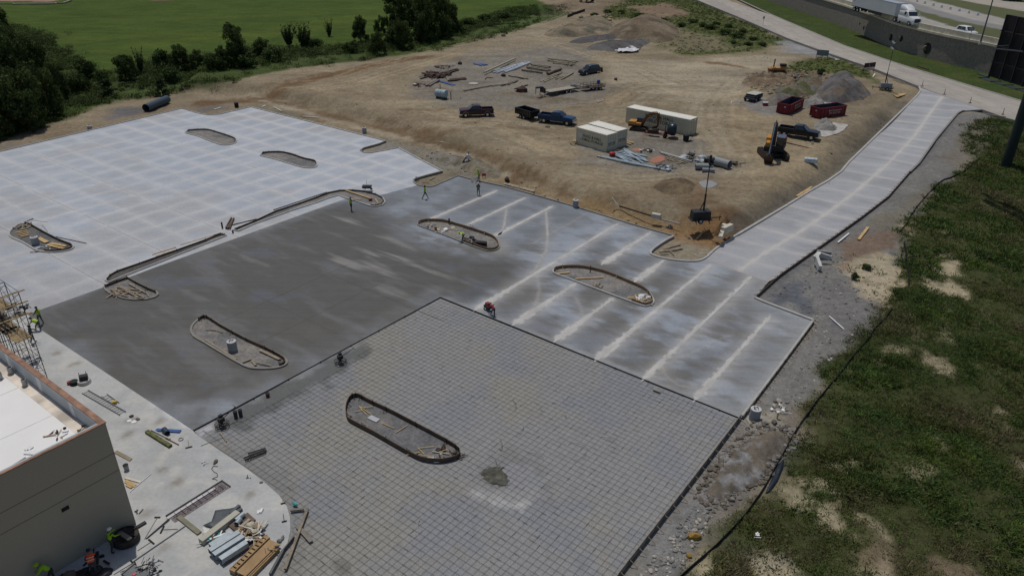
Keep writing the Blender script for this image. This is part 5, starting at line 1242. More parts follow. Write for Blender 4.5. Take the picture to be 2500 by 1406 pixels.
sheet("puddle_pad", "pale grey dried slurry circle beside the light tower mast", "slurry patch", [(1706, 446), (1720, 442), (1742, 443), (1752, 451), (1738, 459), (1718, 459)], mat("grey_slurry", (.27, .27, .275), .7, var=.1), .02, 7)
sheet("plywood_sheet", "loose brown plywood sheet lying on the path below the bank", "plywood", [(1070, 337), (1080, 332), (1098, 337), (1088, 345)], WOOD_O, .05, 8)
def text_mesh(s, size, m, name, parent, loc, rx, rz, depth=.01, align='CENTER', squash=1.0):
 cu = bpy.data.curves.new("lettering", 'FONT'); cu.body = s; cu.size = size; cu.extrude = depth; cu.align_x = align; cu.resolution_u = 2
 tmp = bpy.data.objects.new("lettering", cu); COL.objects.link(tmp)
 bpy.context.view_layer.update()
 me = bpy.data.meshes.new_from_object(tmp.evaluated_get(bpy.context.evaluated_depsgraph_get()))
 bpy.data.objects.remove(tmp); bpy.data.curves.remove(cu); me.materials.clear(); me.materials.append(m)
 o = link(name, me, parent); o.location = loc; o.rotation_euler = (rx, 0, rz); o.scale = (squash, 1, 1)
 return o
INK = mat("dark_brown_lettering", (.04, .035, .03), .6, var=.3, scale=8)
CREAM = mat("cream_container_paint", (.60, .57, .44), .6, var=.07, scale=.8)
CREAMT = mat("cream_container_roof", (.78, .76, .68), .6, var=.05, scale=.5)
def seg(a, b): return atan2(b[1] - a[1], b[0] - a[0])
def container(label, near_a, near_b, L, lines, doors_open=False, H=2.6, Wd=2.44, group=None, side_txt=True, tsz=.55, tx=0.0, end_txt=False, mark=None):
 a = P(*near_a); b = P(*near_b); an = seg(a, b); cx, cy = (a[0] + b[0]) / 2, (a[1] + b[1]) / 2
 nx, ny = -sin(an), cos(an)
 r = thing("storage_container", label, "shipping container", (cx + nx * Wd / 2, cy + ny * Wd / 2, (a[2] + b[2]) / 2 - .02), an, group)
 m = MB(); n = int(L / .28) * 4; prof = []
 for s in (-1, 1):
  xsn = np.linspace(-L / 2 + .12, L / 2 - .12, n + 1); secs = []
  for i, x in enumerate(xsn):
   d = .0 if (i % 4) in (0, 1) else .045
   secs.append([(x, s * (Wd / 2 - .03 - d), .15), (x, s * (Wd / 2 - .03 - d), H - .1), (x, s * (Wd / 2 - .1), H - .1), (x, s * (Wd / 2 - .1), .15)] if s < 0 else
      [(x, s * (Wd / 2 - .1), .15), (x, s * (Wd / 2 - .1), H - .1), (x, s * (Wd / 2 - .03 - d), H - .1), (x, s * (Wd / 2 - .03 - d), .15)])
  m.loft(secs)
 m.box((-L / 2 + .06, 0, H / 2), (.08, Wd - .2, H - .3)); m.build("wall_panel", CREAM, r)
 m = MB()
 for x in (-L / 2 + .07, L / 2 - .07):
  for y in (-Wd / 2 + .07, Wd / 2 - .07): m.box((x, y, H / 2), (.14, .14, H - .02))
 for y in (-Wd / 2 + .06, Wd / 2 - .06): m.box((0, y, .1), (L - .28, .12, .16)); m.box((0, y, H - .07), (L - .28, .12, .1))
 for x in (-L / 2 + .06, L / 2 - .06): m.box((x, 0, .1), (.12, Wd - .28, .16)); m.box((x, 0, H - .07), (.12, Wd - .28, .1))
 m.build("frame", CREAM, r)
 m = MB(); m.box((0, 0, H - .005), (L - .1, Wd - .1, .04)); nr = int(L / .6)
 for i in range(nr): m.box((-L / 2 + (i + .5) * L / nr, 0, H + .022), (L / nr * .5, Wd - .5, .014))
 m.build("roof", CREAMT, r)
 m = MB(); m.box((0, 0, .17), (L - .3, Wd - .3, .04)); m.build("floor", WOOD_D, r)
 for k, s in enumerate((-1, 1)):
  m = MB(); w = Wd / 2 - .16; m.box((0, s * w / 2, H / 2), (.06, w, H - .32))
  for q in (.3, .75): m.cyl((.05, s * w * q, .25), (.05, s * w * q, H - .25), .022, n=6, mi=1)
  d = m.build("door", [CREAM, GALV], r)
  d.location = (L / 2 - .02, s * (Wd / 2 - .14), 0)
  me = d.data
  for v in me.vertices: v.co.y -= s * w
  if doors_open: d.rotation_euler = (0, 0, .12 if s > 0 else -.45)
 y = -Wd / 2 + .02
 for i, (t, sz, dz) in enumerate(lines):
  text_mesh(t, sz, INK, "lettering", r, (tx, y - .012, dz), math.pi / 2, 0, .006)
 if mark:
  m = MB(); m.box((mark, y - .01, 1.55), (.75, .02, 1.0)); m.build("notice", mat("white_notice", (.55, .56, .58), .6), r)
 if end_txt:
  m = MB(); m.box((L / 2 + .02, -.35 * 1, 1.75), (.02, .55, .5)); m.build("notice", mat("white_notice", (.55, .56, .58), .6), r)
  text_mesh("HUGG & HALL", .26, INK, "lettering", r, (L / 2 + .05, 0, 1.15), math.pi / 2, math.pi / 2, .006)
  text_mesh("MOBILE STORAGE", .2, INK, "lettering", r, (L / 2 + .05, 0, .9), math.pi / 2, math.pi / 2, .006)
 return r
LN = [("HUGG & HALL", .82, 1.68), ("MOBILE STORAGE", .8, .95)]
LN2 = [("HUGG & HALL", .6, 1.4), ("MOBILE STORAGE", .56, .85)]
container("longest cream container with one door ajar, behind the mini excavator", (1527, 299), (1680.5, 332.5), 12.0, LN, True, tx=.4)
container("front short cream container of the side-by-side pair", (1409, 352), (1475, 371), 6.06, LN2, tx=.1, mark=-2.1, end_txt=True)
container("rear short cream container of the side-by-side pair", (1436.5, 342), (1499.5, 361.5), 6.06, [], end_txt=True)
GLASS = mat("tinted_glass", (.02, .03, .035), .08, var=.05, spec=.8)
CHROME = mat("chrome", (.55, .56, .58), .2, .9, var=.03)
LAMP = mat("clear_headlamp", (.65, .66, .66), .15, var=.05, spec=.7)
TAIL = mat("red_tail_lamp", (.35, .02, .02), .3)
def paint_m(name, c, r=.28): return mat(name, c, r, 0.0, var=.06, spec=.35, coat=.2)
def wheel(root, x, y, r=.4, w=.26, rim=CHROME, rr=.6):
 m = MB(); m.cyl((0, -w / 2, 0), (0, w / 2, 0), r, r, 18); o = m.build("wheel", BLACK, root, (x, y, r), 0)
 s = 1 if y > 0 else -1
 m = MB(); m.cyl((0, s * (w / 2 - .05), 0), (0, s * (w / 2 + .012), 0), r * rr, r * (rr - .08), 12); m.build("rim", rim, o)
 return o
def rsec(x, hw0, hw1, z0, z1, k=.12):
 """rounded section across the car at x"""
 return [(x, -hw0 + k * .4, z0), (x, -hw0, z0 + k), (x, -(hw0 * .55 + hw1 * .45), (z0 + z1) / 2), (x, -hw1, z1 - k), (x, -hw1 + k, z1), (x, hw1 - k, z1), (x, hw1, z1 - k), (x, (hw0 * .55 + hw1 * .45), (z0 + z1) / 2), (x, hw0, z0 + k), (x, hw0 - k * .4, z0)]
def glass_quad(m, a, b, c, d, t=.012):
 a, b, c, d = map(Vector, (a, b, c, d)); n = (b - a).cross(d - a).normalized() * t
 v = [a, b, c, d]; m.add([p - n * .5 for p in v] + [p + n for p in v], [(3, 2, 1, 0), (4, 5, 6, 7), (0, 1, 5, 4), (1, 2, 6, 5), (2, 3, 7, 6), (3, 0, 4, 7)])
def pickup(label, loc, rz, m, trim=None, lift=0.0, L=5.9, flares=None, crew=True, Wd=2.0, ladder=False, sc=1.0):
 r = thing("pickup_truck", label, "pickup truck", loc, rz); r.scale = (sc, sc, sc)
 h = Wd / 2; z0 = .48 + lift; xf = L / 2; xr = -L / 2; xc0, xc1 = (-.75 if crew else -.2), 1.35
 b = MB()
 b.loft([rsec(xf, h * .86, h * .82, z0 + .05, z0 + .48), rsec(xf - .12, h * .97, h * .93, z0, z0 + .66), rsec(xf - .9, h, h * .95, z0, z0 + .74), rsec(xc1 - .05, h, h * .97, z0, z0 + .80), rsec(xc0, h, h * .98, z0, z0 + .80)])
 b.loft([rsec(xc0, h, h * .98, z0, z0 + .42), rsec(xr + .08, h, h * .98, z0, z0 + .42)])
 b.build("body", m, r, smooth=True)
 b = MB(); zr = 1.9 + lift; zb = z0 + .76
 cab = [rsec(xc1 + .02, h * .90, h * .86, zb, zb + .05, .03), rsec(xc1 - .62, h * .93, h * .76, zb, zr - .05, .07), rsec(xc1 - .9, h * .93, h * .76, zb, zr, .07), rsec(xc0 + .25, h * .93, h * .76, zb, zr - .01, .07), rsec(xc0 + .02, h * .93, h * .78, zb, zr - .12, .07)]
 b.loft(cab); b.build("cab", m, r, smooth=True)
 g = MB()
 for s in (-1, 1):
  def sp(x, z): t = (z - zb) / (zr - zb); return (x, s * (h * .93 * (1 - t) + h * .765 * t + .012), z)
  mid = (xc1 - .75 + xc0) / 2
  qd = [(xc1 - .35, xc1 - .78, mid + .04, mid + .04), (mid - .04, mid - .04, xc0 + .25, xc0 + .18)]
  for q in qd:
   vs = [sp(q[0], zb + .06), sp(q[1], zr - .12), sp(q[2], zr - .12), sp(q[3], zb + .06)]
   if s > 0: vs = vs[::-1]
   glass_quad(g, *vs)
 g.build("side_window", GLASS, r)
 g = MB(); glass_quad(g, (xc1 - .02, -h * .82, zb + .07), (xc1 - .02, h * .82, zb + .07), (xc1 - .60, h * .70, zr - .07), (xc1 - .60, -h * .70, zr - .07)); g.build("windscreen", GLASS, r)
 g = MB(); glass_quad(g, (xc0 + .01, h * .7, zb + .12), (xc0 + .01, -h * .7, zb + .12), (xc0 + .02, -h * .64, zr - .22), (xc0 + .02, h * .64, zr - .22)); g.build("rear_window", GLASS, r)
 b = MB(); zt = z0 + .84
 for s in (-1, 1): b.box(((xc0 + xr) / 2 + .02, s * (h - .07), (z0 + .42 + zt) / 2), (xc0 - xr - .08, .14, zt - z0 - .42))
 b.box((xc0 - .05, 0, (z0 + .42 + zt) / 2), (.08, Wd - .28, zt - z0 - .42)); b.build("bed_side", m, r)
 b = MB(); b.box((xr + .07, 0, z0 + .6), (.07, Wd - .2, .46)); b.build("tailgate", m, r)
 b = MB(); b.box(((xc0 + xr) / 2, 0, z0 + .435), (xc0 - xr - .25, Wd - .34, .02)); b.build("bed_liner", BLACK, r)
 tr = trim or CHROME
 b = MB(); b.box((xf + .04, 0, z0 + .1), (.16, Wd * .92, .24)); b.build("front_bumper", tr, r, bevel=.03)
 b = MB(); b.box((xr - .05, 0, z0 + .08), (.16, Wd * .9, .2)); b.build("rear_bumper", tr, r, bevel=.03)
 b = MB(); b.box((xf + .005, 0, z0 + .36), (.04, Wd * .5, .26)); b.build("grille", CHROME if trim is None else BLACK, r)
 for s in (-1, 1):
  b = MB(); b.box((0, 0, 0), (.05, .28, .2)); b.build("headlight", LAMP, r, (xf - .0, s * (h - .26), z0 + .38))
  b = MB(); b.box((0, 0, 0), (.05, .1, .3)); b.build("tail_light", TAIL, r, (xr + .06, s * (h - .08), z0 + .55))
  b = MB(); b.box((0, s * .12, 0), (.1, .2, .22)); b.build("wing_mirror", BLKP, r, (xc1 - .3, s * (h - .02), zb + .12))
  b = MB(); b.box((0, 0, 0), (2.3, .16, .06)); b.build("running_board", flares or CHROME, r, (.3, s * (h - .02), z0 - .05))
  b = MB()
  for x in (xf - 1.0, xr + 1.15):
   b.loft([[(x + (.5 + d) * cos(t), s * (h - .04), .4 + lift * .5 + (.5 + d) * sin(t)) for d in (0, .09)] + [(x + (.5 + d) * cos(t), s * (h + .03), .4 + lift * .5 + (.5 + d) * sin(t)) for d in (.09, 0)] for t in [math.pi * k / 8 for k in range(9)]])
  b.build("wheel_arch", flares or m, r)
  wheel(r, xf - 1.0, s * (h - .13), .40 + lift * .4); wheel(r, xr + 1.15, s * (h - .13), .40 + lift * .4)
 b = MB(); b.box((0, 0, .42 + lift * .5), (L - 1, .9, .2)); b.build("chassis", BLACK, r)
 return r
def place(pa, pb):
 """location and heading of something whose tail and nose touch the ground at two photo points"""
 a = P(*pa); b = P(*pb); return ((a[0] + b[0]) / 2, (a[1] + b[1]) / 2, (a[2] + b[2]) / 2), seg(a, b)
l, a = place((1202, 282), (1124, 285)); pickup("maroon crew-cab pickup with tan wheel arches, facing left", l, a, paint_m("maroon_paint", (.045, .012, .018)), trim=None, flares=mat("tan_trim", (.25, .21, .17), .5), lift=.05)
l, a = place((1316, 296), (1404, 306)); pickup("blue crew-cab pickup coupled to the black tipping trailer", l, a, paint_m("deep_blue_paint", (.006, .035, .10)), lift=.1, L=6.3)
l, a = place((1903, 327), (1994, 343)); pickup("glossy black pickup with chrome grille beside the concrete rubble", l, a, paint_m("black_car_paint", (.006, .007, .012)), lift=.1, L=6.3)
def suv(name, label, cat, loc, rz, m, L=5.1, Wd=2.0, H=1.85, wr=.38, trim=BLKP, hood=.28):
 r = thing(name, label, cat, loc, rz); h = Wd / 2; xf, xr = L / 2, -L / 2; z0 = .34; zb = H * .58
 b = MB(); b.loft([rsec(xf, h * .75, h * .68, z0 + .08, zb - .25), rsec(xf - .15, h * .94, h * .86, z0, zb - .12), rsec(xf - L * .22, h, h * .92, z0, zb - .02), rsec(-.2, h, h * .95, z0, zb + .03), rsec(xr + .2, h, h * .93, z0, zb + .03), rsec(xr, h * .88, h * .84, z0 + .1, zb - .05)]); b.build("body", m, r, smooth=True)
 x1 = xf - L * hood
 b = MB(); b.loft([rsec(x1, h * .86, h * .8, zb - .04, zb + .02, .02), rsec(x1 - .7, h * .9, h * .74, zb - .04, H - .04, .07), rsec(x1 - 1.2, h * .9, h * .74, zb - .04, H, .07), rsec(xr + .6, h * .9, h * .72, zb - .04, H - .03, .07), rsec(xr + .1, h * .88, h * .78, zb - .04, zb + .1, .03)]); b.build("cabin", m, r, smooth=True)
 g = MB(); n = 3 if L > 4.8 else 2; xa, xb = x1 - .5, xr + .55
 for s in (-1, 1):
  def sp(x, z): t = (z - zb) / (H - zb); return (x, s * (h * .9 * (1 - t) + h * .74 * t + .015), z)
  for k in range(n):
   p0 = xa + (xb - xa) * k / n - .04; p1 = xa + (xb - xa) * (k + 1) / n + .04; sl = .28 if k == 0 else 0; sr = .18 if k == n - 1 else 0
   vs = [sp(p0, zb + .07), sp(p0 - sl, H - .1), sp(p1 + sr, H - .1), sp(p1, zb + .07)]
   glass_quad(g, *(vs[::-1] if s > 0 else vs))
 g.build("side_window", GLASS, r)
 g = MB(); glass_quad(g, (x1 - .03, -h * .77, zb + .06), (x1 - .03, h * .77, zb + .06), (x1 - .66, h * .68, H - .07), (x1 - .66, -h * .68, H - .07)); g.build("windscreen", GLASS, r)
 g = MB(); glass_quad(g, (xr + .18, h * .74, zb + .16), (xr + .18, -h * .74, zb + .16), (xr + .55, -h * .66, H - .1), (xr + .55, h * .66, H - .1)); g.build("rear_window", GLASS, r)
 b = MB(); b.box((xf - .01, 0, z0 + .14), (.12, Wd * .86, .2)); b.box((xr + .01, 0, z0 + .18), (.12, Wd * .86, .2)); b.build("bumper", trim, r, bevel=.03)
 b = MB(); b.box((xf - .04, 0, zb - .38), (.06, Wd * .4, .16)); b.build("grille", BLACK, r)
 for s in (-1, 1):
  b = MB(); b.box((0, 0, 0), (.14, .3, .13)); b.build("headlight", LAMP, r, (xf - .12, s * (h - .28), zb - .3))
  b = MB(); b.box((0, 0, 0), (.06, .14, .26)); b.build("tail_light", TAIL, r, (xr + .03, s * (h - .2), zb - .2))
  b = MB(); b.box((0, 0, 0), (.1, .16, .12)); b.build("wing_mirror", m, r, (x1 - .25, s * (h + .04), zb + .1))
  wheel(r, xf - L * .18, s * (h - .13), wr); wheel(r, xr + L * .19, s * (h - .13), wr)
 return r
l, a = place((1461, 176), (1416, 185)); suv("parked_car", "dark grey SUV parked by the timber stacks", "SUV", l, a, paint_m("dark_grey_paint", (.028, .035, .045)), L=5.2, H=1.9)
def hw_place(pa, pb):
 a = G(*pa, HZ); b = G(*pb, HZ); return ((a[0] + b[0]) / 2, (a[1] + b[1]) / 2, HZ + .01), seg(a, b)
l, a = hw_place((2336, 83), (2378, 92)); o = suv("moving_car", "white crossover driving on the highway behind the truck's nose", "car", l, a, paint_m("white_car_paint", (.72, .73, .75)), L=4.6, H=1.75, Wd=1.95, wr=.36, hood=.24); o.scale = (1.18, 1.18, 1.18)
WPT = paint_m("white_truck_paint", (.70, .72, .74), .35); TRL = mat("white_trailer_sheet", (.50, .535, .55), .5, var=.05, scale=.4)
A_ = G(2088, 26, HZ); B_ = G(2237, 66, HZ); an = seg(A_, B_)
LT = 21.6
r = thing("semi_truck", "white semi truck hauling a long box trailer along the highway", "truck", ((A_[0] + B_[0]) / 2, (A_[1] + B_[1]) / 2, HZ + .01), an)
k = dist(A_, B_) / LT; r.scale = (k, 1.1, 1.1)
xr0 = -LT / 2
m = MB(); m.box((xr0 + 7.9, 0, 2.62), (15.8, 2.55, 2.8)); m.build("trailer_box", TRL, r)
m = MB(); m.box((xr0 + 7.9, 0, 4.035), (15.85, 2.6, .04)); m.build("trailer_roof", mat("blue_grey_trailer_top", (.33, .37, .42), .5), r)
m = MB()
for s in (-1, 1):
 m.box((xr0 + 7.9, s * 1.29, 1.24), (15.85, .05, .1)); m.box((xr0 + 9.0, s * 1.2, .85), (5.0, .05, .6))
m.box((xr0 + 2, 0, 1.0), (3.6, 1.0, .3)); m.build("trailer_frame", mat("dark_truck_frame", (.04, .04, .045), .6), r)
m = MB(); m.box((xr0 - .02, 0, .55), (.08, 2.3, .12)); m.box((xr0 - .02, -.7, .9), (.06, .08, .7)); m.box((xr0 - .02, .7, .9), (.06, .08, .7)); m.build("underrun_guard", GALV, r)
m = MB(); m.box((xr0 + .9, -1.29, 3.45), (1.3, .02, .5)); m.build("trailer_logo", mat("navy_logo_paint", (.015, .02, .10), .5), r)
text_mesh("//", .9, mat("navy_logo_paint", (.015, .02, .10), .5), "trailer_logo", r, (xr0 + .9, -1.30, 2.55), math.pi / 2, 0, .01)
xt = LT / 2
m = MB()
m.loft([rsec(xt - .05, .95, .85, .55, 1.35), rsec(xt - .35, 1.12, .95, .5, 1.75), rsec(xt - 1.55, 1.2, 1.05, .5, 1.95), rsec(xt - 1.75, 1.22, 1.15, .5, 2.0), rsec(xt - 4.6, 1.25, 1.2, .5, 2.0)]); m.build("tractor_body", WPT, r, smooth=True)
m = MB(); m.loft([rsec(xt - 1.6, 1.12, 1.05, 1.9, 1.98, .03), rsec(xt - 2.15, 1.15, 1.05, 1.9, 2.85), rsec(xt - 2.4, 1.2, 1.1, 1.9, 3.0), rsec(xt - 4.5, 1.24, 1.2, 1.9, 3.1)]); m.build("cab", WPT, r, smooth=True)
m = MB(); m.loft([rsec(xt - 2.3, .9, .8, 2.9, 3.02, .03), rsec(xt - 3.2, 1.15, 1.0, 2.9, 3.75), rsec(xt - 4.45, 1.24, 1.2, 2.9, 4.05)]); m.build("roof_fairing", WPT, r, smooth=True)
m = MB(); glass_quad(m, (xt - 1.6, -1.0, 2.02), (xt - 1.6, 1.0, 2.02), (xt - 2.12, .98, 2.8), (xt - 2.12, -.98, 2.8), .03); m.build("windscreen", GLASS, r)
for s in (-1, 1):
 m = MB(); v = [(xt - 1.95, s * 1.19, 2.1), (xt - 2.25, s * 1.17, 2.75), (xt - 2.9, s * 1.17, 2.78), (xt - 2.9, s * 1.2, 2.1)]; glass_quad(m, *(v[::-1] if s > 0 else v), .03); m.build("side_window", GLASS, r)
 m = MB(); m.box((0, 0, 0), (.2, .4, .28)); m.build("headlight", LAMP, r, (xt - .3, s * .92, 1.1))
 m = MB(); m.box((0, 0, 0), (.15, .2, .7)); m.build("wing_mirror", WPT, r, (xt - 1.8, s * 1.45, 2.3))
 for x in (xr0 + 1.2, xr0 + 2.5, LT / 2 - 5.6, LT / 2 - 4.3, LT / 2 - 1.0): wheel(r, x, s * 1.05, .5, .34, GALV)
m = MB(); m.box((xt - .04, 0, 1.15), (.08, 1.3, .9)); m.build("grille", BLKP, r)
m = MB(); m.box((xt - .02, 0, .62), (.2, 2.3, .4)); m.build("front_bumper", WPT, r, bevel=.05)
m = MB(); m.box((xt - 5.0, 0, .9), (3.0, .9, .35)); m.cyl((xt - 4.72, 1.05, 1.0), (xt - 4.72, 1.05, 3.8), .08); m.build("chassis", mat("dark_truck_frame", (.04, .04, .045), .6), r)
l, a = place((1268, 283), (1312, 297))
r = thing("tipping_trailer", "black high-sided tipping trailer hitched behind the blue pickup", "trailer", l, a)
m = MB()
for s in (-1, 1): m.box((-.3, s * 1.0, 1.15), (4.1, .06, 1.0))
m.box((-2.33, 0, 1.15), (.06, 2.06, 1.0)); m.box((1.73, 0, 1.15), (.06, 2.06, 1.0)); m.box((-.3, 0, .66), (4.1, 2.0, .06))
for s in (-1, 1):
 m.box((-.3, s * 1.04, 1.66), (4.2, .1, .07))
 for x in np.arange(-2.2, 1.8, .55): m.box((x, s * 1.05, 1.12), (.06, .05, 1.0))
m.build("tub", BLKP, r)
m = MB(); m.beam((1.7, -.7, .55), (3.0, 0, .5), .1, .12); m.beam((1.7, .7, .55), (3.0, 0, .5), .1, .12); m.cyl((2.6, 0, .1), (2.6, 0, .8), .04); m.build("drawbar", BLKP, r)
for x in (-.8, .05):
 for s in (-1, 1): wheel(r, x, s * 1.02, .36, .22, GALV)
m = MB(); m.box((-.4, 1.05, .78), (2.1, .26, .05)); m.box((-.4, -1.05, .78), (2.1, .26, .05)); m.build("mudguard", BLKP, r)
scrap("scrap_load", "grey scrap lying inside the black tipping trailer", "scrap", 1290, 271, 12, .8, [GALV, WHITE, BLACK], seed=9, h=.3).location = (l[0], l[1], l[2] + .75)
l, a = place((1409, 222), (1300, 240))
r = thing("gooseneck_trailer", "long black gooseneck flatbed trailer with a timber deck", "trailer", l, a); r.scale = (.9, .9, .9)
m = MB()
for s in (-1, 1): m.box((-1.0, s * 1.15, .82), (8.6, .1, .24)); m.beam((3.3, s * .55, .95), (3.7, s * .5, 2.0), .14, .2); m.beam((3.7, s * .5, 2.0), (5.4, s * .15, 2.0), .14, .2)
for x in np.arange(-5, 3.4, .9): m.box((x, 0, .78), (.08, 2.2, .14))
m.box((3.45, 0, 1.3), (.16, 1.6, 1.0)); m.box((4.4, 0, 2.05), (1.3, .7, .25))
m.cyl((5.4, 0, 2.05), (5.4, 0, .75), .07); m.cyl((3.6, .8, 1.8), (3.6, .8, .03), .05); m.cyl((3.6, -.8, 1.8), (3.6, -.8, .03), .05)
m.build("frame", BLKP, r)
m = MB()
for i in range(11): m.box((-1.3, -1.0 + i * .2, .955), (7.4, .18, .05))
m.build("deck", mat("grey_deck_boards", (.36, .33, .27), .85, var=.15, scale=2), r)
m = MB(); m.beam((-5.3, 0, .9), (-6.3, 0, .6), 2.2, .08)
for s in (-1, 1): m.box((-5.6, s * .55, 1.15), (1.3, .7, .1))
m.build("ramp", BLKP, r)
for x in (-2.3, -3.4):
 for s in (-1, 1): wheel(r, x, s * .95, .38, .3, WHITE)
l, a = place((1480, 216), (1412, 224))
r = thing("utility_trailer", "rusty railed utility trailer with a blue drum aboard", "trailer", l, a)
RST = mat("rust_brown_steel", (.065, .035, .03), .8, var=.3)
m = MB(); m.box((0, 0, .62), (4.6, 1.9, .08))
for s in (-1, 1):
 for z in (.95, 1.35): m.box((0, s * .95, z), (4.6, .05, .05))
 for x in np.linspace(-2.3, 2.3, 7): m.box((x, s * .95, 1.0), (.05, .05, .75))
m.box((2.3, 0, 1.35), (.05, 1.9, .05)); m.build("railed_bed", RST, r)
m = MB(); m.beam((2.3, -.6, .6), (3.6, 0, .5), .08, .1); m.beam((2.3, .6, .6), (3.6, 0, .5), .08, .1); m.build("drawbar", RST, r)
m = MB(); m.box((-2.35, 0, 1.0), (.05, 1.8, .05)); m.box((-2.35, 0, .7), (.05, 1.8, .05)); [m.box((-2.35, y, .85), (.04, .04, .4)) for y in np.linspace(-.8, .8, 6)]; m.build("gate", RST, r)
for x in (-.9, 0):
 for s in (-1, 1): wheel(r, x - .3, s * 1.0, .34, .2, GALV)
def at_height(px, py, dz): return P(px, py, dz)
x, y, z = P(1461, 203, .9); m = MB(); m.cyl((0, 0, -.2), (0, 0, .6), .29, .29, 14); tag(m.build("plastic_drum", mat("bright_blue_plastic", (.03, .14, .45), .4), None, (x, y, z)), "blue plastic drum standing in the rusty utility trailer", "drum")
scrap("scrap_load", "rusty tools and scrap inside the railed utility trailer", "scrap", 1440, 214, 16, 1.1, [RST, GALV, BLACK], seed=10, h=.3, dz=.7)
l, a = place((1852, 240), (1826, 250))
r = thing("job_trailer", "small dark trailer with a pale ribbed top, left of the skips", "trailer", l, a)
m = MB(); m.box((0, 0, .75), (3.2, 2.0, .5)); m.box((1.7, 0, .55), (.25, 2.3, .2)); m.build("body", mat("dark_grey_steel", (.05, .055, .065), .6), r, bevel=.03)
m = MB(); [m.box((-.1, -.82 + i * .41, 1.32), (3.0, .38, .07)) for i in range(5)]; m.build("lid", mat("pale_ribbed_lid", (.48, .475, .43), .6), r)
m = MB(); m.box((-.1, 0, 1.13), (2.9, 1.9, .28)); m.build("opening", BLACK, r)
for s in (-1, 1): wheel(r, -.3, s * 1.05, .38, .25, GALV); wheel(r, 1.2, s * 1.05, .38, .25, GALV)
REDP = mat("dull_red_paint", (.17, .012, .022), .5, var=.12, scale=1)
WTXT = mat("white_sign_paint", (.62, .58, .6), .6)
SKIN = mat("dark_skip_interior", (.055, .055, .075), .8, var=.2)
def skip(label, na, nb, L, H=1.65, Wd=2.35, flip=1, txt=True):
 a = P(*na); b = P(*nb); an = seg(a, b); nx, ny = -sin(an), cos(an)
 r = thing("roll_off_skip", label, "skip", ((a[0] + b[0]) / 2 + nx * Wd / 2, (a[1] + b[1]) / 2 + ny * Wd / 2, (a[2] + b[2]) / 2), an, "two red skips")
 m = MB()
 for s in (-1, 1):
  m.box((0, s * (Wd / 2 - .03), H / 2 + .12), (L - .1, .06, H - .05)); m.box((0, s * (Wd / 2 + .01), H + .1), (L, .14, .13)); m.box((0, s * (Wd / 2 + .0), .2), (L - .1, .12, .14))
  for x in np.linspace(-L / 2 + .35, L / 2 - .35, 8): m.box((x, s * (Wd / 2 + .02), H / 2 + .15), (.09, .09, H - .2))
 for s in (-1, 1): m.box((s * (L / 2 - .03), 0, H / 2 + .12), (.07, Wd - .12, H - .05)); m.box((s * (L / 2 - .0), 0, H + .1), (.12, Wd, .12)); [m.box((s * (L / 2 + .02), y, H / 2 + .15), (.08, .09, H - .2)) for y in (-.8, 0, .8)]
 m.build("wall_panel", REDP, r)
 m = MB(); m.box((0, 0, .16), (L - .14, Wd - .14, .06)); [m.box((0, s * (Wd / 2 - .07), H / 2 + .15), (L - .2, .012, H - .1)) for s in (-1, 1)]; [m.box((s * (L / 2 - .08), 0, H / 2 + .15), (.012, Wd - .2, H - .1)) for s in (-1, 1)]; m.build("interior", SKIN, r)
 m = MB()
 for x in (-L / 2 + .4, L / 2 - .4):
  for s in (-1, 1): m.cyl((x, s * .7 - .1, .1), (x, s * .7 + .1, .1), .1, n=10)
 m.build("roller", BLACK, r)
 if txt:
  text_mesh("Bob's Dumpster's", .42, WTXT, "lettering", r, (.35, -Wd / 2 - .075, 1.1), math.pi / 2, 0, .006)
  text_mesh("501 555 0123", .46, WTXT, "lettering", r, (.35, -Wd / 2 - .075, .62), math.pi / 2, 0, .006)
 m = MB(); m.box((-L / 2 + .02 if flip else 0, -.3, 1.25), (.13, .3, .18)); m.build("warning_plate", WTXT, r)
 return r
skip("red skip seen end-on, left of the pair, its long side to the right", (1924, 282), (1961, 263.5), 6.8)
skip("red skip seen side-on with white lettering, right of the pair", (2000, 291), (2062, 282), 6.2)
YEL = mat("machine_yellow", (.48, .22, .02), .45, var=.15, scale=2); ORN = mat("dirty_orange_steel", (.20, .085, .03), .7, var=.3, scale=2)
TRK = mat("muddy_track_steel", (.055, .042, .032), .85, var=.3); DGR = mat("black_machine_steel", (.025, .025, .028), .6, var=.3)
def track(root, y, L, w, h):
 m = MB(); n = 10; prof = []
 for i in range(n + 1): t = -math.pi / 2 + math.pi * i / n; prof.append((L / 2 - h / 2 + h / 2 * cos(t), h / 2 + h / 2 * sin(t)))
 for i in range(n + 1): t = math.pi / 2 + math.pi * i / n; prof.append((-L / 2 + h / 2 + h / 2 * cos(t), h / 2 + h / 2 * sin(t)))
 m.loft([[(x, y - w / 2, z) for x, z in prof], [(x, y + w / 2, z) for x, z in prof]])
 for i in range(int(L / .22)): x = -L / 2 + h / 2 + i * .22; (x < L / 2 - h / 2) and m.box((x, y, h + .015), (.06, w, .04))
 return m.build("track", TRK, root)
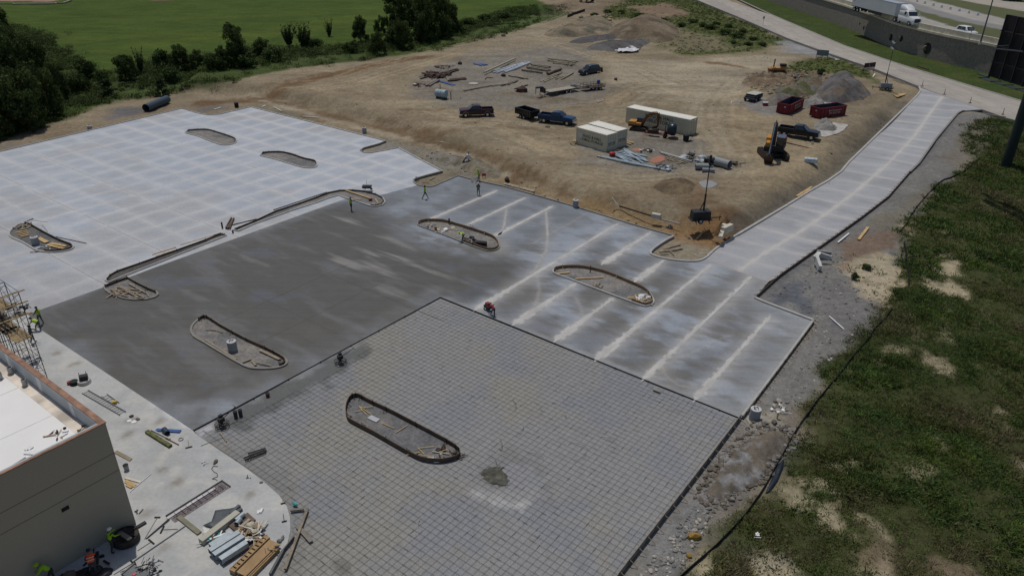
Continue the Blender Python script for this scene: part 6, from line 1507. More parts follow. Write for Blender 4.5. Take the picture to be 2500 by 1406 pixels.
def excavator(label, loc, rz_track, rz_house, S, body, boomm, pts, bucket_w, cabm=GLASS, top=None, blade=False):
 """pts: boom foot, knee, boom tip, stick end, in the house's own forward/up plane"""
 r = thing("excavator" if S > .8 else "mini_excavator", label, "excavator", loc, rz_house)
 dr = rz_track - rz_house
 u = bpy.data.objects.new("undercarriage", None)
 m = MB(); m.box((0, 0, .55 * S), (2.2 * S, 2.0 * S, .35 * S)); m.cyl((0, 0, .6 * S), (0, 0, 1.05 * S), .65 * S, n=16)
 uc = m.build("undercarriage", DGR, r, (0, 0, 0), dr)
 for s in (-1, 1): track(uc, s * 1.28 * S, 4.3 * S, .6 * S, .95 * S)
 m = MB(); m.box((-.9 * S, 0, 1.35 * S), (3.4 * S, 2.6 * S, .5 * S)); m.build("platform", DGR, r, bevel=.03)
 m = MB(); m.box((-1.7 * S, -.05 * S, 2.0 * S), (1.9 * S, 2.5 * S, .95 * S)); m.build("engine_cover", body, r, bevel=.08)
 m = MB(); m.box((-2.55 * S, 0, 1.7 * S), (.55 * S, 2.6 * S, 1.2 * S)); m.build("counterweight", body, r, bevel=.12)
 m = MB(); m.box((-.1 * S, -.75 * S, 1.85 * S), (1.5 * S, .8 * S, .6 * S)); m.build("side_box", body, r, bevel=.05)
 c = MB(); x0, x1, y0, y1, z0, z1 = -.75 * S, .95 * S, .25 * S, 1.25 * S, 1.6 * S, 3.05 * S
 for x in (x0, x1):
  for y in (y0, y1): c.box((x, y, (z0 + z1) / 2), (.09 * S, .09 * S, z1 - z0))
 c.box(((x0 + x1) / 2, (y0 + y1) / 2, z1 + .03 * S), (x1 - x0 + .15 * S, y1 - y0 + .12 * S, .09 * S), 0, 1)
 c.box(((x0 + x1) / 2, (y0 + y1) / 2, z0 + .2 * S), (x1 - x0 + .04, y1 - y0 + .04, .45 * S)); cb = c.build("cab", [DGR, top or DGR], r)
 g = MB(); g.box(((x0 + x1) / 2, (y0 + y1) / 2, (z0 + z1) / 2 + .1 * S), (x1 - x0 - .02 * S, y1 - y0 - .02 * S, z1 - z0 - .25 * S)); g.build("window", cabm, cb)
 P_ = [(a * S, -.12 * S, b * S) for a, b in pts]
 def arm(name, a, b, w, h0, h1, m):
  a = Vector(a); b = Vector(b); d = (b - a).normalized(); n = Vector((-d.z, 0, d.x)); Y = Vector((0, w / 2, 0)); q = MB()
  q.loft([[a - Y - n * h0 / 2, a + Y - n * h0 / 2, a + Y + n * h0 / 2, a - Y + n * h0 / 2], [(a + b) / 2 - Y - n * (h0 + h1) * .33, (a + b) / 2 + Y - n * (h0 + h1) * .33, (a + b) / 2 + Y + n * (h0 + h1) * .33, (a + b) / 2 - Y + n * (h0 + h1) * .33], [b - Y - n * h1 / 2, b + Y - n * h1 / 2, b + Y + n * h1 / 2, b - Y + n * h1 / 2]]); return q.build(name, m, r)
 arm("boom", P_[0], P_[1], .45 * S, .5 * S, .65 * S, boomm); arm("boom", P_[1], P_[2], .42 * S, .65 * S, .4 * S, boomm); arm("stick", P_[2], P_[3], .34 * S, .55 * S, .32 * S, boomm)
 q = MB(); a = Vector(P_[0]) + Vector((.5 * S, 0, -.1 * S)); b = (Vector(P_[1]) + Vector(P_[0])) / 2 + Vector((.3 * S, 0, 0))
 for s in (-1, 1): q.cyl(a + Vector((0, s * .34 * S, 0)), b + Vector((0, s * .3 * S, 0)), .1 * S, .06 * S, 8)
 q.cyl(Vector(P_[1]) + Vector((0, 0, .5 * S)), Vector(P_[2]) + Vector((-.1 * S, 0, .45 * S)), .1 * S, .06 * S, 8)
 q.cyl(Vector(P_[2]) + Vector((.35 * S, 0, .2 * S)), Vector(P_[3]) + Vector((.3 * S, 0, .5 * S)), .09 * S, .05 * S, 8); q.build("hydraulic_ram", CHROME if S > .8 else DGR, r)
 e = Vector(P_[3]); w = bucket_w * S; q = MB(); pr = [(.1, .1), (-.15, -.5), (-.6, -.95), (-1.15, -.9), (-1.35, -.45), (-1.2, -.5), (-1.0, -.75), (-.65, -.78), (-.3, -.4), (-.1, .05)]
 f = MB(); outer = [(e.x + a * S, e.z + b * S) for a, b in pr]
 f.loft([[(x, e.y - w / 2, z) for x, z in outer], [(x, e.y + w / 2, z) for x, z in outer]])
 side = [(.1, .1), (-.15, -.5), (-.6, -.95), (-1.15, -.9), (-1.35, -.45), (-.8, -.2), (-.1, .1)]
 for s in (-1, 1):
  sv = [(e.x + a * S, e.z + b * S) for a, b in side]; f.loft([[(x, e.y + s * w / 2, z) for x, z in sv], [(x, e.y + s * (w / 2 - .05 * S), z) for x, z in sv]])
 for k in range(5): f.box((e.x - 1.38 * S, e.y - w / 2 + (k + .5) * w / 5, e.z - .38 * S), (.2 * S, .09 * S, .12 * S))
 f.build("bucket", mat("worn_bucket_steel", (.07, .045, .035), .7, .2, var=.3), r)
 if blade:
  q = MB(); q.box((2.6 * S, 0, .45 * S), (.15 * S, 2.6 * S, .75 * S)); q.box((2.1 * S, .6 * S, .5 * S), (1.0 * S, .15 * S, .2 * S)); q.box((2.1 * S, -.6 * S, .5 * S), (1.0 * S, .15 * S, .2 * S)); q.build("blade", DGR, uc)
 return r
gx, gy, gz = P(1886, 384); bx_, by_, _ = P(1866, 416); rh = seg((gx, gy), (bx_, by_)) + .02
tx_, ty_, _ = P(1912, 404)
excavator("large yellow excavator with its black boom folded toward the camera", (gx, gy, gz), seg((gx, gy), P(1908, 402)[:2]), rh, 1.05, YEL, DGR,
   [(.3, 1.9), (1.2, 4.6), (2.2, 5.2), (4.3, 1.15)], 1.1, top=mat("blue_grey_cab_roof", (.09, .10, .16), .4))
gx, gy, gz = P(1560, 318); ax_, ay_, _ = P(1614, 324); rh = seg((gx, gy), (ax_, ay_))
excavator("small orange excavator with a blue-black cab parked against the long container", (gx, gy, gz), rh, rh, .62, mat("machine_orange", (.50, .24, .05), .5, var=.12), ORN,
   [(.5, 1.7), (2.3, 4.4), (4.6, 5.0), (4.9, 1.7)], .8, top=mat("blue_cab_roof", (.02, .05, .13), .35), blade=True)
gx, gy, gz = P(1652, 338); r = thing("towable_mixer", "dark barrel machine on a red wheeled frame beside the mini excavator", "concrete mixer", (gx - 1.4, gy + .6, gz), -.25)
m = MB(); m.loft([[(x, rr * cos(t), 1.3 + rr * sin(t)) for t in [6.283 * k / 14 for k in range(14)]] for x, rr in ((-.1, .45), (.1, .8), (.6, .98), (1.1, .95), (1.35, .7))]); m.build("barrel", mat("dark_teal_drum", (.01, .025, .035), .3, coat=.3), r, smooth=True)
m = MB(); m.beam((-.4, -.5, .3), (-.4, -.5, 1.9), .08, .08); m.beam((-.4, .5, .3), (-.4, .5, 1.9), .08, .08); m.beam((-.4, -.5, 1.3), (.3, -.6, .5), .08, .08); m.beam((-.4, -.5, .45), (-3.6, -.1, .45), .1, .12); m.beam((-.4, .5, .45), (-3.6, .1, .45), .1, .12); m.build("frame", mat("red_frame_paint", (.22, .012, .03), .5), r)
m = MB(); m.box((-2.2, 0, .8), (1.6, .8, .5)); m.beam((-3.0, 0, .9), (-1.4, 0, 1.2), .3, .2); m.build("engine", TRK, r)
for s in (-1, 1): wheel(r, -.3, s * .75, .34, .22, TRK)
gx, gy, gz = P(1674, 345); r = thing("rubbish_bin", "black wheeled bin standing at the near corner of the long container", "bin", (gx, gy, gz), .4)
m = MB(); m.box((0, 0, .5), (.62, .62, .95), 0, 0, 1.15); m.build("bin_body", BLACK, r, bevel=.03); m = MB(); m.beam((.3, 0, 1.0), (1.1, .1, .55), .7, .05); m.build("lid", BLACK, r)
gx, gy, gz = P(1899, 177); r = thing("compact_loader", "small orange compact loader with black controls on the churned soil", "loader", (gx, gy, gz), -.1)
m = MB(); m.box((0, 0, .75), (2.9, 1.3, .6)); m.box((1.1, 0, 1.1), (.9, 1.2, .4)); m.build("body", mat("machine_orange", (.50, .24, .05), .5), r, bevel=.06)
for s in (-1, 1): track(r, s * .75, 2.6, .3, .6)
m = MB(); m.box((.9, 0, 1.55), (1.3, 1.1, .55)); m.build("engine_hood", DGR, r, bevel=.05)
m = MB(); [m.beam((-1.1, s * .3, 1.0), (-1.0, s * .3, 2.7), .1, .14) for s in (-1, 1)]; m.beam((-1.0, -.3, 2.7), (-1.0, .3, 2.7), .1, .14); m.build("roll_bar", DGR, r)
m = MB(); m.box((-1.75, 0, .45), (.7, 1.5, .6)); m.build("bucket", ORN, r)
def light_tower(label, base, top_h, rz, body, heads, hb=1.3, Lb=2.2):
 x, y, z = P(*base); r = thing("light_tower", label, "light tower", (x, y, z), rz)
 m = MB(); m.box((0, 0, .85), (Lb, 1.2, 1.1), 0, 0, .94); m.build("generator_box", body, r, bevel=.06)
 m = MB(); m.box((0, .0, .38), (Lb + .3, 1.3, .12)); m.beam((Lb / 2, 0, .4), (Lb / 2 + 1.5, 0, .45), .1, .1); m.cyl((Lb / 2 + 1.3, 0, 0), (Lb / 2 + 1.3, 0, .8), .04); [m.beam((q, -1.0, .3), (q, 1.0, .3), .08, .08) for q in (-.8, .8)]; [m.cyl((q, s, 0), (q, s, .6), .03) for q in (-.8, .8) for s in (-1, 1)]; m.build("chassis", DGR, r)
 for s in (-1, 1): wheel(r, -.2, s * .72, .32, .2, GALV)
 m = MB(); xm = .3; m.beam((xm, 0, 1.2), (xm, 0, 3.4), .16, .16); m.beam((xm, 0, 3.2), (xm, 0, top_h), .09, .09); m.beam((xm - .5, 0, 1.3), (xm, 0, 2.6), .08, .08); m.build("mast", DGR, r)
 m = MB(); m.beam((xm, -.75, top_h), (xm, .75, top_h), .06, .06); m.beam((xm, -.75, top_h - .55), (xm, .75, top_h - .55), .06, .06); m.box((xm, 0, top_h + .1), (.22, .22, .45)); m.build("crossbar", DGR, r)
 for i, (yy, zz) in enumerate(heads):
  m = MB(); m.cyl((0, 0, 0), (.28, 0, -.12), .1, .26, 12); lp = m.build("lamp", GALV if body is not DGR else DGR, r, (xm, yy, top_h + zz)); m = MB(); m.cyl((.281, 0, -.121), (.30, 0, -.13), .24, .24, 12); m.build("lens", LAMP, lp)
 return r
light_tower("dark light tower with a single mast and grouped lamps by the orange clods", (1708, 541), 7.6, .15, DGR, [(-.15, 0), (.2, -.25), (-.1, -.5), (.3, -.7)])
x, y, z = P(1708, 541)
light_tower("grey light tower with four round lamps spread on its mast, near the road", (2161, 220), 9.2, 2.9, mat("grey_generator_paint", (.26, .27, .29), .45), [(-.65, 0), (.65, 0), (-.6, -1.1), (.6, -1.1)])
def sign_board(label, pa, pb, zb, h, m, posts, back=None, stripe=None, z=None):
 a = P(*pa); b = P(*pb); an = seg(a, b); L = dist(a[:2], b[:2]); z0 = min(a[2], b[2])
 r = thing("site_sign", label, "sign", ((a[0] + b[0]) / 2, (a[1] + b[1]) / 2, z0), an)
 q = MB(); q.box((0, 0, zb + h / 2), (L, .06, h)); q.build("board", m, r)
 for t in posts: q = MB(); q.box((L * (t - .5), .06, (zb + h) / 2 - .1), (.1, .06, zb + h + .2)); q.build("post", back or DGR, r)
 if stripe: q = MB(); q.box((0, -.04, zb + .14), (L, .03, .22)); q.build("stripe", stripe, r)
 return r, L
r, L = sign_board("dark maroon board sign with a pale crescent mark and white lower stripe", (2106, 181), (2133, 178), 1.05, 1.25, mat("dark_maroon_board", (.05, .012, .02), .5), (.03, .97), stripe=WHITE)
m = MB()
for k in range(9):
 t0 = 1.9 + k * .33; t1 = t0 + .33; w = .05 * sin(math.pi * (k + .5) / 9) + .015
 m.beam((.32 * cos(t0), 0, .32 * sin(t0)), (.32 * cos(t1), 0, .32 * sin(t1)), .02, w * 2)
m.build("crescent_mark", mat("pink_white_mark", (.65, .45, .45), .5), r, (0, -.045, 1.85))
text_mesh("————", .14, mat("pink_white_mark", (.65, .45, .45), .5), "lettering", r, (0, -.045, 1.38), math.pi / 2, 0, .003)
sign_board("pair of plain grey signboards on three posts, seen from behind", (1991, 146), (2020, 147), 1.0, 1.35, mat("grey_signboard_back", (.22, .25, .28), .6), (.02, .5, .98))
def post(name, label, px, py, h, r_, m, z=None, top=None, cat="post"):
 x, y, zz = P(px, py) if z is None else (*G(px, py, z), z); q = MB(); q.cyl((0, 0, -.1), (0, 0, h), r_, n=8); r = thing(name, label, cat, (x, y, zz)); q.build("post", m, r)
 if top: q = MB(); top(q); q.build("sign_plate", VENT, r)
 return r
post("road_sign", "small road sign on a thin post at the left road edge", 1862, 63, 2.6, .05, GALV, top=lambda q: q.box((0, -.05, 2.3), (.6, .04, .75)), cat="road sign")
post("marker_post", "plain dark post on the grass below the road sign", 1879, 93, 1.8, .04, DGR)
post("road_sign", "diamond road sign fixed on the highway barrier, seen from behind", 2366, 98, 3.0, .06, GALV, z=HZ + .6, top=lambda q: q.box((0, 0, 2.3), (.9, .04, .9), 0, 0, 1, Matrix.Rotation(math.pi / 4, 3, 'Y')), cat="road sign")
x, y = G(2393, 107, HZ + .4); r = thing("street_lamp", "tall grey highway lamp pole rising out of the top edge beside the white car", "lamp pole", (x, y, HZ + .2)); q = MB(); q.cyl((0, 0, 0), (0, 0, 12), .17, .1, 12); q.build("pole", mat("grey_lamp_pole", (.12, .13, .14), .5, .3), r); q = MB(); q.cyl((0, 0, 0), (0, 0, .5), .3, .28, 12); q.build("base", CONC, r); q = MB(); q.beam((0, 0, 12), (2, 0, 12.5), .1, .1); q.box((2.3, 0, 12.5), (.8, .3, .15)); q.build("lamp_arm", GALV, r)
DEL = mat("faded_orange_plastic", (.24, .05, .03), .6); proto = None
for i, (a, b, l) in enumerate([(2251, 211, "first"), (2305, 231, "second"), (2368, 252, "third"), (2448, 280, "last")]):
 x, y, z = P(a, b, .04)
 if proto is None:
  proto = thing("channelizer_post", "", "traffic delineator", (x, y, z), 0, "orange posts across the driveway mouth"); q = MB(); q.cyl((0, 0, .05), (0, 0, 1.1), .06, .045, 8); q.cyl((0, 0, .7), (0, 0, .8), .062, .06, 8, 1); q.build("tube", [DEL, WHITE], proto); q = MB(); q.box((0, 0, .03), (.62, .3, .06)); q.build("base", mat("brown_rubber_base", (.06, .035, .03), .8), proto); o = proto
 else: o = dup(proto, (x, y, z), .3 * i)
 o["label"] = "orange traffic post on the road edge, %s from the left across the driveway mouth" % l
proto = None
for i, (a, b) in enumerate([(2200, -8), (2219, 1), (2238, 5), (2257, 9.5), (2278, 14.5), (2298, 19), (2319, 23.5), (2341, 28), (2364, 33), (2386, 38)]):
 x, y = G(a, b, HZ)
 if proto is None:
  proto = thing("lane_marker", "small white marker in the dotted row along the far carriageway", "road marker", (x, y, HZ), 0, "white markers between the far lanes"); q = MB(); q.cyl((0, 0, 0), (0, 0, .75), .42, .3, 10); q.build("barrel", WHITE, proto); q = MB(); q.cyl((0, 0, 0), (0, 0, .06), .5, .5, 10); q.build("base", VENT, proto)
 else: dup(proto, (x, y, HZ), 0)
def at_dist(px, py, D):
 d = ray(px, py); s = D / hypot(d[0], d[1]); return (d[0] * s, d[1] * s, CAM_H + d[2] * s)
A1 = at_dist(2412, 186, 116); A2 = at_dist(2456, 36, 116); zb_, zt_ = A1[2], A2[2]
B1 = at_dist(2560, 228, 108); an = seg(A1, B1)
r = thing("billboard", "huge black back of a billboard on a thick dark green post at the right edge", "billboard", (A1[0], A1[1], 0), an)
m = MB(); m.box((8.5, .15, (zb_ + zt_) / 2), (17, .3, zt_ - zb_)); m.build("panel", mat("black_billboard_back", (.007, .007, .010), .7, var=.3, scale=.4), r)
m = MB()
for k in range(1, 4): m.box((8.5, -.12, zb_ + (zt_ - zb_) * k / 4), (17, .12, .12))
for k in range(9): m.box((.4 + k * 2, -.2, (zb_ + zt_) / 2), (.14, .16, zt_ - zb_))
m.beam((0, -.35, zb_ + (zt_ - zb_) * .46), (5, -.35, zb_ + (zt_ - zb_) * .52), .1, .14, 1); m.beam((.2, -.35, zb_ + (zt_ - zb_) * .5), (2.4, -.35, zb_ + (zt_ - zb_) * .56), .08, .08, 1)
m.build("frame", [mat("dark_billboard_frame", (.022, .022, .026), .6), mat("grey_billboard_brace", (.10, .11, .13), .5)], r)
m = MB(); m.box((8.4, -1.0, zb_ - .15), (16, 1.0, .06)); [m.beam((.6 + k * 2.2, -.2, zb_ - .1), (.6 + k * 2.2, -1.7, zb_ - .1), .08, .12) for k in range(7)]; m.box((-.7, -.1, zb_ - .05), (1.9, .5, .12)); m.build("catwalk", mat("dark_catwalk", (.03, .045, .05), .6), r)
bpx, bpy_, bpz = P(2455, 405); iv = Matrix.Rotation(-an, 4, 'Z') @ Matrix.Translation((-A1[0], -A1[1], 0)); lp = iv @ Vector((bpx, bpy_, 0))
m = MB(); m.cyl((lp.x, lp.y, bpz - .4), (lp.x, lp.y, zb_), .72, .68, 24); m.build("post", mat("dark_green_post", (.018, .032, .032), .5, var=.1, scale=.5), r)
SILT = mat("black_silt_fabric", (.012, .014, .018), .75, var=.2)
def silt(label, px, h=.45):
 path = smooth_path(PW(px), False, 4); cx, cy = path[0]; r = thing("silt_fence", label, "silt fence", (cx, cy, 0)); o = strip("fabric", path, .03, h, SILT, kind=False, base=-.1); o.parent = r; o.location = (-cx, -cy, 0)
 L = plen(path); n = max(2, int(L / 2.2)); f = None
 for i in range(n):
  a = along(path, (i + .5) * L / n); q = MB(); q.beam((0, 0, -.1), (.05, .02, h + .15), .04, .04); q.build("stake", WOOD_D, r, (a[0] - cx, a[1] - cy, height(*a)), i)
 return r
silt("long black silt fence running through the weeds on the right slope", [(1622, 1440), (1700, 1375), (1790, 1290), (1850, 1215), (1905, 1120), (1945, 1050), (1990, 985), (2060, 900), (2110, 840), (2150, 790), (2178, 755)], .24)
silt("short black silt fence length right of the sandy puddle", [(2218, 700), (2216, 665), (2212, 630), (2206, 596)], .45)
silt("sagging black silt fence higher up the slope toward the driveway", [(2195, 568), (2215, 545), (2228, 520), (2290, 450), (2345, 425), (2395, 385)], .22)
silt("dark silt fence at the top edge beside the earth track", [(1385, 44), (1405, 36), (1428, 28)], .8)
sheet("fabric_sheet", "black fabric flap lying along the silt fence at lower right", "fabric", [(1868, 1205), (1880, 1178), (1898, 1140), (1914, 1120), (1912, 1140), (1898, 1175), (1878, 1202)], mat("navy_black_fabric", (.012, .018, .032), .6), .15, 21)
BASEC = mat("pale_base_concrete", (.34, .35, .365), .8, var=.08, scale=2); BASET = mat("base_top_concrete", (.50, .50, .51), .8, var=.08)
BOLT = mat("anchor_bolt", (.05, .05, .055), .6)
def pole_base(label, px, py, d, h, topmark=True, pad=False):
 x, y, z = P(px, py); r = thing("light_pole_base", label, "concrete pole base", (x, y, z), .3, "round concrete lamp bases")
 m = MB(); m.cyl((0, 0, -.1), (0, 0, h), d / 2, d / 2, 28); m.build("pier", BASEC, r, smooth=True)
 m = MB(); m.cyl((0, 0, h), (0, 0, h + .012), d / 2 - .01, d / 2 - .01, 28); m.build("top", BASET, r)
 for k in range(4): a = k * 1.571 + .4; m = MB(); m.cyl((d * .22 * cos(a), d * .22 * sin(a), h), (d * .22 * cos(a), d * .22 * sin(a), h + .16), .022, n=6); m.build("anchor_bolt", BOLT, r)
 m = MB(); m.tube([(d * .25 * cos(t), d * .18 * sin(t), h + .06) for t in (0, 1.2, 2.2, 3.4, 4.4)], .02, 5); m.build("wire_loop", BOLT, r)
 if pad: m = MB(); m.cyl((.2, -.2, 0), (.2, -.2, .03), d * 1.05, d, 20); m.build("spill", mat("dried_grout", (.34, .32, .27), .9), r)
 return r
pole_base("round concrete lamp base with letter-like bolts, right of the mesh corner", 1841, 1024, .80, 1.0, pad=True)
pole_base("round concrete lamp base standing in the island within the dark concrete", 569, 856, .78, .95)
pole_base("round concrete lamp base in the far left island among yellow boards", 88, 597, .80, .9)
pole_base("round concrete lamp base beyond the kerb of the striped slab", 1405, 506, .72, .95)
pole_base("small concrete lamp base outside the white slab by the jagged corner", 890, 324, .72, .85)
pole_base("concrete lamp base half hidden behind the top left slab edge", 220, 316, .75, .6)
x, y, z = P(1144, 402); r = thing("utility_stub", "white meter box on a wooden post with black sheeting in the yard corner", "utility post", (x, y, z))
m = MB(); m.beam((0, 0, 0), (0, .1, 1.9), .12, .12); m.beam((-.9, 0, 0), (-.1, .05, 1.5), .06, .06); m.beam((1.1, 0, 0), (.1, .05, 1.4), .06, .06); m.build("post", WOOD_D, r)
m = MB(); m.box((0, -.12, 1.25), (.55, .3, .65)); m.build("meter_box", WHITE, r, bevel=.02); m = MB(); m.beam((-.95, -.1, .3), (-.25, 0, 1.2), .7, .04); m.build("sheeting", BLACK, r)
m = MB(); m.rock((0, .1, 2.0), .2, 0); m.build("bag", mat("pale_bag", (.42, .38, .30), .8), r)
SKN = mat("skin", (.30, .16, .10), .6, var=.05); JEAN = mat("dark_work_trousers", (.035, .04, .05), .9, var=.2, scale=8); BOOT = mat("brown_boots", (.04, .025, .018), .8)
HIV = mat("hi_vis_yellow", (.42, .62, .03), .7, var=.08); HIO = mat("hi_vis_orange", (.80, .09, .02), .7, var=.05); LIME = mat("lime_shirt", (.30, .55, .02), .8, var=.1); REDS = mat("red_shirt", (.25, .012, .025), .85, var=.15, scale=6)
DSH = mat("dark_shirt", (.03, .032, .035), .9, var=.2); REFL = mat("reflective_tape", (.55, .55, .42), .4); HAT = mat("white_hard_hat", (.72, .72, .70), .35); CAP = mat("black_cap", (.02, .02, .02), .8); GRYT = mat("grey_trousers", (.09, .10, .10), .9, var=.2)
def person(label, px, py, face, bend=0.0, stride=.15, arms=((.2, .2), (.2, .2)), shirt=DSH, vest=HIV, hat=CAP, pants=JEAN, dz=0.0, knee=0.0, H=1.75, loc=None, stripes=False, long_sleeve=True):
 """face: heading in degrees; bend: forward lean of the trunk; arms: (shoulder lift forward, elbow bend) left/right"""
 x, y, z = loc if loc else P(px, py)
 r = thing("person", label, "person", (x, y, z + .01 + dz), R_(face)); r.scale = (H / 1.75,) * 3
 J = []; Rr = []; E_ = []; Lb = []
 def v(p, rad): J.append(Vector(p)); Rr.append(rad); return len(J) - 1
 def e(a, b, l): E_.append((a, b)); Lb.append(l)
 hz = .95 - knee * .35; hx = -.18 * sin(bend) - knee * .12
 pel = v((hx, 0, hz), .135)
 ca, sa = sin(bend), cos(bend)
 def tr(d, up=0.0): return (hx + ca * d - sa * up * 0, 0, hz + sa * d)
 wai = v(tr(.16), .120); chs = v(tr(.34), .148); upc = v(tr(.47), .125)
 e(pel, wai, 't'); e(wai, chs, 't'); e(chs, upc, 't')
 nb = bend * .75; nx, nz = sin(nb), cos(nb); u0 = J[upc]
 nk = v((u0.x + nx * .09, 0, u0.z + nz * .09), .055); hd0 = v((u0.x + nx * .17 + .01, 0, u0.z + nz * .17), .078); hd1 = v((u0.x + nx * .27 + .01, 0, u0.z + nz * .27), .082)
 e(upc, nk, 'h'); e(nk, hd0, 'h'); e(hd0, hd1, 'h')
 ns = v((J[hd0].x + nz * .10, 0, J[hd0].z - nx * .08 + .02), .016); e(hd0, ns, 'h')
 for s in (-1, 1):
  st = stride * s; hp = v((hx, s * .095, hz - .05), .10); kn = v((hx * .4 + st * .55 + .10 * knee + .03, s * .105, .50 - .06 * knee), .066); an_ = v((st * 1.1 - .03 - .02 * knee, s * .105, .10), .045); to = v((st * 1.1 + .15, s * .12, .045), .042)
  e(pel, hp, 'l'); e(hp, kn, 'l'); e(kn, an_, 'l'); e(an_, to, 'b')
  fw, el = arms[0 if s > 0 else 1]; base = Vector(tr(.44)); sh = v((base.x, s * .19, base.z), .062); e(upc, sh, 't')
  a = fw; d = Vector((sin(a), s * .12, -cos(a))); eb = v(J[sh] + d * .28, .045); a2 = fw + el; d2 = Vector((sin(a2), -s * .05, -cos(a2))); wr = v(J[eb] + d2 * .25, .032); e(sh, eb, 's'); e(eb, wr, 'f')
  pm = v(J[wr] + d2 * .07, .030); e(wr, pm, 'k')
  side = Vector((0, 1, 0)).cross(d2).normalized()
  for k in range(4): q = v(J[pm] + d2 * (.035 + .006 * (1.5 - abs(k - 1.5))) + Vector((0, (k - 1.5) * .018, 0)), .0095); q2 = v(J[q] + (d2 * .8 + side * -.5).normalized() * .035, .008); e(pm, q, 'k'); e(q, q2, 'k')
  th = v(J[wr] + d2 * .04 + side * .045, .011); e(wr, th, 'k')
 me = bpy.data.meshes.new("skeleton"); me.from_pydata(J, E_, []); ob = bpy.data.objects.new("skeleton", me); COL.objects.link(ob)
 sk = ob.modifiers.new("Skin", 'SKIN'); sk.use_smooth_shade = True
 for i, q in enumerate(Rr): me.skin_vertices[0].data[i].radius = (q, q); me.skin_vertices[0].data[i].use_root = (i == 0)
 sb = ob.modifiers.new("Sub", 'SUBSURF'); sb.levels = 1; sb.render_levels = 1
 bpy.context.view_layer.update(); dg = bpy.context.evaluated_depsgraph_get(); bm_ = bpy.data.meshes.new_from_object(ob.evaluated_get(dg)); bm_.name = "body"
 bpy.data.objects.remove(ob)
 slots = {'t': 1, 's': 1, 'f': 1 if long_sleeve else 0, 'h': 0, 'k': 0, 'l': 2, 'b': 3}
 bm_.materials.clear(); [bm_.materials.append(q) for q in (SKN, shirt, pants, BOOT)]
 A0 = np.array([J[a][:] for a, b in E_]); A1_ = np.array([J[b][:] for a, b in E_]); D_ = A1_ - A0; LL = (D_ ** 2).sum(1) + 1e-9
 cen = np.zeros(len(bm_.polygons) * 3); bm_.polygons.foreach_get("center", cen); cen = cen.reshape(-1, 3)
 t = np.clip(((cen[:, None] - A0[None]) * D_[None]).sum(2) / LL[None], 0, 1); dd = ((cen[:, None] - A0[None] - t[..., None] * D_[None]) ** 2).sum(2)
 bm_.polygons.foreach_set("material_index", np.array([slots[Lb[k]] for k in dd.argmin(1)], np.int32))
 link("body", bm_, r)
 if vest:
  m = MB(); secs = []
  for d, rx_, ry_ in ((.05, .165, .185), (.18, .150, .175), (.34, .175, .205), (.45, .155, .20), (.50, .10, .15)):
   c = Vector(tr(d)); secs.append([(c.x + rx_ * cos(q) * sa, ry_ * sin(q), c.z - rx_ * cos(q) * ca) for q in [6.283 * k / 14 for k in range(14)]])
  m.loft(secs, 0, cap=False)
  tape = []
  for d in ((.16, .20), (.30, .34)) if stripes else ((.14, .18),):
   s2 = []
   for k_ in d: c = Vector(tr(k_)); s2.append([(c.x + .182 * cos(q) * sa, .21 * sin(q), c.z - .182 * cos(q) * ca) for q in [6.283 * k / 14 for k in range(14)]])
   m.loft(s2, 1, cap=False)
  m.build("vest", [vest, REFL], r, smooth=True)
 c = J[hd1]; m = MB(); m.sphere((c.x, 0, c.z + .015), .118, 12, 6, 0, 1.1, 1, .8); m.cyl((c.x + .07, 0, c.z + .0), (c.x + .075, 0, c.z + .012), .11, .11, 12); m.build("hard_hat" if hat is not CAP else "cap", hat, r, smooth=True)
 return r
def tool(name, label, root_px, a, b, rad, m, cat, head=None, z0=None):
 """a long-handled tool; a and b are (photo point, height) pairs"""
 A = Vector(P(*a[0], a[1])); Bv = Vector(P(*b[0], b[1])); r = thing(name, label, cat, A)
 q = MB(); q.cyl((0, 0, 0), Bv - A, rad, n=6); q.build("handle", m, r)
 if head:
  d = (Bv - A).normalized(); s = Vector((-d.y, d.x, 0)).normalized(); q = MB(); q.beam(Bv - A - s * head[0] / 2, Bv - A + s * head[0] / 2, head[1], head[2]); q.build("head", head[3], r)
 return r
person("worker in yellow vest and black cap standing on the dark slab edge by the scaffold", 101, 791, 165, arms=((.5, .5), (.3, .8)), shirt=DSH, pants=GRYT)
person("worker in yellow vest bending over next to the scaffold legs", 94, 806, 175, bend=1.15, arms=((.8, .4), (1.0, .3)), knee=.4, pants=GRYT, shirt=DSH)
person("worker in grey clothes behind the scaffold uprights, half hidden", 82, 838, 40, bend=.1, arms=((.9, .5), (.6, .6)), vest=None, shirt=GRYT, pants=GRYT)
person("worker in yellow vest standing with an outstretched arm on the dark concrete", 858, 515, 60, arms=((.2, .3), (1.3, .2)), shirt=DSH)
person("worker in lime top and jeans striding across the fresh concrete", 1038, 486, 5, stride=.34, arms=((.5, .4), (-.3, .3)), vest=None, shirt=LIME, pants=mat("blue_jeans", (.03, .055, .10), .9), hat=CAP, H=1.8)
person("worker in white hard hat walking near the rubble pile, olive vest", 1168, 477, 100, stride=.25, arms=((.4, .5), (.2, .6)), vest=mat("olive_vest", (.12, .16, .05), .8), shirt=DSH, hat=HAT, pants=mat("grey_blue_jeans", (.07, .09, .11), .9))
person("worker in bright lime shirt and hat standing at the concrete lumps", 1169, 443, 190, bend=.25, arms=((.7, .4), (.9, .3)), vest=None, shirt=LIME, hat=LIME, pants=GRYT)
person("worker in yellow vest doubled over inside the orange-boarded island", 1129, 589, 215, bend=1.25, arms=((.9, .2), (.7, .3)), knee=.35, shirt=WHITE, pants=JEAN, hat=HIV)
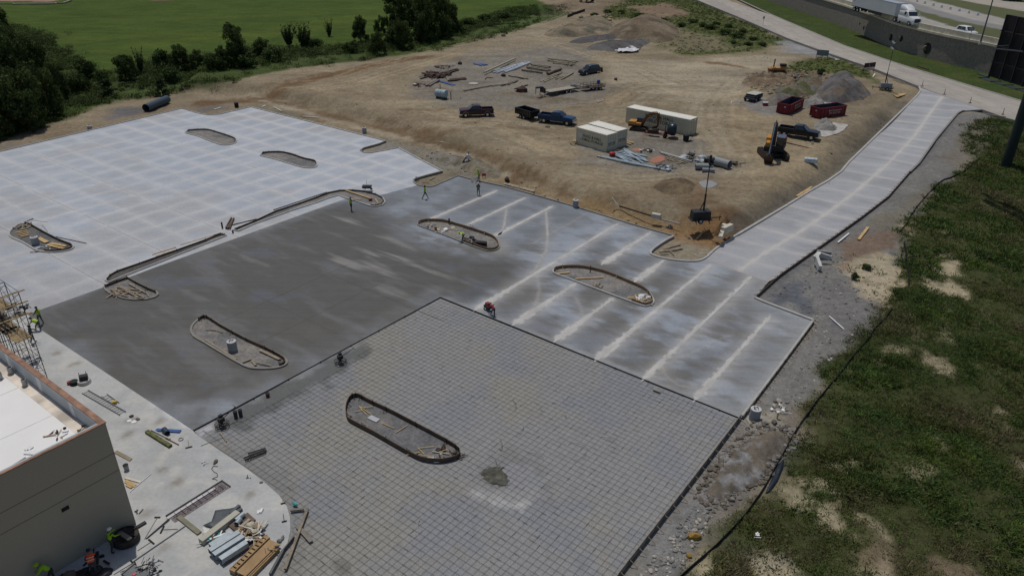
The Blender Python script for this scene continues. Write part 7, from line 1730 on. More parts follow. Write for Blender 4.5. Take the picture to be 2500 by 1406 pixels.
person("worker in a red shirt crouching over a cutting machine at the mesh corner", 1203, 770, 120, bend=1.2, arms=((1.0, .2), (1.1, .1)), knee=.5, vest=None, shirt=REDS, hat=mat("tan_straw_hat", (.40, .32, .22), .8), pants=JEAN)
def under_head(px, py, h):
 x, y = G(px, py, h); return (x, y, 0)
person("worker in lime shirt by the wall base next to the round form", 0, 0, 60, bend=.2, arms=((.9, .6), (.6, .6)), vest=None, shirt=LIME, hat=HAT, loc=under_head(262, 1296, 1.62), pants=JEAN)
person("worker in orange striped vest leaning forward under the tan wall", 0, 0, 120, bend=.7, arms=((.9, .4), (.8, .3)), vest=HIO, shirt=HIO, hat=CAP, stripes=True, loc=under_head(219, 1362, 1.25), pants=JEAN)
person("worker in a lime hooded top bent beneath the wall, lowest in the picture", 0, 0, 200, bend=.85, arms=((.7, .4), (.5, .5)), vest=None, shirt=LIME, hat=LIME, loc=under_head(113, 1385, 1.2), pants=JEAN, H=1.85)
def machine(label, px, py, rz, kind):
 x, y, z = P(px, py); z = max(z, 0.06) if kind != "saw" else z
 r = thing("power_trowel" if kind == "trowel" else "floor_saw", label, "concrete machine", (x, y, z + .02), rz)
 m = MB()
 if kind == "trowel":
  for k in range(3): t = 2.094 * k; pass
  m.tube([(.5 * cos(t), .5 * sin(t), .18) for t in [6.283 * k / 16 for k in range(17)]], .02, 6); m.tube([(.5 * cos(t), .5 * sin(t), .05) for t in [6.283 * k / 16 for k in range(17)]], .015, 6)
  for k in range(6): t = 6.283 * k / 6; m.cyl((.5 * cos(t), .5 * sin(t), .05), (.15 * cos(t), .15 * sin(t), .35), .015, n=5)
  m.build("guard_ring", DGR, r); m = MB()
  for k in range(4): t = 1.571 * k; m.beam((.08 * cos(t), .08 * sin(t), .03), (.44 * cos(t), .44 * sin(t), .03), .14, .015)
  m.build("blade", STEEL_D, r); m = MB(); m.box((0, 0, .52), (.42, .36, .34)); m.cyl((0, 0, .1), (0, 0, .4), .1); m.box((.05, .1, .78), (.26, .2, .18)); m.build("engine", DGR, r, bevel=.02)
  m = MB(); m.beam((.1, 0, .5), (1.25, 0, .95), .04, .04); m.beam((1.25, -.3, .95), (1.25, .3, .95), .03, .03); m.build("handle", BLACK, r)
 else:
  m.box((0, 0, .35), (.75, .45, .25)); m.build("deck", DGR, r); m = MB(); m.box((0, 0, .62), (.4, .36, .3)); m.build("engine", mat("red_engine_cover", (.2, .015, .03), .5), r); m = MB(); m.beam((-.3, -.2, .4), (-.9, -.2, 1.0), .03, .03); m.beam((-.3, .2, .4), (-.9, .2, 1.0), .03, .03); m.beam((-.9, -.35, 1.0), (-.9, .35, 1.0), .03, .03); m.build("handle", GALV, r)
  for s in (-1, 1): wheel(r, .25, s * .25, .11, .05, VENT)
  m = MB(); m.cyl((.35, -.29, .22), (.35, -.27, .22), .22, n=16); m.build("saw_blade", GALV, r)
 return r
machine("black walk-behind power trowel on the dark edge strip, farther of two", 832, 886, .6, "trowel")
machine("grimy power trowel with a tall engine on the mesh edge, nearer of two", 543, 1040, .9, "trowel")
machine("small cutting saw held by the worker in the red shirt", 1191, 757, 2.2, "saw")
STL = mat("painted_scaffold_tube", (.045, .04, .04), .6, .3, var=.3, scale=2); PLK = mat("scaffold_plank", (.28, .20, .10), .85, var=.25, scale=1.5)
sx, sy = UV2W(17.1, 59.1); r = thing("scaffold", "rusty tube scaffold with plank decks against the left edge of the building", "scaffold", (sx, sy, 0), TH)
LV = [0, 1.95, 3.9, 5.85, 7.85]; VV_ = [0, 2.4, 4.8, 7.2]; UU = [0, -1.55, -3.6]
for i, vv in enumerate(VV_):
 for (ua, ub) in ((0, -1.55), (-2.0, -3.6)):
  m = MB()
  for uu in (ua, ub): m.cyl((uu, vv, 0), (uu, vv, LV[-1]), .03, n=7)
  m.cyl((ua - .42, vv, 0), (ua - .42, vv, LV[-1]), .02, n=6)
  for z in LV[1:]: m.cyl((ua, vv, z), (ub, vv, z), .028, n=6)
  for k in range(4 * 4): z = .35 + k * .48; m.cyl((ua, vv, z), (ua - .42, vv, z), .014, n=5)
  m.build("frame", STL, r)
for i in range(3):
 for uu in (0, -3.6):
  for k in range(4):
   m = MB(); m.cyl((uu, VV_[i], LV[k] + .3), (uu, VV_[i + 1], LV[k + 1] - .2), .016, n=5); m.cyl((uu, VV_[i], LV[k + 1] - .2), (uu, VV_[i + 1], LV[k] + .3), .016, n=5); m.build("cross_brace", STL, r)
 for k, z in enumerate(LV[1:]):
  if k in (1, 2):
   for q in range(4): m = MB(); m.box((-.25 - q * .3 - (2.1 if k == 2 and i == 0 else 0), (VV_[i] + VV_[i + 1]) / 2, z + .06), (.26, 2.7, .045)); m.build("plank", PLK, r)
  for uu in (0, -3.6): m = MB(); m.cyl((uu, VV_[i], z + .0), (uu, VV_[i + 1], z), .02, n=5); m.build("guard_rail", STL, r)
for z, m_ in ((7.85, PLK), (6.9, PLK), (5.9, PLK)):
 m = MB(); m.box((-1.9, -.1, z), (4.6, .16, .05)); m.build("plank", m_, r)
scrap("lumber_bundle", "tangle of boards and bars piled on the scaffold deck", "lumber", 30, 768, 26, 1.3, [WOOD_O, WOOD_D, BLACK, WOOD_O], z=4.0, h=.7, seed=31)
def on_uv(u, v, z=0): x, y = UV2W(u, v); return (x, y, z)
m = MB(); [m.box((0, i * .3, .1 + .12 * k), (1.3, .22, .08)) for i in range(5) for k in range(2)]; tag(m.build("pallet_stack", mat("yellow_timber", (.42, .34, .10), .8, var=.3), None, on_uv(15.0, 58.6), TH), "yellowish stacked pallet under the scaffold", "pallet")
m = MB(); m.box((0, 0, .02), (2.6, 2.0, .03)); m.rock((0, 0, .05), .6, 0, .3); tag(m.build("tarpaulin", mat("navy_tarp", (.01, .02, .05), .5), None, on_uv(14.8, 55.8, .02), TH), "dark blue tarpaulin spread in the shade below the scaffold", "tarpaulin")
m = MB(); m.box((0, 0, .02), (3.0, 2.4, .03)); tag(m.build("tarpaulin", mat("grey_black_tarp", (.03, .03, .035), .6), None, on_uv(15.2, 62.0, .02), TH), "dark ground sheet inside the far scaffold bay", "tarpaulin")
def Q1(a, b): return (a / 3.514, 650 + b / 3.514)
def Q2(a, b): return (a / 3.514, 1006 + b / 3.514)
def Q3(a, b): return (460 + a / 5.493, 1150 + b / 5.493)
AZ = .02
def ladder(name, label, a, b, w, m, n=14, cat="ladder"):
 A = P(*a, AZ); B_ = P(*b, AZ); L = dist(A[:2], B_[:2]); q = MB()
 for s in (-1, 1): q.box((0, s * w / 2, .05), (L, .035, .08))
 for i in range(n): q.box((-L / 2 + (i + .5) * L / n, 0, .05), (.035, w - .03, .03))
 return tag(q.build(name, m, None, ((A[0] + B_[0]) / 2, (A[1] + B_[1]) / 2, A[2] + .01), seg(A, B_)), label, cat)
ALU = mat("dull_aluminium", (.22, .23, .24), .45, .6, var=.1)
ladder("extension_ladder", "long aluminium extension ladder lying on the light paving", Q1(730, 1078), Q1(1056, 1265), .48, ALU, 16)
ladder("step_ladder", "short folded step ladder lying across the long ladder", Q1(895, 1110), Q1(1000, 1185), .42, ALU, 5)
x, y, z = P(*Q1(985, 1177)); m = MB(); m.box((0, 0, .12), (.32, .24, .2)); tag(m.build("tool_box", mat("yellow_tool_box", (.55, .36, .03), .5), None, (x, y, z + .01), .5, bevel=.02), "small yellow box at the foot of the folded step ladder", "tool box")
x, y, z = P(*Q1(725, 1000)); r = thing("surface_cleaner", "white round-bodied machine with black frame and red wheel on the light paving", "machine", (x, y, z + .01), .4)
m = MB(); m.cyl((0, 0, .02), (0, 0, .28), .52, .46, 20); m.build("housing", mat("dirty_white_housing", (.45, .45, .43), .6, var=.2), r); m = MB(); m.box((.05, .05, .5), (.55, .42, .34)); [m.beam((a, -.25, .3), (a, .3, .85), .04, .04) for a in (-.25, .25)]; m.build("engine", DGR, r); m = MB(); m.cyl((-.7, .1, .0), (-.7, .1, .3), .36, .30, 14); m.build("hose_reel", BLACK, r); m = MB(); m.cyl((-1.05, .25, .0), (-1.05, .25, .22), .2, .18, 10); m.build("cap", mat("red_cap", (.25, .03, .03), .6), r)
for i, (a, b, rr, mm, l) in enumerate([(1110, 1327, .17, WHITE, "white bucket lid, left of the scattered lids"), (1150, 1336, .19, WHITE, "white bucket lid, right of the pair of white lids"), (1128, 1288, .17, BLACK, "black bucket lid at the top of the scattered lids"), (1182, 1315, .16, mat("brown_lid", (.10, .07, .05), .7), "brown lid at the right of the scattered lids"), (1165, 1298, .14, VENT, "grey lid among the scattered lids")]):
 x, y, z = P(*Q1(a, b)); m = MB(); m.cyl((0, 0, 0), (0, 0, .03), rr, rr, 18); m.cyl((0, 0, .03), (0, 0, .04), rr * .85, rr * .85, 18); tag(m.build("flat_disc", mm, None, (x, y, z + .015)), l, "lid")
def bucket(label, px, py, m, h=.38, rr=.15, lid=None, dz=0.0, nm="bucket", grp=None):
 x, y, z = P(px, py); r = thing(nm, label, "bucket", (x, y, z + .01 + dz), 0, grp); q = MB(); q.cyl((0, 0, 0), (0, 0, h), rr * .88, rr, 16); q.build("pail", m, r); q = MB(); q.cyl((0, 0, h), (0, 0, h + .02), rr * 1.05, rr * 1.05, 16); q.build("lid" if lid else "rim", lid or BLACK, r); return r
bucket("grey bucket with a black lid standing by the tan wall", *Q2(1088, 495), mat("grey_bucket", (.30, .30, .32), .5), .42, .17, BLACK)
bucket("left one of two dark grey buckets on the mesh edge", 576, 1018, mat("dark_grey_bucket", (.045, .05, .055), .6), .5, .15)
bucket("right one of two dark grey buckets on the mesh edge", 588, 1014, mat("dark_grey_bucket", (.045, .05, .055), .6), .5, .15)
bucket("small red bucket at the border of dark concrete and mesh", 654, 967, mat("dull_red_bucket", (.20, .03, .03), .6), .25, .16)
bucket("orange bucket inside the orange-boarded island", 1064, 564, mat("orange_bucket", (.45, .16, .03), .5), .38, .16, dz=.05)
BLT = mat("blue_tarp_strip", (.03, .09, .28), .5, var=.2)
loose("foam_tube", "mossy green and brown long bag lying on the light paving", "long bag", Q2(1260, 172), Q2(1465, 300), .28, .16, mat("mossy_bag", (.12, .13, .05), .9, var=.5, scale=5), AZ)
loose("steel_tube", "slim grey tube lying beside the mossy bag", "pipe", Q2(1300, 155), Q2(1460, 235), .10, .09, VENT, AZ)
loose("steel_bar", "reddish bar continuing past the mossy bag", "bar", Q2(1420, 225), Q2(1535, 282), .05, .05, mat("red_oxide", (.16, .05, .04), .7), AZ)
loose("tarp_strip", "narrow crumpled blue tarp strip near the dark slab corner", "tarp", Q2(1340, 155), Q2(1550, 168), .28, .07, BLT, AZ)
def pipe_thing(name, label, a, b, rr, m, t=.03, dz=0, cat="pipe", grp=None, mi=None):
 A = P(*a, dz); B_ = P(*b, dz); L = dist(A, B_); q = MB(); q.pipe((-L / 2, 0, rr), (L / 2, 0, rr), rr, t, 18)
 return tag(q.build(name, m, None, ((A[0] + B_[0]) / 2, (A[1] + B_[1]) / 2, (A[2] + B_[2]) / 2), seg(A, B_), smooth=True), label, cat, grp)
pipe_thing("pipe_offcut", "short dark pipe end lying on the blue tarp strip", Q2(1412, 165), Q2(1440, 200), .2, mat("dark_blue_pipe", (.03, .05, .08), .5))
def ring(name, label, px, py, R0, rt, m, cat="hose", dz=.03):
 x, y, z = P(px, py); q = MB(); q.tube([(R0 * cos(t), R0 * sin(t), rt) for t in [6.283 * k / 14 for k in range(15)]], rt, 6); return tag(q.build(name, m, None, (x, y, z + dz)), label, cat)
ring("coiled_strap", "small grey coil lying right of the mossy bag", *Q2(1552, 235), .16, .03, VENT)
def broom(label, a, b, hd, m=WOOD_O, hm=BLACK, w=.6, nm="push_broom", ht=.05):
 A = P(*a, .04); B_ = P(*b, .04); r = thing(nm, label, "tool", (A[0], A[1], A[2])); q = MB(); d = Vector(B_) - Vector(A); q.cyl((0, 0, 0), d, .018, n=6); q.build("handle", m, r); s = Vector((-d.y, d.x, 0)).normalized(); q = MB(); q.beam(d - s * hd / 2, d + s * hd / 2, .09, ht); q.build("head", hm, r); return r
broom("short push broom lying near the curved paving edge", Q2(1613, 238), Q2(1620, 300), .45)
broom("push broom lying left of the drain trench, its head uppermost", Q2(1240, 1085), Q2(1350, 900), .35)
broom("bull float handle with cross head beside the shaded wall corner", Q2(1180, 1185), Q2(1298, 1108), .6)
broom("T-shaped float lying flat left of the drain end", Q2(1525, 1000), Q2(1392, 1005), .6)
broom("float with crosspiece near the lower building corner, upper one", Q2(975, 1390), Q2(1140, 1290), .6, m=ALU)
broom("float with crosspiece near the lower building corner, lower one", Q2(1030, 1370), Q2(1165, 1310), .6, m=ALU)
broom("small tool lying upright on the curved edge of the paving", Q2(2420, 715), Q2(2428, 780), .3)
broom("thin wire tool by the curved paving edge above the boards", Q3(1270, 570), Q3(1285, 670), .3, m=STEEL_D)
boards("bull_float_pole", "long thin metal pole lying from the wall shade to the drain board", "pole", [(*Q2(1140, 1285), *Q2(1610, 962)), (*Q2(1150, 1275), *Q2(1580, 982))], ALU, "long float poles", w=.045, h=.045, dz=AZ)
boards("bull_float_pole", "slim dark pole leaning from the wall shade toward the trench mouth", "pole", [(*Q2(1252, 1088), *Q2(1450, 915)), (*Q2(1262, 1080), *Q2(1456, 922))], DGR, "dark poles", w=.04, h=.04, dz=AZ)
loose("screed_board", "long narrow screed board lying at the foot of the drain trench", "board", Q2(1535, 900), Q2(1712, 1042), .30, .09, mat("greenish_grey_board", (.21, .20, .14), .8), AZ)
boards("lumber", "weathered boards leaning out from behind the tan wall, upper pair", "lumber", [(*Q2(985, 345), *Q2(1120, 415)), (*Q2(1000, 335), *Q2(1128, 405))], WOOD_O, "upper boards by the wall", w=.14, dz=AZ)
boards("lumber", "orange boards fanned out from behind the tan wall", "lumber", [(*Q2(1075, 600), *Q2(1160, 640)), (*Q2(1080, 585), *Q2(1165, 630)), (*Q2(1085, 625), *Q2(1130, 648))], WOOD_N, "fanned boards by the wall", w=.14, dz=AZ)
loose("wooden_strip", "white painted strip above the fanned orange boards", "lumber", Q2(1075, 565), Q2(1208, 602), .16, .05, mat("pale_board", (.60, .56, .48), .7), AZ)
loose("conduit", "thin white conduit pole crossing beside the tan wall", "pole", Q2(1112, 688), Q2(1298, 528), .03, .03, WHITE, AZ)
m = MB(); x, y, z = P(*Q2(1840, 520)); pts = [P(*Q2(a, b), .03) for a, b in [(1870, 465), (1830, 462), (1815, 485), (1835, 510), (1862, 525), (1868, 550), (1845, 560), (1820, 570), (1850, 575), (1865, 585)]]; m.tube([Vector(p) - Vector((x, y, z)) for p in pts], .02, 5); tag(m.build("extension_lead", BLACK, None, (x, y, z)), "black cord lying in loops on the light paving", "cord")
def rock_thing(label, px, py, s, m, seed=1, nm="rock", cat="rock"):
 x, y, z = P(px, py); q = MB(); q.rock((0, 0, s * .3), s, 0, .8, random.Random(seed)); return tag(q.build(nm, m, None, (x, y, z)), label, cat)
rock_thing("brown lump of stone near the loops of black cord", *Q2(1850, 432), .2, ST3, 4)
rock_thing("small dark stone near the curved edge, above the teal bottle", *Q2(2240, 606), .12, ST1, 5)
rock_thing("upper of two grey stones above the wooden truss", *Q3(1265, 900), .17, ST1, 6)
rock_thing("lower of two grey stones above the wooden truss", *Q3(1222, 942), .2, ST1, 7)
scrap("litter", "small blue and white wrapper litter on the light paving", "litter", *Q2(1755, 442), 6, .2, [WHITE, BLT], seed=40, h=.05)
scrap("litter", "dark scraps at the base of the tan wall corner", "litter", *Q2(1180, 865), 6, .3, [DGR, BLACK], seed=41, h=.05)
scrap("litter", "pair of dark rags lying near the far curve of the paving", "litter", *Q2(2120, 566), 4, .25, [DGR, STEEL_D], seed=42, h=.05)
x, y, z = P(*Q2(1215, 970)); m = MB(); m.box((0, 0, .06), (.55, .22, .1)); tag(m.build("toolbag", DGR, None, (x, y, z + .012), .9), "dark flat block lying at the wall corner", "block")
x, y, z = P(*Q2(2243, 850)); m = MB(); m.box((0, 0, .06), (.2, .42, .1), .2, 0, .8); m.box((-.12, -.12, .03), (.2, .3, .05), .7); tag(m.build("plastic_jug", WHITE, None, (x, y, z + .012), -.3, bevel=.02), "white plastic jug lying on the light paving", "jug")
x, y, z = P(*Q3(1432, 462)); m = MB(); m.cyl((-.16, 0, .09), (.14, 0, .09), .09, .09, 12); m.cyl((.14, 0, .09), (.22, 0, .09), .09, .03, 12); tag(m.build("teal_bottle", mat("teal_plastic", (.03, .36, .36), .3), None, (x, y, max(z, .06)), -.6), "bright teal bottle lying on the mesh beside the paving", "bottle")
tr_ = [P(*Q2(a, b)) for a, b in [(1428, 892), (1905, 592), (1978, 645), (1502, 945)]]
cx = sum(p[0] for p in tr_) / 4; cy = sum(p[1] for p in tr_) / 4; an = seg(tr_[0], tr_[1]); Lt = (dist(tr_[0], tr_[1]) + dist(tr_[3], tr_[2])) / 2; wt = (dist(tr_[0], tr_[3]) + dist(tr_[1], tr_[2])) / 2
r = thing("drain_trench", "long open slot in the paving with gravel bed and steel bars inside", "drain trench", (cx, cy, .02), an)
m = MB(); m.box((0, 0, .0), (Lt, wt, .03)); m.build("gravel_bed", mat("purple_grey_gravel", (.20, .175, .18), .95, var=.5, scale=9), r)
m = MB(); m.box((0, -wt / 2, .03), (Lt + .1, .07, .06)) if False else m.box((0, wt / 2, .03), (Lt + .1, .09, .06)); m.box((Lt / 2, 0, .03), (.09, wt, .06)); m.build("edge_liner", DGR, r)
m = MB(); m.box((-.4, wt * .22, .04), (Lt * .85, wt * .22, .04)); m.build("white_fabric", mat("white_geotextile", (.55, .54, .56), .8, var=.2), r)
m = MB(); [m.cyl((-Lt / 2 + .2, -wt * .3 + k * wt * .2, .06), (Lt / 2 - .2, -wt * .3 + k * wt * .2, .06), .012, n=5) for k in range(3)]; [m.cyl((x_, -wt * .4, .07), (x_, wt * .3, .07), .012, n=5) for x_ in np.linspace(-Lt / 2 + .4, Lt / 2 - .4, 9)]; m.build("rebar", STEEL_D, r)
sheet("membrane_sheet", "dark grey membrane sheet spread and folded on the paving", "sheet", [Q3(360, 535), Q3(560, 510), Q3(690, 470), Q3(720, 510), Q3(570, 600), Q3(420, 720), Q3(320, 775), Q3(195, 742), Q3(315, 690)], mat("slate_membrane", (.075, .085, .095), .5, var=.15), .14, 31, z=.02)
sheet("foam_board", "white triangular sheet corner under the dark membrane", "sheet", [Q3(195, 742), Q3(325, 775), Q3(290, 810), Q3(190, 852)], mat("off_white_sheet", (.60, .62, .58), .6), .03, 32, z=.015)
boards("membrane_roll", "dark roll of roofing membrane at the end of the spread sheet", "roll", [(*Q3(570, 590), *Q3(690, 480)), (*Q3(590, 610), *Q3(720, 525))], mat("slate_membrane", (.075, .085, .095), .5), "two dark membrane rolls", w=.2, h=.2, dz=.03)
loose("box_beam", "long cream box beam lying diagonally on the paving", "beam", Q3(175, 975), Q3(675, 590), .42, .34, mat("cream_beam", (.43, .41, .34), .6, var=.06), AZ)
DUCT = mat("galvanised_duct", (.34, .39, .42), .45, .3, var=.12, scale=3)
x, y, z = P(*Q3(545, 1060)); A_ = P(*Q3(470, 1110)); B_ = P(*Q3(680, 975)); an = seg(A_, B_)
r = thing("duct_pallet", "pallet stacked with rectangular galvanised duct sections", "duct stack", (x, y, z + .01), an)
m = MB(); m.box((0, 0, .08), (1.5, 1.7, .14)); m.build("pallet", WOOD_D, r)
for i, (yy, zz, L) in enumerate([(-.62, .3, 1.7), (-.12, .38, 1.9), (.34, .38, 1.9), (.74, .3, 1.4), (-.5, .66, 1.5)][:4]):
 m = MB(); w, h = .36, .36
 m.box((0, yy, zz + h / 2), (L, w, .02)); m.box((0, yy, zz - h / 2 + .02), (L, w, .02)); m.box((0, yy - w / 2, zz), (L, .02, h)); m.box((0, yy + w / 2, zz), (L, .02, h)); m.box((L / 2 - .3, yy, zz), (.02, w - .04, h - .04), 0, 1); m.box((-L / 2 + .2, yy, zz), (.02, w - .04, h - .04), 0, 1); m.build("duct", [DUCT, BLACK], r)
scrap("duct_offcuts", "tangled duct offcuts with a teal strip behind the stacked ducts", "scrap", *Q3(400, 940), 18, .75, [DUCT, mat("teal_strip", (.05, .40, .36), .5), WHITE, DGR, WOOD_D], seed=50, h=.45)
for i, (a, b, l) in enumerate([((640, 690), (745, 600), "round duct section nearest the cream beam"), ((650, 735), (700, 665), "short pale blue round duct on the small pallet")]):
 pipe_thing("round_duct", l, Q3(*a), Q3(*b), .17, DUCT, dz=.12, cat="duct")
A_ = P(*Q3(720, 700)); m = MB(); m.box((0, 0, .07), (1.35, .9, .12)); tag(m.build("small_pallet", WOOD_D, None, (A_[0], A_[1], A_[2] + .01), an), "small dark pallet carrying the round ducts", "pallet")
loose("channel_offcut", "straight pale channel lying on the small pallet", "channel", Q3(700, 765), Q3(825, 655), .2, .12, mat("tan_channel", (.33, .29, .23), .6), .15)
x, y, z = P(*Q3(820, 880)); A_ = P(*Q3(800, 1000)); B_ = P(*Q3(1000, 860)); an = seg(A_, B_); m = MB(); [m.box((0, -.8 + k * .28, .08), (1.35, .16, .1)) for k in range(7)]; tag(m.build("rubbish_pallet", WOOD_D, None, (x, y, z + .01), an), "wooden pallet covered with torn packaging", "pallet")
scrap("packaging_litter", "heap of torn white and brown packaging on the wooden pallet", "litter", *Q3(820, 870), 60, .95, [WHITE, mat("cardboard", (.30, .20, .12), .9), VENT, mat("cream_paper", (.50, .45, .34), .8)], seed=51, h=.3, dz=.1)
A_ = P(*Q3(690, 1406)); B_ = P(*Q3(1130, 970)); L = dist(A_[:2], B_[:2]); an = seg(A_, B_)
r = thing("wooden_crate_base", "long pale timber cradle with square cut-outs at the curved paving edge", "timber cradle", ((A_[0] + B_[0]) / 2, (A_[1] + B_[1]) / 2, .03), an)
WDN = mat("yellow_plywood", (.34, .225, .115), .8, var=.15, scale=2)
m = MB(); m.box((0, .28, .3), (L, .05, .05)); m.box((0, .62, .3), (L, .05, .05))
n = 9
for i in range(n + 1): m.box((-L / 2 + i * L / n, .45, .15), (.2, .4, .3))
m.build("notched_side", WDN, r); m = MB(); m.box((0, -.22, .2), (L, .85, .06)); m.build("top_board", WDN, r); m = MB(); m.box((-.2, -.75, .12), (L * .95, .08, .26)); m.box((-.2, -.5, .28), (L * .95, .1, .05)); m.build("edge_rail", WDN, r)
scrap("cradle_scraps", "blue-grey and brown scraps lying on the timber cradle", "scrap", *Q3(1120, 1060), 7, .4, [mat("slate_block", (.07, .09, .13), .6), WDN, STEEL_D], seed=52, h=.08, dz=.3)
boards("form_board", "long brown form board lying on the mesh beyond the paving curve", "board", [(*Q3(1300, 1325), *Q3(1600, 515), .16)], mat("two_tone_board", (.24, .20, .15), .8, var=.3), None, h=.12, dz=.08)
boards("form_board", "grey plank stub jutting from the paving curve toward the teal bottle", "board", [(*Q3(1370, 532), *Q3(1552, 512), .16)], FORM_G, None, h=.1, dz=.08)
boards("form_board", "broad grey board lying crosswise on the mesh at the bottom edge", "board", [(*Q3(1460, 735), *Q3(1650, 945), .26)], FORM_G, None, h=.05, dz=.08)
boards("form_board", "curved-edge form board standing outside the paving's lower curve", "board", [(*Q3(1100, 1400), *Q3(1275, 1080), .14), (*Q3(1275, 1080), *Q3(1420, 900), .07)], mat("dark_grey_form", (.12, .12, .12), .8), "forms along the paving curve", h=.2, dz=.02)
scrap("black_tools", "heap of dark bags and tools near the bottom edge, upper one", "bags", *Q2(1262, 1322), 16, .45, [DGR, STEEL_D, BLACK], seed=53, h=.5)
scrap("black_tools", "black and blue machine parts right of the dark bags", "machine parts", *Q2(1330, 1305), 10, .35, [DGR, mat("slate_blue_part", (.05, .06, .10), .5), VENT], seed=54, h=.4)
scrap("black_tools", "small dark heap of tools cut by the bottom edge", "bags", *Q2(1322, 1385), 10, .35, [DGR, BLACK], seed=55, h=.35)
x, y, z = P(*Q2(1180, 1395)); m = MB(); m.box((0, 0, .05), (1.5, .8, .06)); [m.box((a, 0, .1), (.08, .9, .08)) for a in (-.75, .75)]; m.box((.1, .1, .1), (.18, .18, .05), 0, 1); tag(m.build("work_cart", [mat("grey_cart_steel", (.14, .15, .16), .5), mat("pink_patch", (.5, .12, .14), .6)], None, (x, y, z + .02), an + 1.57), "grey flat cart with a pink patch at the bottom edge", "cart")
x, y = G(306, 1306, .45); r = thing("round_column_form", "big round brown drum form standing in the building's shade", "round form", (x, y, 0), 1.0)
m = MB(); m.pipe((0, 0, .05), (0, 0, .5), .74, .04, 24); m.cyl((0, 0, .4), (0, 0, .44), .7, .7, 24); [m.beam((0, 0, .46), (.7 * cos(t), .7 * sin(t), .5), .1, .05) for t in [k * 1.047 for k in range(6)]]; m.build("drum", mat("dark_brown_form", (.045, .035, .032), .8, var=.3), r)
x, y = G(290, 1320, .6); m = MB(); m.beam((-1.3, 0, .1), (1.2, .4, 1.2), .25, .1); tag(m.build("plank", FORM_G, None, (x - .1, y + .3, 0), -.9), "grey plank slanting in front of the round drum form", "board")
scrap("shaded_clutter", "dark tangle of tools and offcuts along the shaded wall base", "clutter", 210, 1400, 30, 1.3, [DGR, BLACK, STEEL_D, WOOD_D], seed=56, h=.25)
broom("long-handled wooden screed lying across the mesh corner", (490, 1088), (545, 1066), 1.3, m=ALU, hm=WOOD_O, nm="screed")
for i, (a, b, c, d, l) in enumerate([(597, 1121, 648, 1101, "lower of two dark rebar chair strips lying on the mesh"), (606, 1110, 650, 1097, "upper of two dark rebar chair strips lying on the mesh")]):
 A_ = P(a, b, .1); B_ = P(c, d, .1); L = dist(A_, B_); q = MB(); q.box((0, -.13, .06), (L, .03, .1)); q.box((0, .13, .06), (L, .03, .1)); [q.box((-L / 2 + (k + .5) * L / 14, 0, .06), (.06, .26, .06)) for k in range(14)]; tag(q.build("rebar_chair_strip", DGR, None, ((A_[0] + B_[0]) / 2, (A_[1] + B_[1]) / 2, .07), seg(A_, B_)), l, "rebar chairs")
loose("wood_offcut", "small dark wooden offcut on the mesh near the striped slab", "offcut", (1594, 950), (1612, 957), .2, .04, WOOD_O, .08)
scrap("black_scrap", "small dark scrap on the mesh right of the nearest island", "scrap", 1382, 1018, 4, .15, [BLACK], seed=60, h=.1, dz=.07)
scrap("black_scrap", "small dark scrap on the mesh below the nearest island", "scrap", 1025, 1276, 4, .15, [BLACK], seed=61, h=.1, dz=.07)
def I(x0, y0, s, a, b): return (x0 + a / s, y0 + b / s)
N = lambda a, b: I(840, 930, 6.1125, a, b)
boards("wooden_strip", "thin yellow wooden strip in the upper-left end of the nearest island", "wooden strip", [(*N(165, 460), *N(280, 445)), (*N(220, 380), *N(330, 500)), (*N(230, 380), *N(400, 500)), (*N(250, 400), *N(260, 440)), (*N(300, 405), *N(430, 380)), (*N(255, 390), *N(330, 400))], mat("yellow_strip", (.50, .38, .16), .8), "yellow strips in the nearest island's upper end", w=.05, h=.03, dz=.06)
boards("wooden_strip", "thin yellow wooden strip in the lower-right end of the nearest island", "wooden strip", [(*N(930, 1105), *N(1130, 1065)), (*N(1110, 1010), *N(1195, 1095)), (*N(1100, 1005), *N(1340, 980)), (*N(1120, 1100), *N(1300, 1130)), (*N(1420, 1065), *N(1540, 1020))], mat("yellow_strip", (.50, .38, .16), .8), "yellow strips in the nearest island's lower end", w=.05, h=.03, dz=.06)
boards("wooden_strip", "lone pale strip lying in the middle of the nearest island, left one", "wooden strip", [(*N(565, 632), *N(750, 708))], WOOD_N, None, w=.05, h=.03, dz=.06)
boards("wooden_strip", "lone pale strip lying in the middle of the nearest island, right one", "wooden strip", [(*N(775, 772), *N(945, 662))], WOOD_N, None, w=.05, h=.03, dz=.06)
loose("foam_board", "pale grey rectangular sheet in the nearest island's upper half", "sheet", N(375, 535), N(510, 595), .45, .03, mat("pale_grey_sheet", (.42, .43, .46), .6), .06)
loose("foam_board", "pale grey rectangular sheet at the nearest island's lower rim", "sheet", N(1240, 1170), N(1365, 1165), .42, .03, mat("pale_grey_sheet", (.42, .43, .46), .6), .06)
loose("foam_board", "bright white strip at the nearest island's lower rim", "sheet", N(1340, 1210), N(1415, 1205), .16, .03, WHITE, .06)
scrap("rebar_scrap", "bent dark bars lying in the lower right end of the nearest island", "steel bars", *N(1550, 1080), 12, .9, [STEEL_D, STEEL_D, ST2], seed=62, h=.05, dz=.05)
M5 = lambda a, b: (a / 3.514, 650 + b / 3.514)
boards("wooden_strip", "weathered plank inside the big island of the dark concrete", "plank", [(*M5(1760, 632), *M5(2030, 800), .16), (*M5(1690, 605), *M5(1735, 632), .12), (*M5(2160, 810), *M5(2195, 850), .2), (*M5(2190, 825), *M5(2330, 855), .1), (*M5(2230, 720), *M5(2400, 800), .26), (*M5(1765, 548), *M5(1850, 550), .08), (*M5(1800, 540), *M5(1915, 570), .06), (*M5(2080, 825), *M5(2155, 795), .2)], WOOD_O, "planks in the big dark-slab island", h=.05, dz=.07)
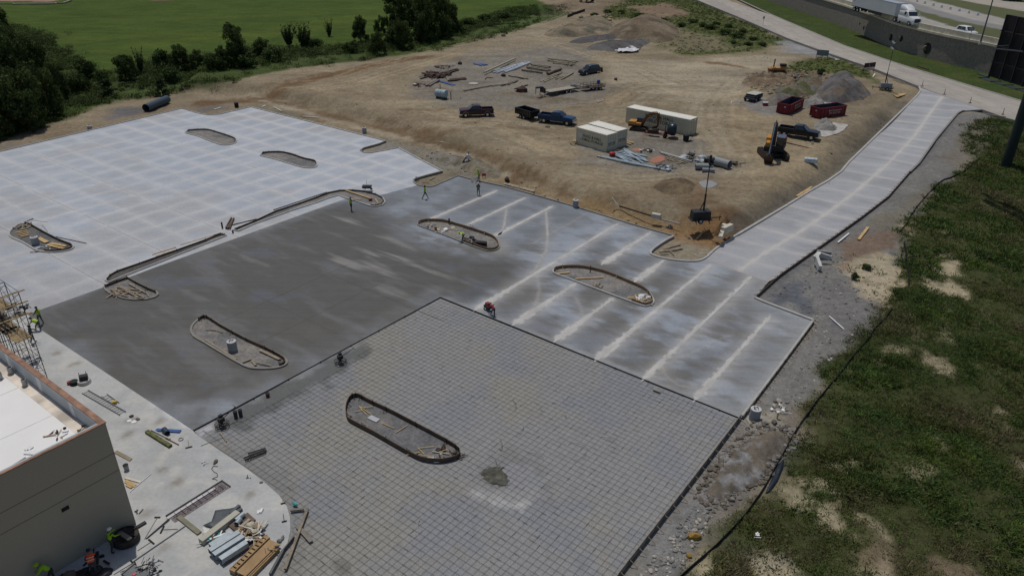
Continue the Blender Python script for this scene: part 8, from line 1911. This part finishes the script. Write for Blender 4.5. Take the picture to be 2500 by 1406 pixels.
scrap("red_tool", "small red tool lying left of the round base in the big island", "tool", *M5(1840, 658), 5, .18, [mat("red_tool_paint", (.25, .02, .02), .5), DGR], seed=63, h=.15, dz=.05)
M3 = lambda a, b: (a / 4.686, 400 + b / 4.686)
boards("yellow_board", "fresh yellow board lying in the far left island", "board", [(*M3(190, 790), *M3(310, 765)), (*M3(200, 808), *M3(320, 782)), (*M3(210, 825), *M3(328, 798)), (*M3(235, 838), *M3(330, 815)), (*M3(540, 930), *M3(735, 972), .3), (*M3(570, 915), *M3(760, 945), .3), (*M3(590, 905), *M3(700, 925), .2), (*M3(440, 850), *M3(540, 900), .5)], WOOD_N, "yellow boards in the far left island", w=.2, h=.05, dz=.08)
scrap("wood_scrap", "jumble of broken wood at the upper end of the far left island", "wood scrap", *M3(280, 725), 22, .9, [WOOD_O, WOOD_D, WOOD_O], seed=64, h=.25, dz=.03)
scrap("wood_scrap", "shredded offcuts at the lower end of the far left island", "wood scrap", *M3(520, 975), 14, 1.0, [WOOD_O, GALV, WOOD_D], seed=65, h=.08, dz=.03)
broom("push broom lying above the far left island, head to the left", M3(545, 668), M3(345, 640), .9)
loose("pole", "long thin pole lying right of the far left island", "pole", M3(640, 838), M3(990, 912), .05, .05, STEEL_D, .02)
loose("pole", "short crooked strip beside the broom near the far left island", "strip", M3(480, 700), M3(545, 780), .06, .03, WOOD_O, .02)
M4 = lambda a, b: (a / 3.514, 650 + b / 3.514)
boards("old_board", "weathered board heaped in the half-round island", "board", [(*M4(975, 180), *M4(1185, 205)), (*M4(1020, 170), *M4(1240, 270)), (*M4(1105, 150), *M4(1250, 230)), (*M4(985, 190), *M4(1010, 250), .3), (*M4(1060, 200), *M4(1200, 275)), (*M4(1000, 240), *M4(1100, 262)), (*M4(1140, 240), *M4(1230, 210)), (*M4(1255, 225), *M4(1280, 265), .1), (*M4(950, 200), *M4(1050, 230)), (*M4(1120, 265), *M4(1230, 278))], WOOD_O, "boards heaped in the half-round island", h=.05, dz=.1)
scrap("wood_scrap", "splintered plywood pieces under the boards of the half-round island", "wood scrap", *M4(1030, 235), 26, .9, [WOOD_O, WOOD_D, mat("pinkish_ply", (.34, .24, .19), .8)], seed=66, h=.2, dz=.03)
M7 = lambda a, b: (900 + a / 4.686, 330 + b / 4.686)
scrap("site_litter", "white rags and papers littering the orange-boarded island", "litter", *M7(870, 1080), 12, 1.2, [WHITE, mat("cream_paper", (.50, .45, .34), .8)], seed=67, h=.05, dz=.05)
scrap("site_litter", "dark tool pile at the upper end of the orange-boarded island", "tools", *M7(710, 1045), 10, .6, [DGR, BLACK, VENT], seed=68, h=.3, dz=.05)
scrap("black_bags", "black bags beside the doubled-over worker", "bags", *M7(1165, 1205), 14, .75, [BLACK, DGR], seed=69, h=.5, dz=.05)
x, y, z = P(*M7(1290, 1268)); m = MB(); m.box((0, 0, .25), (1.2, .6, .45), 0, 0, .96); m.box((-.8, 0, .2), (.4, .5, .35)); tag(m.build("tool_chest", BLACK, None, (x, y, z + .05), -.2, bevel=.03), "black tool chest in the lower end of the orange-boarded island", "tool chest")
loose("wooden_strip", "pale plank behind the black bags in the orange-boarded island", "plank", M7(1095, 1185), M7(1175, 1165), .25, .05, WOOD_O, .06)
scrap("machine_part", "dark engine part lying just outside the orange-boarded island", "machine part", *M7(1160, 1050), 8, .35, [DGR, BLACK, VENT], seed=70, h=.35)
post("form_pin", "black post clamped on the rim of the orange-boarded island", *M7(922, 1020), .75, .09, DGR)
M8 = lambda a, b: (950 + a / 2.268, 400 + b / 2.268)
boards("wooden_strip", "pale plank lying inside the island amid the slurry stripes", "plank", [(*M8(1030, 638), *M8(1185, 630), .16), (*M8(930, 610), *M8(1000, 602), .2), (*M8(1320, 740), *M8(1355, 738), .15)], WOOD_N, "planks in the striped-slab island", h=.05, dz=.07)
scrap("wood_scrap", "brown scraps in the middle of the island amid the slurry stripes", "wood scrap", *M8(1160, 680), 9, .7, [WOOD_O, WOOD_D], seed=71, h=.08, dz=.05)
scrap("wood_scrap", "pale scraps in the lower end of the island amid the slurry stripes", "wood scrap", *M8(1400, 750), 18, 1.0, [WOOD_N, WHITE, WOOD_O], seed=72, h=.1, dz=.05)
post("form_pin", "pair-like thin posts rising from the striped-slab island's rim", *M8(1113, 602), .8, .05, WOOD_D)
M9 = lambda a, b: (520 + a / 5.682, 450 + b / 5.682)
loose("long_plank", "long pale plank lying across the rounded end of the thin island", "plank", M9(1830, 82), M9(2210, 205), .22, .05, WOOD_N, .14)
loose("steel_tube", "long straight dark tube lying on the white slab beside the thin island", "tube", M9(838, 362), M9(1585, 112), .07, .07, STEEL_D, .02)
boards("form_board", "short pale board in the rounded end of the thin island", "board", [(*M9(2250, 205), *M9(2290, 265), .14), (*M9(1960, 205), *M9(2035, 218), .16)], WOOD_N, "boards in the rounded island end", h=.05, dz=.08)
x, y, z = P(*M9(2185, 230)); m = MB(); m.box((0, 0, .15), (.4, .35, .28)); tag(m.build("red_crate", mat("red_crate_paint", (.22, .02, .02), .5), None, (x, y, z + .04), .4), "red crate inside the rounded end of the thin island", "crate")
x, y, z = P(*M9(2142, 95)); r = thing("wheelbarrow", "black tray wheelbarrow on the rim of the thin island's rounded end", "wheelbarrow", (x, y, z + .15), 0); m = MB(); m.box((0, 0, .45), (1.1, .7, .25), 0, 0, 1.15); m.build("tray", BLACK, r); m = MB(); m.cyl((0, .0, .5), (0, .05, 1.4), .02); m.beam((-.3, -.2, 0), (-.2, -.2, .4), .04, .04); m.beam((-.3, .2, 0), (-.2, .2, .4), .04, .04); m.build("leg", GALV, r); wheel(r, .55, 0, .16, .08, VENT)
boards("steel_angle", "thin dark strip lying on the white slab between the two trench islands", "strip", [(*M9(270, 570), *M9(600, 485), .09), (*M9(290, 560), *M9(650, 478), .05), (*M9(0, 715), *M9(105, 680), .08)], STEEL_D, "strips on the white slab by the trench islands", h=.06, dz=.02)
boards("leaning_board", "boards standing in a small fan where the trench islands meet", "board", [(*M9(180, 625), *M9(258, 482), .12), (*M9(205, 628), *M9(290, 490), .18), (*M9(235, 628), *M9(285, 500), .1)], WOOD_D, "fan of boards between the trench islands", h=.25, dz=.02)
post("marker_post", "short black bollard-like post on the white slab left of the board fan", *M9(132, 610), .75, .10, BLACK)
post("marker_post", "small black bollard at the mouth between the trench islands", *M9(278, 678), .35, .10, BLACK)
boards("wooden_strip", "yellowish strip lying along the white slab above the narrow trench island", "strip", [(372, 622, 430, 604, .1), (380, 626, 424, 612, .08), (440, 598, 545, 568, .06)], WOOD_N, "strips above the narrow trench", h=.04, dz=.02)
M12 = lambda a, b: (1400 + a / 4.686, 350 + b / 4.686)
boards("old_board", "pale weathered plank in the notch between striped slab and driveway", "plank", [(*M12(1030, 1212), *M12(1225, 1155), .16), (*M12(980, 1242), *M12(1250, 1200), .24), (*M12(1100, 1230), *M12(1150, 1280), .1), (*M12(990, 1270), *M12(1090, 1260), .1)], WOOD_O, "planks in the slab notch", h=.06, dz=.1)
loose("wooden_strip", "yellow plank standing slantwise on the orange dirt by the slab notch", "plank", M12(1408, 1098), M12(1495, 1000), .18, .05, WOOD_N, .08)
x, y, z = P(*M12(1750, 1010)); r = thing("concrete_headwall", "pale concrete block with a low wing beside the reddish clods", "concrete block", (x, y, z), .75); m = MB(); m.box((0, 0, .35), (1.9, .55, .8), 0, 0, .94); m.build("block", CONC, r); m = MB(); m.beam((-.9, 0, .25), (-2.2, -.6, .1), .45, .35); m.box((.2, .5, .55), (.5, .5, .3)); m.build("wing", CONC, r)
x, y, z = P(*M12(945, 855)); m = MB(); m.box((0, 0, .3), (1.15, .6, .55), 0, 0, .95); tag(m.build("cooler_box", mat("cream_cooler", (.52, .50, .43), .5), None, (x, y, z), -.5, bevel=.05), "cream box standing halfway along the long white pipe", "box")
loose("long_pipe", "long pale pipe lying on the orange dirt, right of the cream box", "pipe", M12(975, 868), M12(1215, 930), .14, .14, VENT, .05)
loose("long_pipe", "long dark pipe lying on the orange dirt, left of the cream box", "pipe", M12(525, 725), M12(915, 845), .14, .14, STEEL_D, .05)
boards("pale_board", "white board sticking up at the left end of the long dark pipe", "board", [(*M12(440, 620), *M12(515, 725), .12), (*M12(430, 685), *M12(475, 725), .12)], WHITE, "boards at the pipe's left end", h=.06, dz=.15)
rock_thing("grey lump lying between the long pale pipe and the striped slab", *M12(1108, 966), .4, ST1, 11)
boards("pale_board", "pale board lying outside the striped slab's upper kerb", "board", [(*M7(1545, 560), *M7(1890, 648), .14), (*M7(1560, 552), *M7(1900, 640), .12)], mat("pale_board", (.60, .56, .48), .7), "pair of pale boards by the upper kerb", h=.05, dz=.08)
rock_thing("dark burnt-looking clump beside the pair of pale boards", *M7(1585, 520), .5, STEEL_D, 12, "dark_clump", "clump")
x, y, z = P(*M7(1320, 492)); m = MB(); m.box((0, 0, .5), (.55, .1, .35)); m.beam((-.2, 0, 0), (-.2, 0, .5), .04, .04); m.beam((.2, 0, 0), (.2, 0, .5), .04, .04); tag(m.build("safety_sign", mat("red_sign", (.35, .04, .05), .6), None, (x, y, z), .2), "small red panel on legs near the striding hard-hat worker", "panel")
scrap("wheel_and_tools", "little black-wheeled tools at the tip of the corner notch", "tools", *M7(545, 505), 8, .45, [BLACK, DGR], seed=73, h=.3)
boards("wooden_strip", "brown strip in the corner notch between white and dark slabs", "strip", [(*M7(700, 515), *M7(755, 480), .2), (*M7(620, 548), *M7(690, 540), .08)], WOOD_O, "strips in the corner notch", h=.05, dz=.08)
scrap("white_lumps", "white broken lumps on the gravel right of the lettered base", "rubble", 1905, 1000, 22, .7, [WHITE, ST2, ST1], seed=74, h=.12)
rock_thing("single white lump above the white broken lumps", 1901, 981, .3, ST2, 14)
x, y, z = P(1897, 1022); m = MB(); m.cyl((0, 0, 0), (0, 0, .55), .06, .06, 8, 1); m.rock((0, .0, .6), .16, 0); tag(m.build("hydrant_marker", [WHITE, mat("yellow_marker", (.50, .45, .03), .5)], None, (x, y, z)), "yellow marker stub topped with a white rag beside the silt fence", "marker")
rock_thing("yellow-brown boulder at the weeds' edge near the bottom", 1693, 1313, .38, mat("ochre_rock", (.30, .18, .04), .9, var=.3), 15)
rock_thing("small yellow-brown rock below the ochre boulder", 1682, 1358, .2, mat("ochre_rock", (.30, .18, .04), .9), 16)
scrap("litter", "white scrap lying in the weeds at lower right", "litter", 1860, 1309, 4, .35, [WHITE], seed=75, h=.05, dz=.15)
x, y, z = P(2005, 640); r = thing("storm_headwall", "grey concrete headwall with two splayed white-topped wings right of the driveway", "headwall", (x, y, z - .1), 0)
def hp(a, b, dz): v = P(a, b, dz); return (v[0] - x, v[1] - y, v[2] - z + .1)
HG = mat("grey_headwall", (.26, .27, .27), .85, var=.08); HW_ = mat("white_headwall_top", (.55, .55, .53), .8)
a, b = hp(1990, 632, 0), hp(2030, 638, 0); m = MB(); m.beam((a[0], a[1], .5), (b[0], b[1] + .6, .35), .3, 1.2); m.build("back_wall", HG, r)
m = MB(); a, b = hp(1992, 628, .9), hp(2002, 656, .35); m.beam(a, b, .32, .7); m.build("wing", HW_, r); m = MB(); a, b = hp(2003, 622, 1.0), hp(2028, 630, .7); m.beam(a, b, .2, .5); m.build("wing", HW_, r); m = MB(); a, b = hp(1990, 629, 1.0), hp(2001, 617, 1.2); m.beam(a, b, .45, .25); m.build("cap", HW_, r)
loose("white_pipe", "white pipe lying on the dark gravel beside the driveway", "pipe", (2045, 594), (2072, 572), .16, .14, WHITE, .05)
boards("lumber", "yellow board pair lying on the brown soil right of the driveway", "lumber", [(2096, 586, 2119, 556, .3)], WOOD_N, None, h=.1, dz=.08)
boards("lumber", "yellow plank pair lying just left of the driveway kerb", "lumber", [(1945, 480, 1982, 457, .3), (1948, 483, 1978, 463, .12)], WOOD_N, "planks left of the driveway kerb", h=.08, dz=.06)
loose("white_pipe", "thin white pipe lying on the gravel right of the slab corner", "pipe", (2024, 773), (2060, 805), .1, .08, WHITE, .05)
scrap("red_cap_tool", "small red cap on the driveway's left edge, lower one", "cap", 1721, 622, 3, .2, [mat("red_tool_paint", (.25, .02, .02), .5)], seed=76, h=.15)
scrap("red_cap_tool", "small red cap on the driveway's left edge, upper one", "cap", 2024, 449, 3, .22, [mat("red_tool_paint", (.25, .02, .02), .5)], seed=77, h=.15)
K = lambda a, b: (1350 + a / 5, 200 + b / 5)
def studs(lbl, lst, m, grp, w=.16, h=.1, nm="steel_channel", cat="steel channel"):
 boards(nm, lbl, cat, [(*K(a, b), *K(c, d)) for a, b, c, d in lst], m, grp, w, h, .04)
GL2 = mat("bluish_steel_stud", (.34, .42, .48), .55, .15, var=.12)
studs("bluish galvanised channel in the fanned pile in front of the containers", [(860, 815, 1160, 980), (850, 830, 1130, 950), (840, 870, 1145, 975), (700, 865, 1030, 930), (740, 890, 920, 980), (760, 905, 1060, 1000), (780, 880, 1100, 960), (830, 850, 1150, 920), (730, 875, 960, 950), (870, 840, 1100, 1000), (750, 860, 1140, 905), (790, 900, 1000, 990)], GL2, "fanned galvanised channels", .22, .12)
studs("very long bluish steel rail lying along the front of the channel pile", [(540, 912, 1360, 1082), (600, 915, 1350, 1070)], GL2, "long steel rails", .24, .12)
studs("long pale tube lying toward the grey pipes", [(1300, 860, 1620, 950), (1310, 872, 1690, 980)], mat("pale_tube", (.48, .46, .43), .5), "long pale tubes", .2, .16, "long_tube", "tube")
studs("brown stud among the loose lumber below the long pale tube", [(1380, 925, 1560, 1000), (1390, 945, 1545, 1008), (1420, 930, 1600, 990), (1440, 960, 1620, 995), (1400, 910, 1650, 985)], WOOD_O, "studs beside the orange panel", .18, .08, "lumber", "lumber")
for q, l in (([(1168, 968), (1275, 905), (1360, 912), (1370, 958), (1240, 1000)], "orange-red panel lying flat beside the brown studs"), ([(955, 832), (1000, 815), (1090, 822), (1080, 845), (990, 850)], "small orange-red panel behind the channel pile")):
 sheet("composite_sheet", l, "panel", [K(a, b) for a, b in q], mat("terracotta_panel", (.36, .16, .10), .7, var=.1), .04, 33)
scrap("metal_scrap", "heap of grey metal offcuts behind the brown studs", "metal scrap", *K(1700, 930), 34, 2.0, [GL2, DGR, GALV], seed=80, h=.5)
scrap("metal_scrap", "dark metal offcuts at the near end of the long steel rails", "metal scrap", *K(1370, 1050), 20, 1.5, [DGR, GL2, mat("mauve_scrap", (.14, .12, .16), .6)], seed=81, h=.35)
scrap("metal_scrap", "mixed dark scrap behind the small orange panel", "metal scrap", *K(1140, 850), 16, 1.2, [DGR, STEEL_D, WHITE], seed=82, h=.3)
x, y, z = P(*K(722, 902)); m = MB(); m.sphere((0, 0, .3), .42, 10, 6, 0, 1.2, 1, .75); tag(m.build("red_bag", mat("bright_red_bag", (.45, .04, .04), .6), None, (x, y, z), 0), "bright red bag at the left end of the channel pile", "bag")
GP = mat("grey_culvert_pipe", (.26, .275, .28), .6, var=.08); BP = mat("black_corrugated_pipe", (.02, .022, .026), .5)
pipe_thing("culvert_pipe", "thick grey pipe, the uppermost of three in the yard", K(1960, 1015), K(2150, 1065), .62, GP, .07)
pipe_thing("culvert_pipe", "long grey pipe, left one of three in the yard", K(1732, 1068), K(1945, 1072), .42, GP, .06)
pipe_thing("culvert_pipe", "slim short grey pipe, nearest of three in the yard", K(1818, 1102), K(1970, 1106), .30, GP, .05)
pipe_thing("culvert_pipe", "black pipe lying behind the thick grey pipe", K(1840, 980), K(2060, 985), .3, BP, .04)
pipe_thing("culvert_pipe", "thin black pipe crossing behind the other yard pipes", K(1880, 945), K(2230, 1020), .2, BP, .03)
scrap("metal_scrap", "black fittings at the right end of the yard pipes", "fittings", *K(2240, 1010), 16, 1.0, [BLACK, DGR], seed=83, h=.5)
boards("white_pipe", "slim pale pipe lying over the black pipes", "pipe", [(*K(2060, 975), *K(2205, 1045), .14)], mat("pale_tube", (.48, .46, .43), .5), None, h=.14, dz=.3)
boards("lumber", "pale timber length beside the small container pair", "lumber", [(*K(878, 745), *K(950, 770), .3), (*K(880, 730), *K(980, 755), .3)], WOOD_N, "timbers by the small containers", h=.15, dz=.05)
scrap("wood_scrap", "broken brown pallet at the left corner of the small containers", "wood scrap", *K(260, 750), 18, 1.0, [WOOD_N, WOOD_O], seed=84, h=.5)
x, y, z = P(1978, 397); m = MB(); m.box((0, 0, .35), (1.9, .9, .6), 0, 0, .9); m.rock((-.5, .1, .6), .3, 0); tag(m.build("wrapped_bale", mat("white_blue_wrapping", (.50, .56, .60), .5, var=.35, scale=2.5), None, (x, y, z), -.25, bevel=.08), "white plastic-wrapped bale sitting alone near the driveway", "wrapped bale")
bucket("white bucket in front of the black pickup's bumper", 1983, 352, WHITE, .45, .2)
loose("steel_rail", "long thin rusty rod lying between excavator and bale", "rod", K(0, 0) if False else (1918, 349), (2032, 377), .14, .12, mat("rust_rod", (.10, .05, .03), .8), .05)
x, y, z = P(1868, 258); r = thing("cooler", "small red and white cool box left of the skips", "cool box", (x, y, z), 0); m = MB(); m.box((0, 0, .25), (.9, .5, .45)); m.build("box", mat("red_cooler", (.28, .03, .03), .5), r); m = MB(); m.box((0, 0, .54), (.95, .55, .13)); m.build("lid", WHITE, r)
x, y, z = P(1078, 241); r = thing("fuel_tank", "pale blue cylindrical tank on a low stand beside two posts", "tank", (x, y, z), -.45); m = MB(); m.loft([[(xx, rr * cos(t), .95 + rr * sin(t)) for t in [6.283 * k / 20 for k in range(20)]] for xx, rr in ((-1.15, .5), (-1.05, .74), (1.05, .74), (1.15, .5))]); m.build("tank", mat("pale_blue_tank", (.34, .44, .47), .4, var=.06), r, smooth=True); m = MB(); [m.cyl((a, 0, .95), (a + .06, 0, .95), .76, n=20) for a in (-.4, .1)]; m.build("band", mat("tank_band", (.16, .20, .22), .5), r); m = MB(); [m.box((a, 0, .15), (.12, 1.2, .35)) for a in (-.8, .8)]; m.build("stand", DGR, r)
post("marker_post", "dark post standing right of the pale blue tank", 1101, 244, 1.5, .08, RST)
post("marker_post", "dark post standing behind the pale blue tank", 1075, 224, 1.4, .07, RST)
Y_ = lambda a, b: (1000 + a / 5, 80 + b / 5)
def yb(lbl, lst, m, grp, w=.3, h=.25, nm="timber", cat="timber", dz=.04): boards(nm, lbl, cat, [(*Y_(a, b), *Y_(c, d)) for a, b, c, d in lst], m, grp, w, h, dz)
yb("long white-blue pipe in the parallel bundle on the laydown yard", [(1020, 495, 1400, 385), (1060, 500, 1420, 370), (1150, 485, 1470, 365), (1170, 490, 1475, 372), (1040, 470, 1300, 405), (1100, 460, 1380, 375)], mat("white_blue_pipe", (.48, .53, .60), .4), "white-blue pipe bundle", .28, .2, "plastic_pipe", "pipe")
yb("single long tan pipe propped on a stand left of the white-blue bundle", [(910, 495, 1290, 325)], mat("tan_pipe", (.40, .37, .28), .5), None, .32, .3, "propped_pipe", "pipe", .35)
yb("short blue pipe in the small bundle atop the laydown yard", [(780, 385, 880, 405), (800, 378, 915, 402), (860, 378, 950, 398)], mat("blue_pipe", (.20, .30, .50), .4), "short blue pipes", .32, .22, "plastic_pipe", "pipe")
yb("timber beam in the row stacked left of the dark grey SUV", [(1480, 395, 1720, 430), (1440, 420, 1720, 470), (1370, 465, 1620, 500), (1490, 405, 1700, 445), (1430, 432, 1690, 478)], mat("grey_timber_beam", (.27, .235, .18), .85, var=.2), "beams left of the SUV", .4, .35)
yb("dark timber beam angled toward the SUV's front", [(1690, 520, 1845, 455), (1680, 510, 1840, 465)], WOOD_D, "dark beams by the SUV", .5, .45)
yb("tan plank in the loose fan behind the gooseneck trailer", [(1600, 600, 1860, 490), (1640, 605, 1800, 535), (1690, 545, 1855, 480), (1780, 570, 1960, 510), (1850, 572, 2000, 490), (1700, 560, 1950, 520)], WOOD_O, "planks behind the gooseneck trailer", .3, .1)
yb("board in the pale stack at the top right of the laydown yard", [(1690, 320, 2060, 358), (1685, 345, 1930, 385), (1700, 330, 1900, 345), (1750, 375, 1930, 395), (1900, 340, 2030, 375), (1720, 355, 1950, 370)], mat("pale_timber", (.36, .31, .22), .8, var=.2), "pale board stack", .3, .22)
yb("brown timber length lying in the middle of the laydown yard", [(1210, 530, 1445, 570), (1240, 540, 1400, 560)], WOOD_O, "middle timber pair", .3, .2)
yb("dark rusty bar in the tangled scrap, left laydown yard", [(130, 570, 580, 450), (200, 540, 560, 470), (150, 500, 430, 545), (200, 480, 420, 520), (280, 560, 600, 460), (260, 530, 440, 545)], RST, "rusty bars in the left scrap", .3, .2, "rusty_bar", "steel bar")
yb("dark pipe pair at the lower left of the rusty scrap", [(200, 660, 340, 585), (240, 660, 360, 590)], mat("mauve_pipe", (.20, .16, .15), .6), "dark pipe pair", .35, .3, "steel_pipe", "pipe")
yb("narrow blue sheet strip lying right of the dark pipe pair", [(355, 590, 545, 645)], BLT, None, .7, .06, "tarp_strip", "tarp")
yb("rusty flat bundle lying right of the blue strip", [(470, 595, 690, 570), (490, 580, 680, 560)], RST, "rusty flat bundle", .6, .2, "rusty_bar", "steel bar")
yb("weathered rail in the low brown pile between tank and trailer", [(1120, 655, 1320, 585), (1200, 640, 1320, 590), (1280, 690, 1440, 640), (660, 715, 1000, 650), (1000, 655, 1180, 635)], WOOD_D, "low brown pile", .3, .12)
yb("bent dark bar above the low brown pile", [(920, 575, 940, 555), (940, 555, 1020, 553)], RST, "bent bar pieces", .14, .1, "rusty_bar", "steel bar")
scrap("rusty_scrap", "rusty tangled heap in the upper left of the laydown yard", "scrap", *Y_(440, 425), 20, 2.0, [RST, STEEL_D], seed=90, h=.4)
scrap("rusty_scrap", "rusty tangle over the crossed bars at the left", "scrap", *Y_(330, 530), 44, 3.0, [RST, STEEL_D, RST], seed=91, h=.7)
scrap("rusty_scrap", "wire frame scrap at the far left end of the laydown yard", "scrap", *Y_(125, 650), 18, 1.6, [STEEL_D, VENT], seed=92, h=.4)
scrap("rusty_scrap", "rusty offcuts by the front of the SUV's timber stack", "scrap", *Y_(1960, 400), 16, 1.2, [RST, RST, WOOD_D], seed=93, h=.5)
rock_thing("dark red-brown bundle lying left of the gooseneck trailer's neck", *Y_(1370, 725), 1.1, RST, 17, "rusty_bundle", "bundle")
rock_thing("small dark bundle below the tan propped pipe", *Y_(1148, 532), .6, RST, 18, "rusty_bundle", "bundle")
rock_thing("small dark bundle above the rusty crossed bars", *Y_(615, 388), .7, RST, 19, "rusty_bundle", "bundle")
rock_thing("lone dark tyre-like lump on open dirt right of the utility trailer", 1503, 196, .5, RST, 20, "dark_lump", "lump")
scrap("litter", "white dusty fragments on the haul road above the long container", "litter", 1465, 248, 9, .9, [ST2, ST2], seed=94, h=.04)
scrap("white_lumps", "white gravel spill left of the small dark trailer", "rubble", 1803, 251, 14, 1.4, [ST2, WHITE], seed=95, h=.12)
x, y, z = P(*Y_(780, 625)); m = MB(); m.cyl((0, 0, 0), (0, 0, .1), 1.0, 1.0, 18); tag(m.build("flat_disc", mat("pale_round_lid", (.42, .40, .36), .7), None, (x, y, z)), "pale round disc lying flat in the laydown yard", "disc")
x, y, z = P(*Y_(2340, 475)); m = MB(); m.box((0, 0, .45), (.6, .5, .9), .3, 0, .7); tag(m.build("small_generator", DGR, None, (x, y, z), 0, bevel=.04), "small dark machine standing behind the SUV", "machine")
ring("lost_hose", "little black hose loop on the dirt below the blue pickup", *Y_(1685, 1155), .35, .05, BLACK)
boards("lumber", "yellow boards fanned on the bank beside the grey light tower", "lumber", [(2185, 236, 2208, 230, .5), (2188, 238, 2210, 231, .4), (2182, 233, 2200, 230, .3)], WOOD_N, "fanned yellow boards by the driveway mouth", h=.08, dz=.08)
boards("lumber", "pale boards on the grassy bank right of the grey light tower", "lumber", [(2180, 195, 2206, 204, .3), (2188, 195, 2212, 206, .2)], WOOD_O, "boards right of the grey light tower", h=.08, dz=.1)
loose("white_board", "thin white plank leaning on the grass near the maroon sign", "plank", (2131, 189), (2136, 181), .25, .08, WHITE, .1)
loose("storm_grate", "dark rusty kerb inlet slot in the far road edge", "drain inlet", (2240, 163), (2266, 171), .5, .16, mat("rust_inlet", (.07, .03, .02), .8), .05)
pipe_thing("culvert_pipe", "big dark blue-grey culvert pipe lying beyond the top left of the white slab", (358, 274), (410, 252), .72, mat("slate_blue_pipe", (.05, .075, .10), .45, var=.15), .06)
bucket("small black barrel on the dirt between the two top slab corners", 578, 262, BLACK, .8, .4, nm="barrel")
boards("lumber", "pale strip lying on the dirt beyond the white slab's top corner", "lumber", [(523, 268, 540, 263, .3), (640, 262, 648, 258, .3), (668, 262, 688, 272, .2), (740, 285, 780, 288, .2)], mat("pale_board", (.60, .56, .48), .7), "strips beyond the white slab", h=.06, dz=.06)
x, y, z = P(70, 8); r = thing("house_foundation", "low pale brick foundation outline at the top left beyond the field", "foundation", (x, y, z), .2); m = MB(); [m.box(c, d) for c, d in (((0, -4, .2), (26, .6, .5)), ((-13, 0, .2), (.6, 8.6, .5)), ((13, 1, .2), (.6, 9, .5)), ((4, -6, .2), (14, .6, .5)), ((-3, -5, .2), (.6, 2.6, .5)), ((11, -5, .2), (.6, 2.6, .5)))]; m.build("footing", mat("pale_brick_footing", (.34, .28, .24), .9), r)
from collections import defaultdict
_g = defaultdict(list)
for o in bpy.data.objects:
 if o.parent is None and "label" in o and "kind" not in o: _g[o["label"]].append(o)
def _px(o):
 d = Vector(o.location) - Vector((0, 0, CAM_H)); a = np.array(d[:]); return (a @ _R) / (a @ _f)
W20 = ["", "second", "third", "fourth", "fifth", "sixth", "seventh", "eighth", "ninth", "tenth", "eleventh", "twelfth", "thirteenth", "fourteenth", "fifteenth", "sixteenth", "seventeenth", "eighteenth", "nineteenth", "twentieth", "twenty-first"]
for k, v in _g.items():
 if len(v) > 1:
  v.sort(key=_px)
  for i, o in enumerate(v): o["label"] = k + ", " + ("leftmost" if i == 0 else "rightmost" if i == len(v) - 1 else W20[i] + " from left")
for o in bpy.data.objects:
 if o.parent is None and "label" in o and not 4 <= len(o["label"].split()) <= 16: print("LABEL LENGTH", len(o["label"].split()), o["label"])
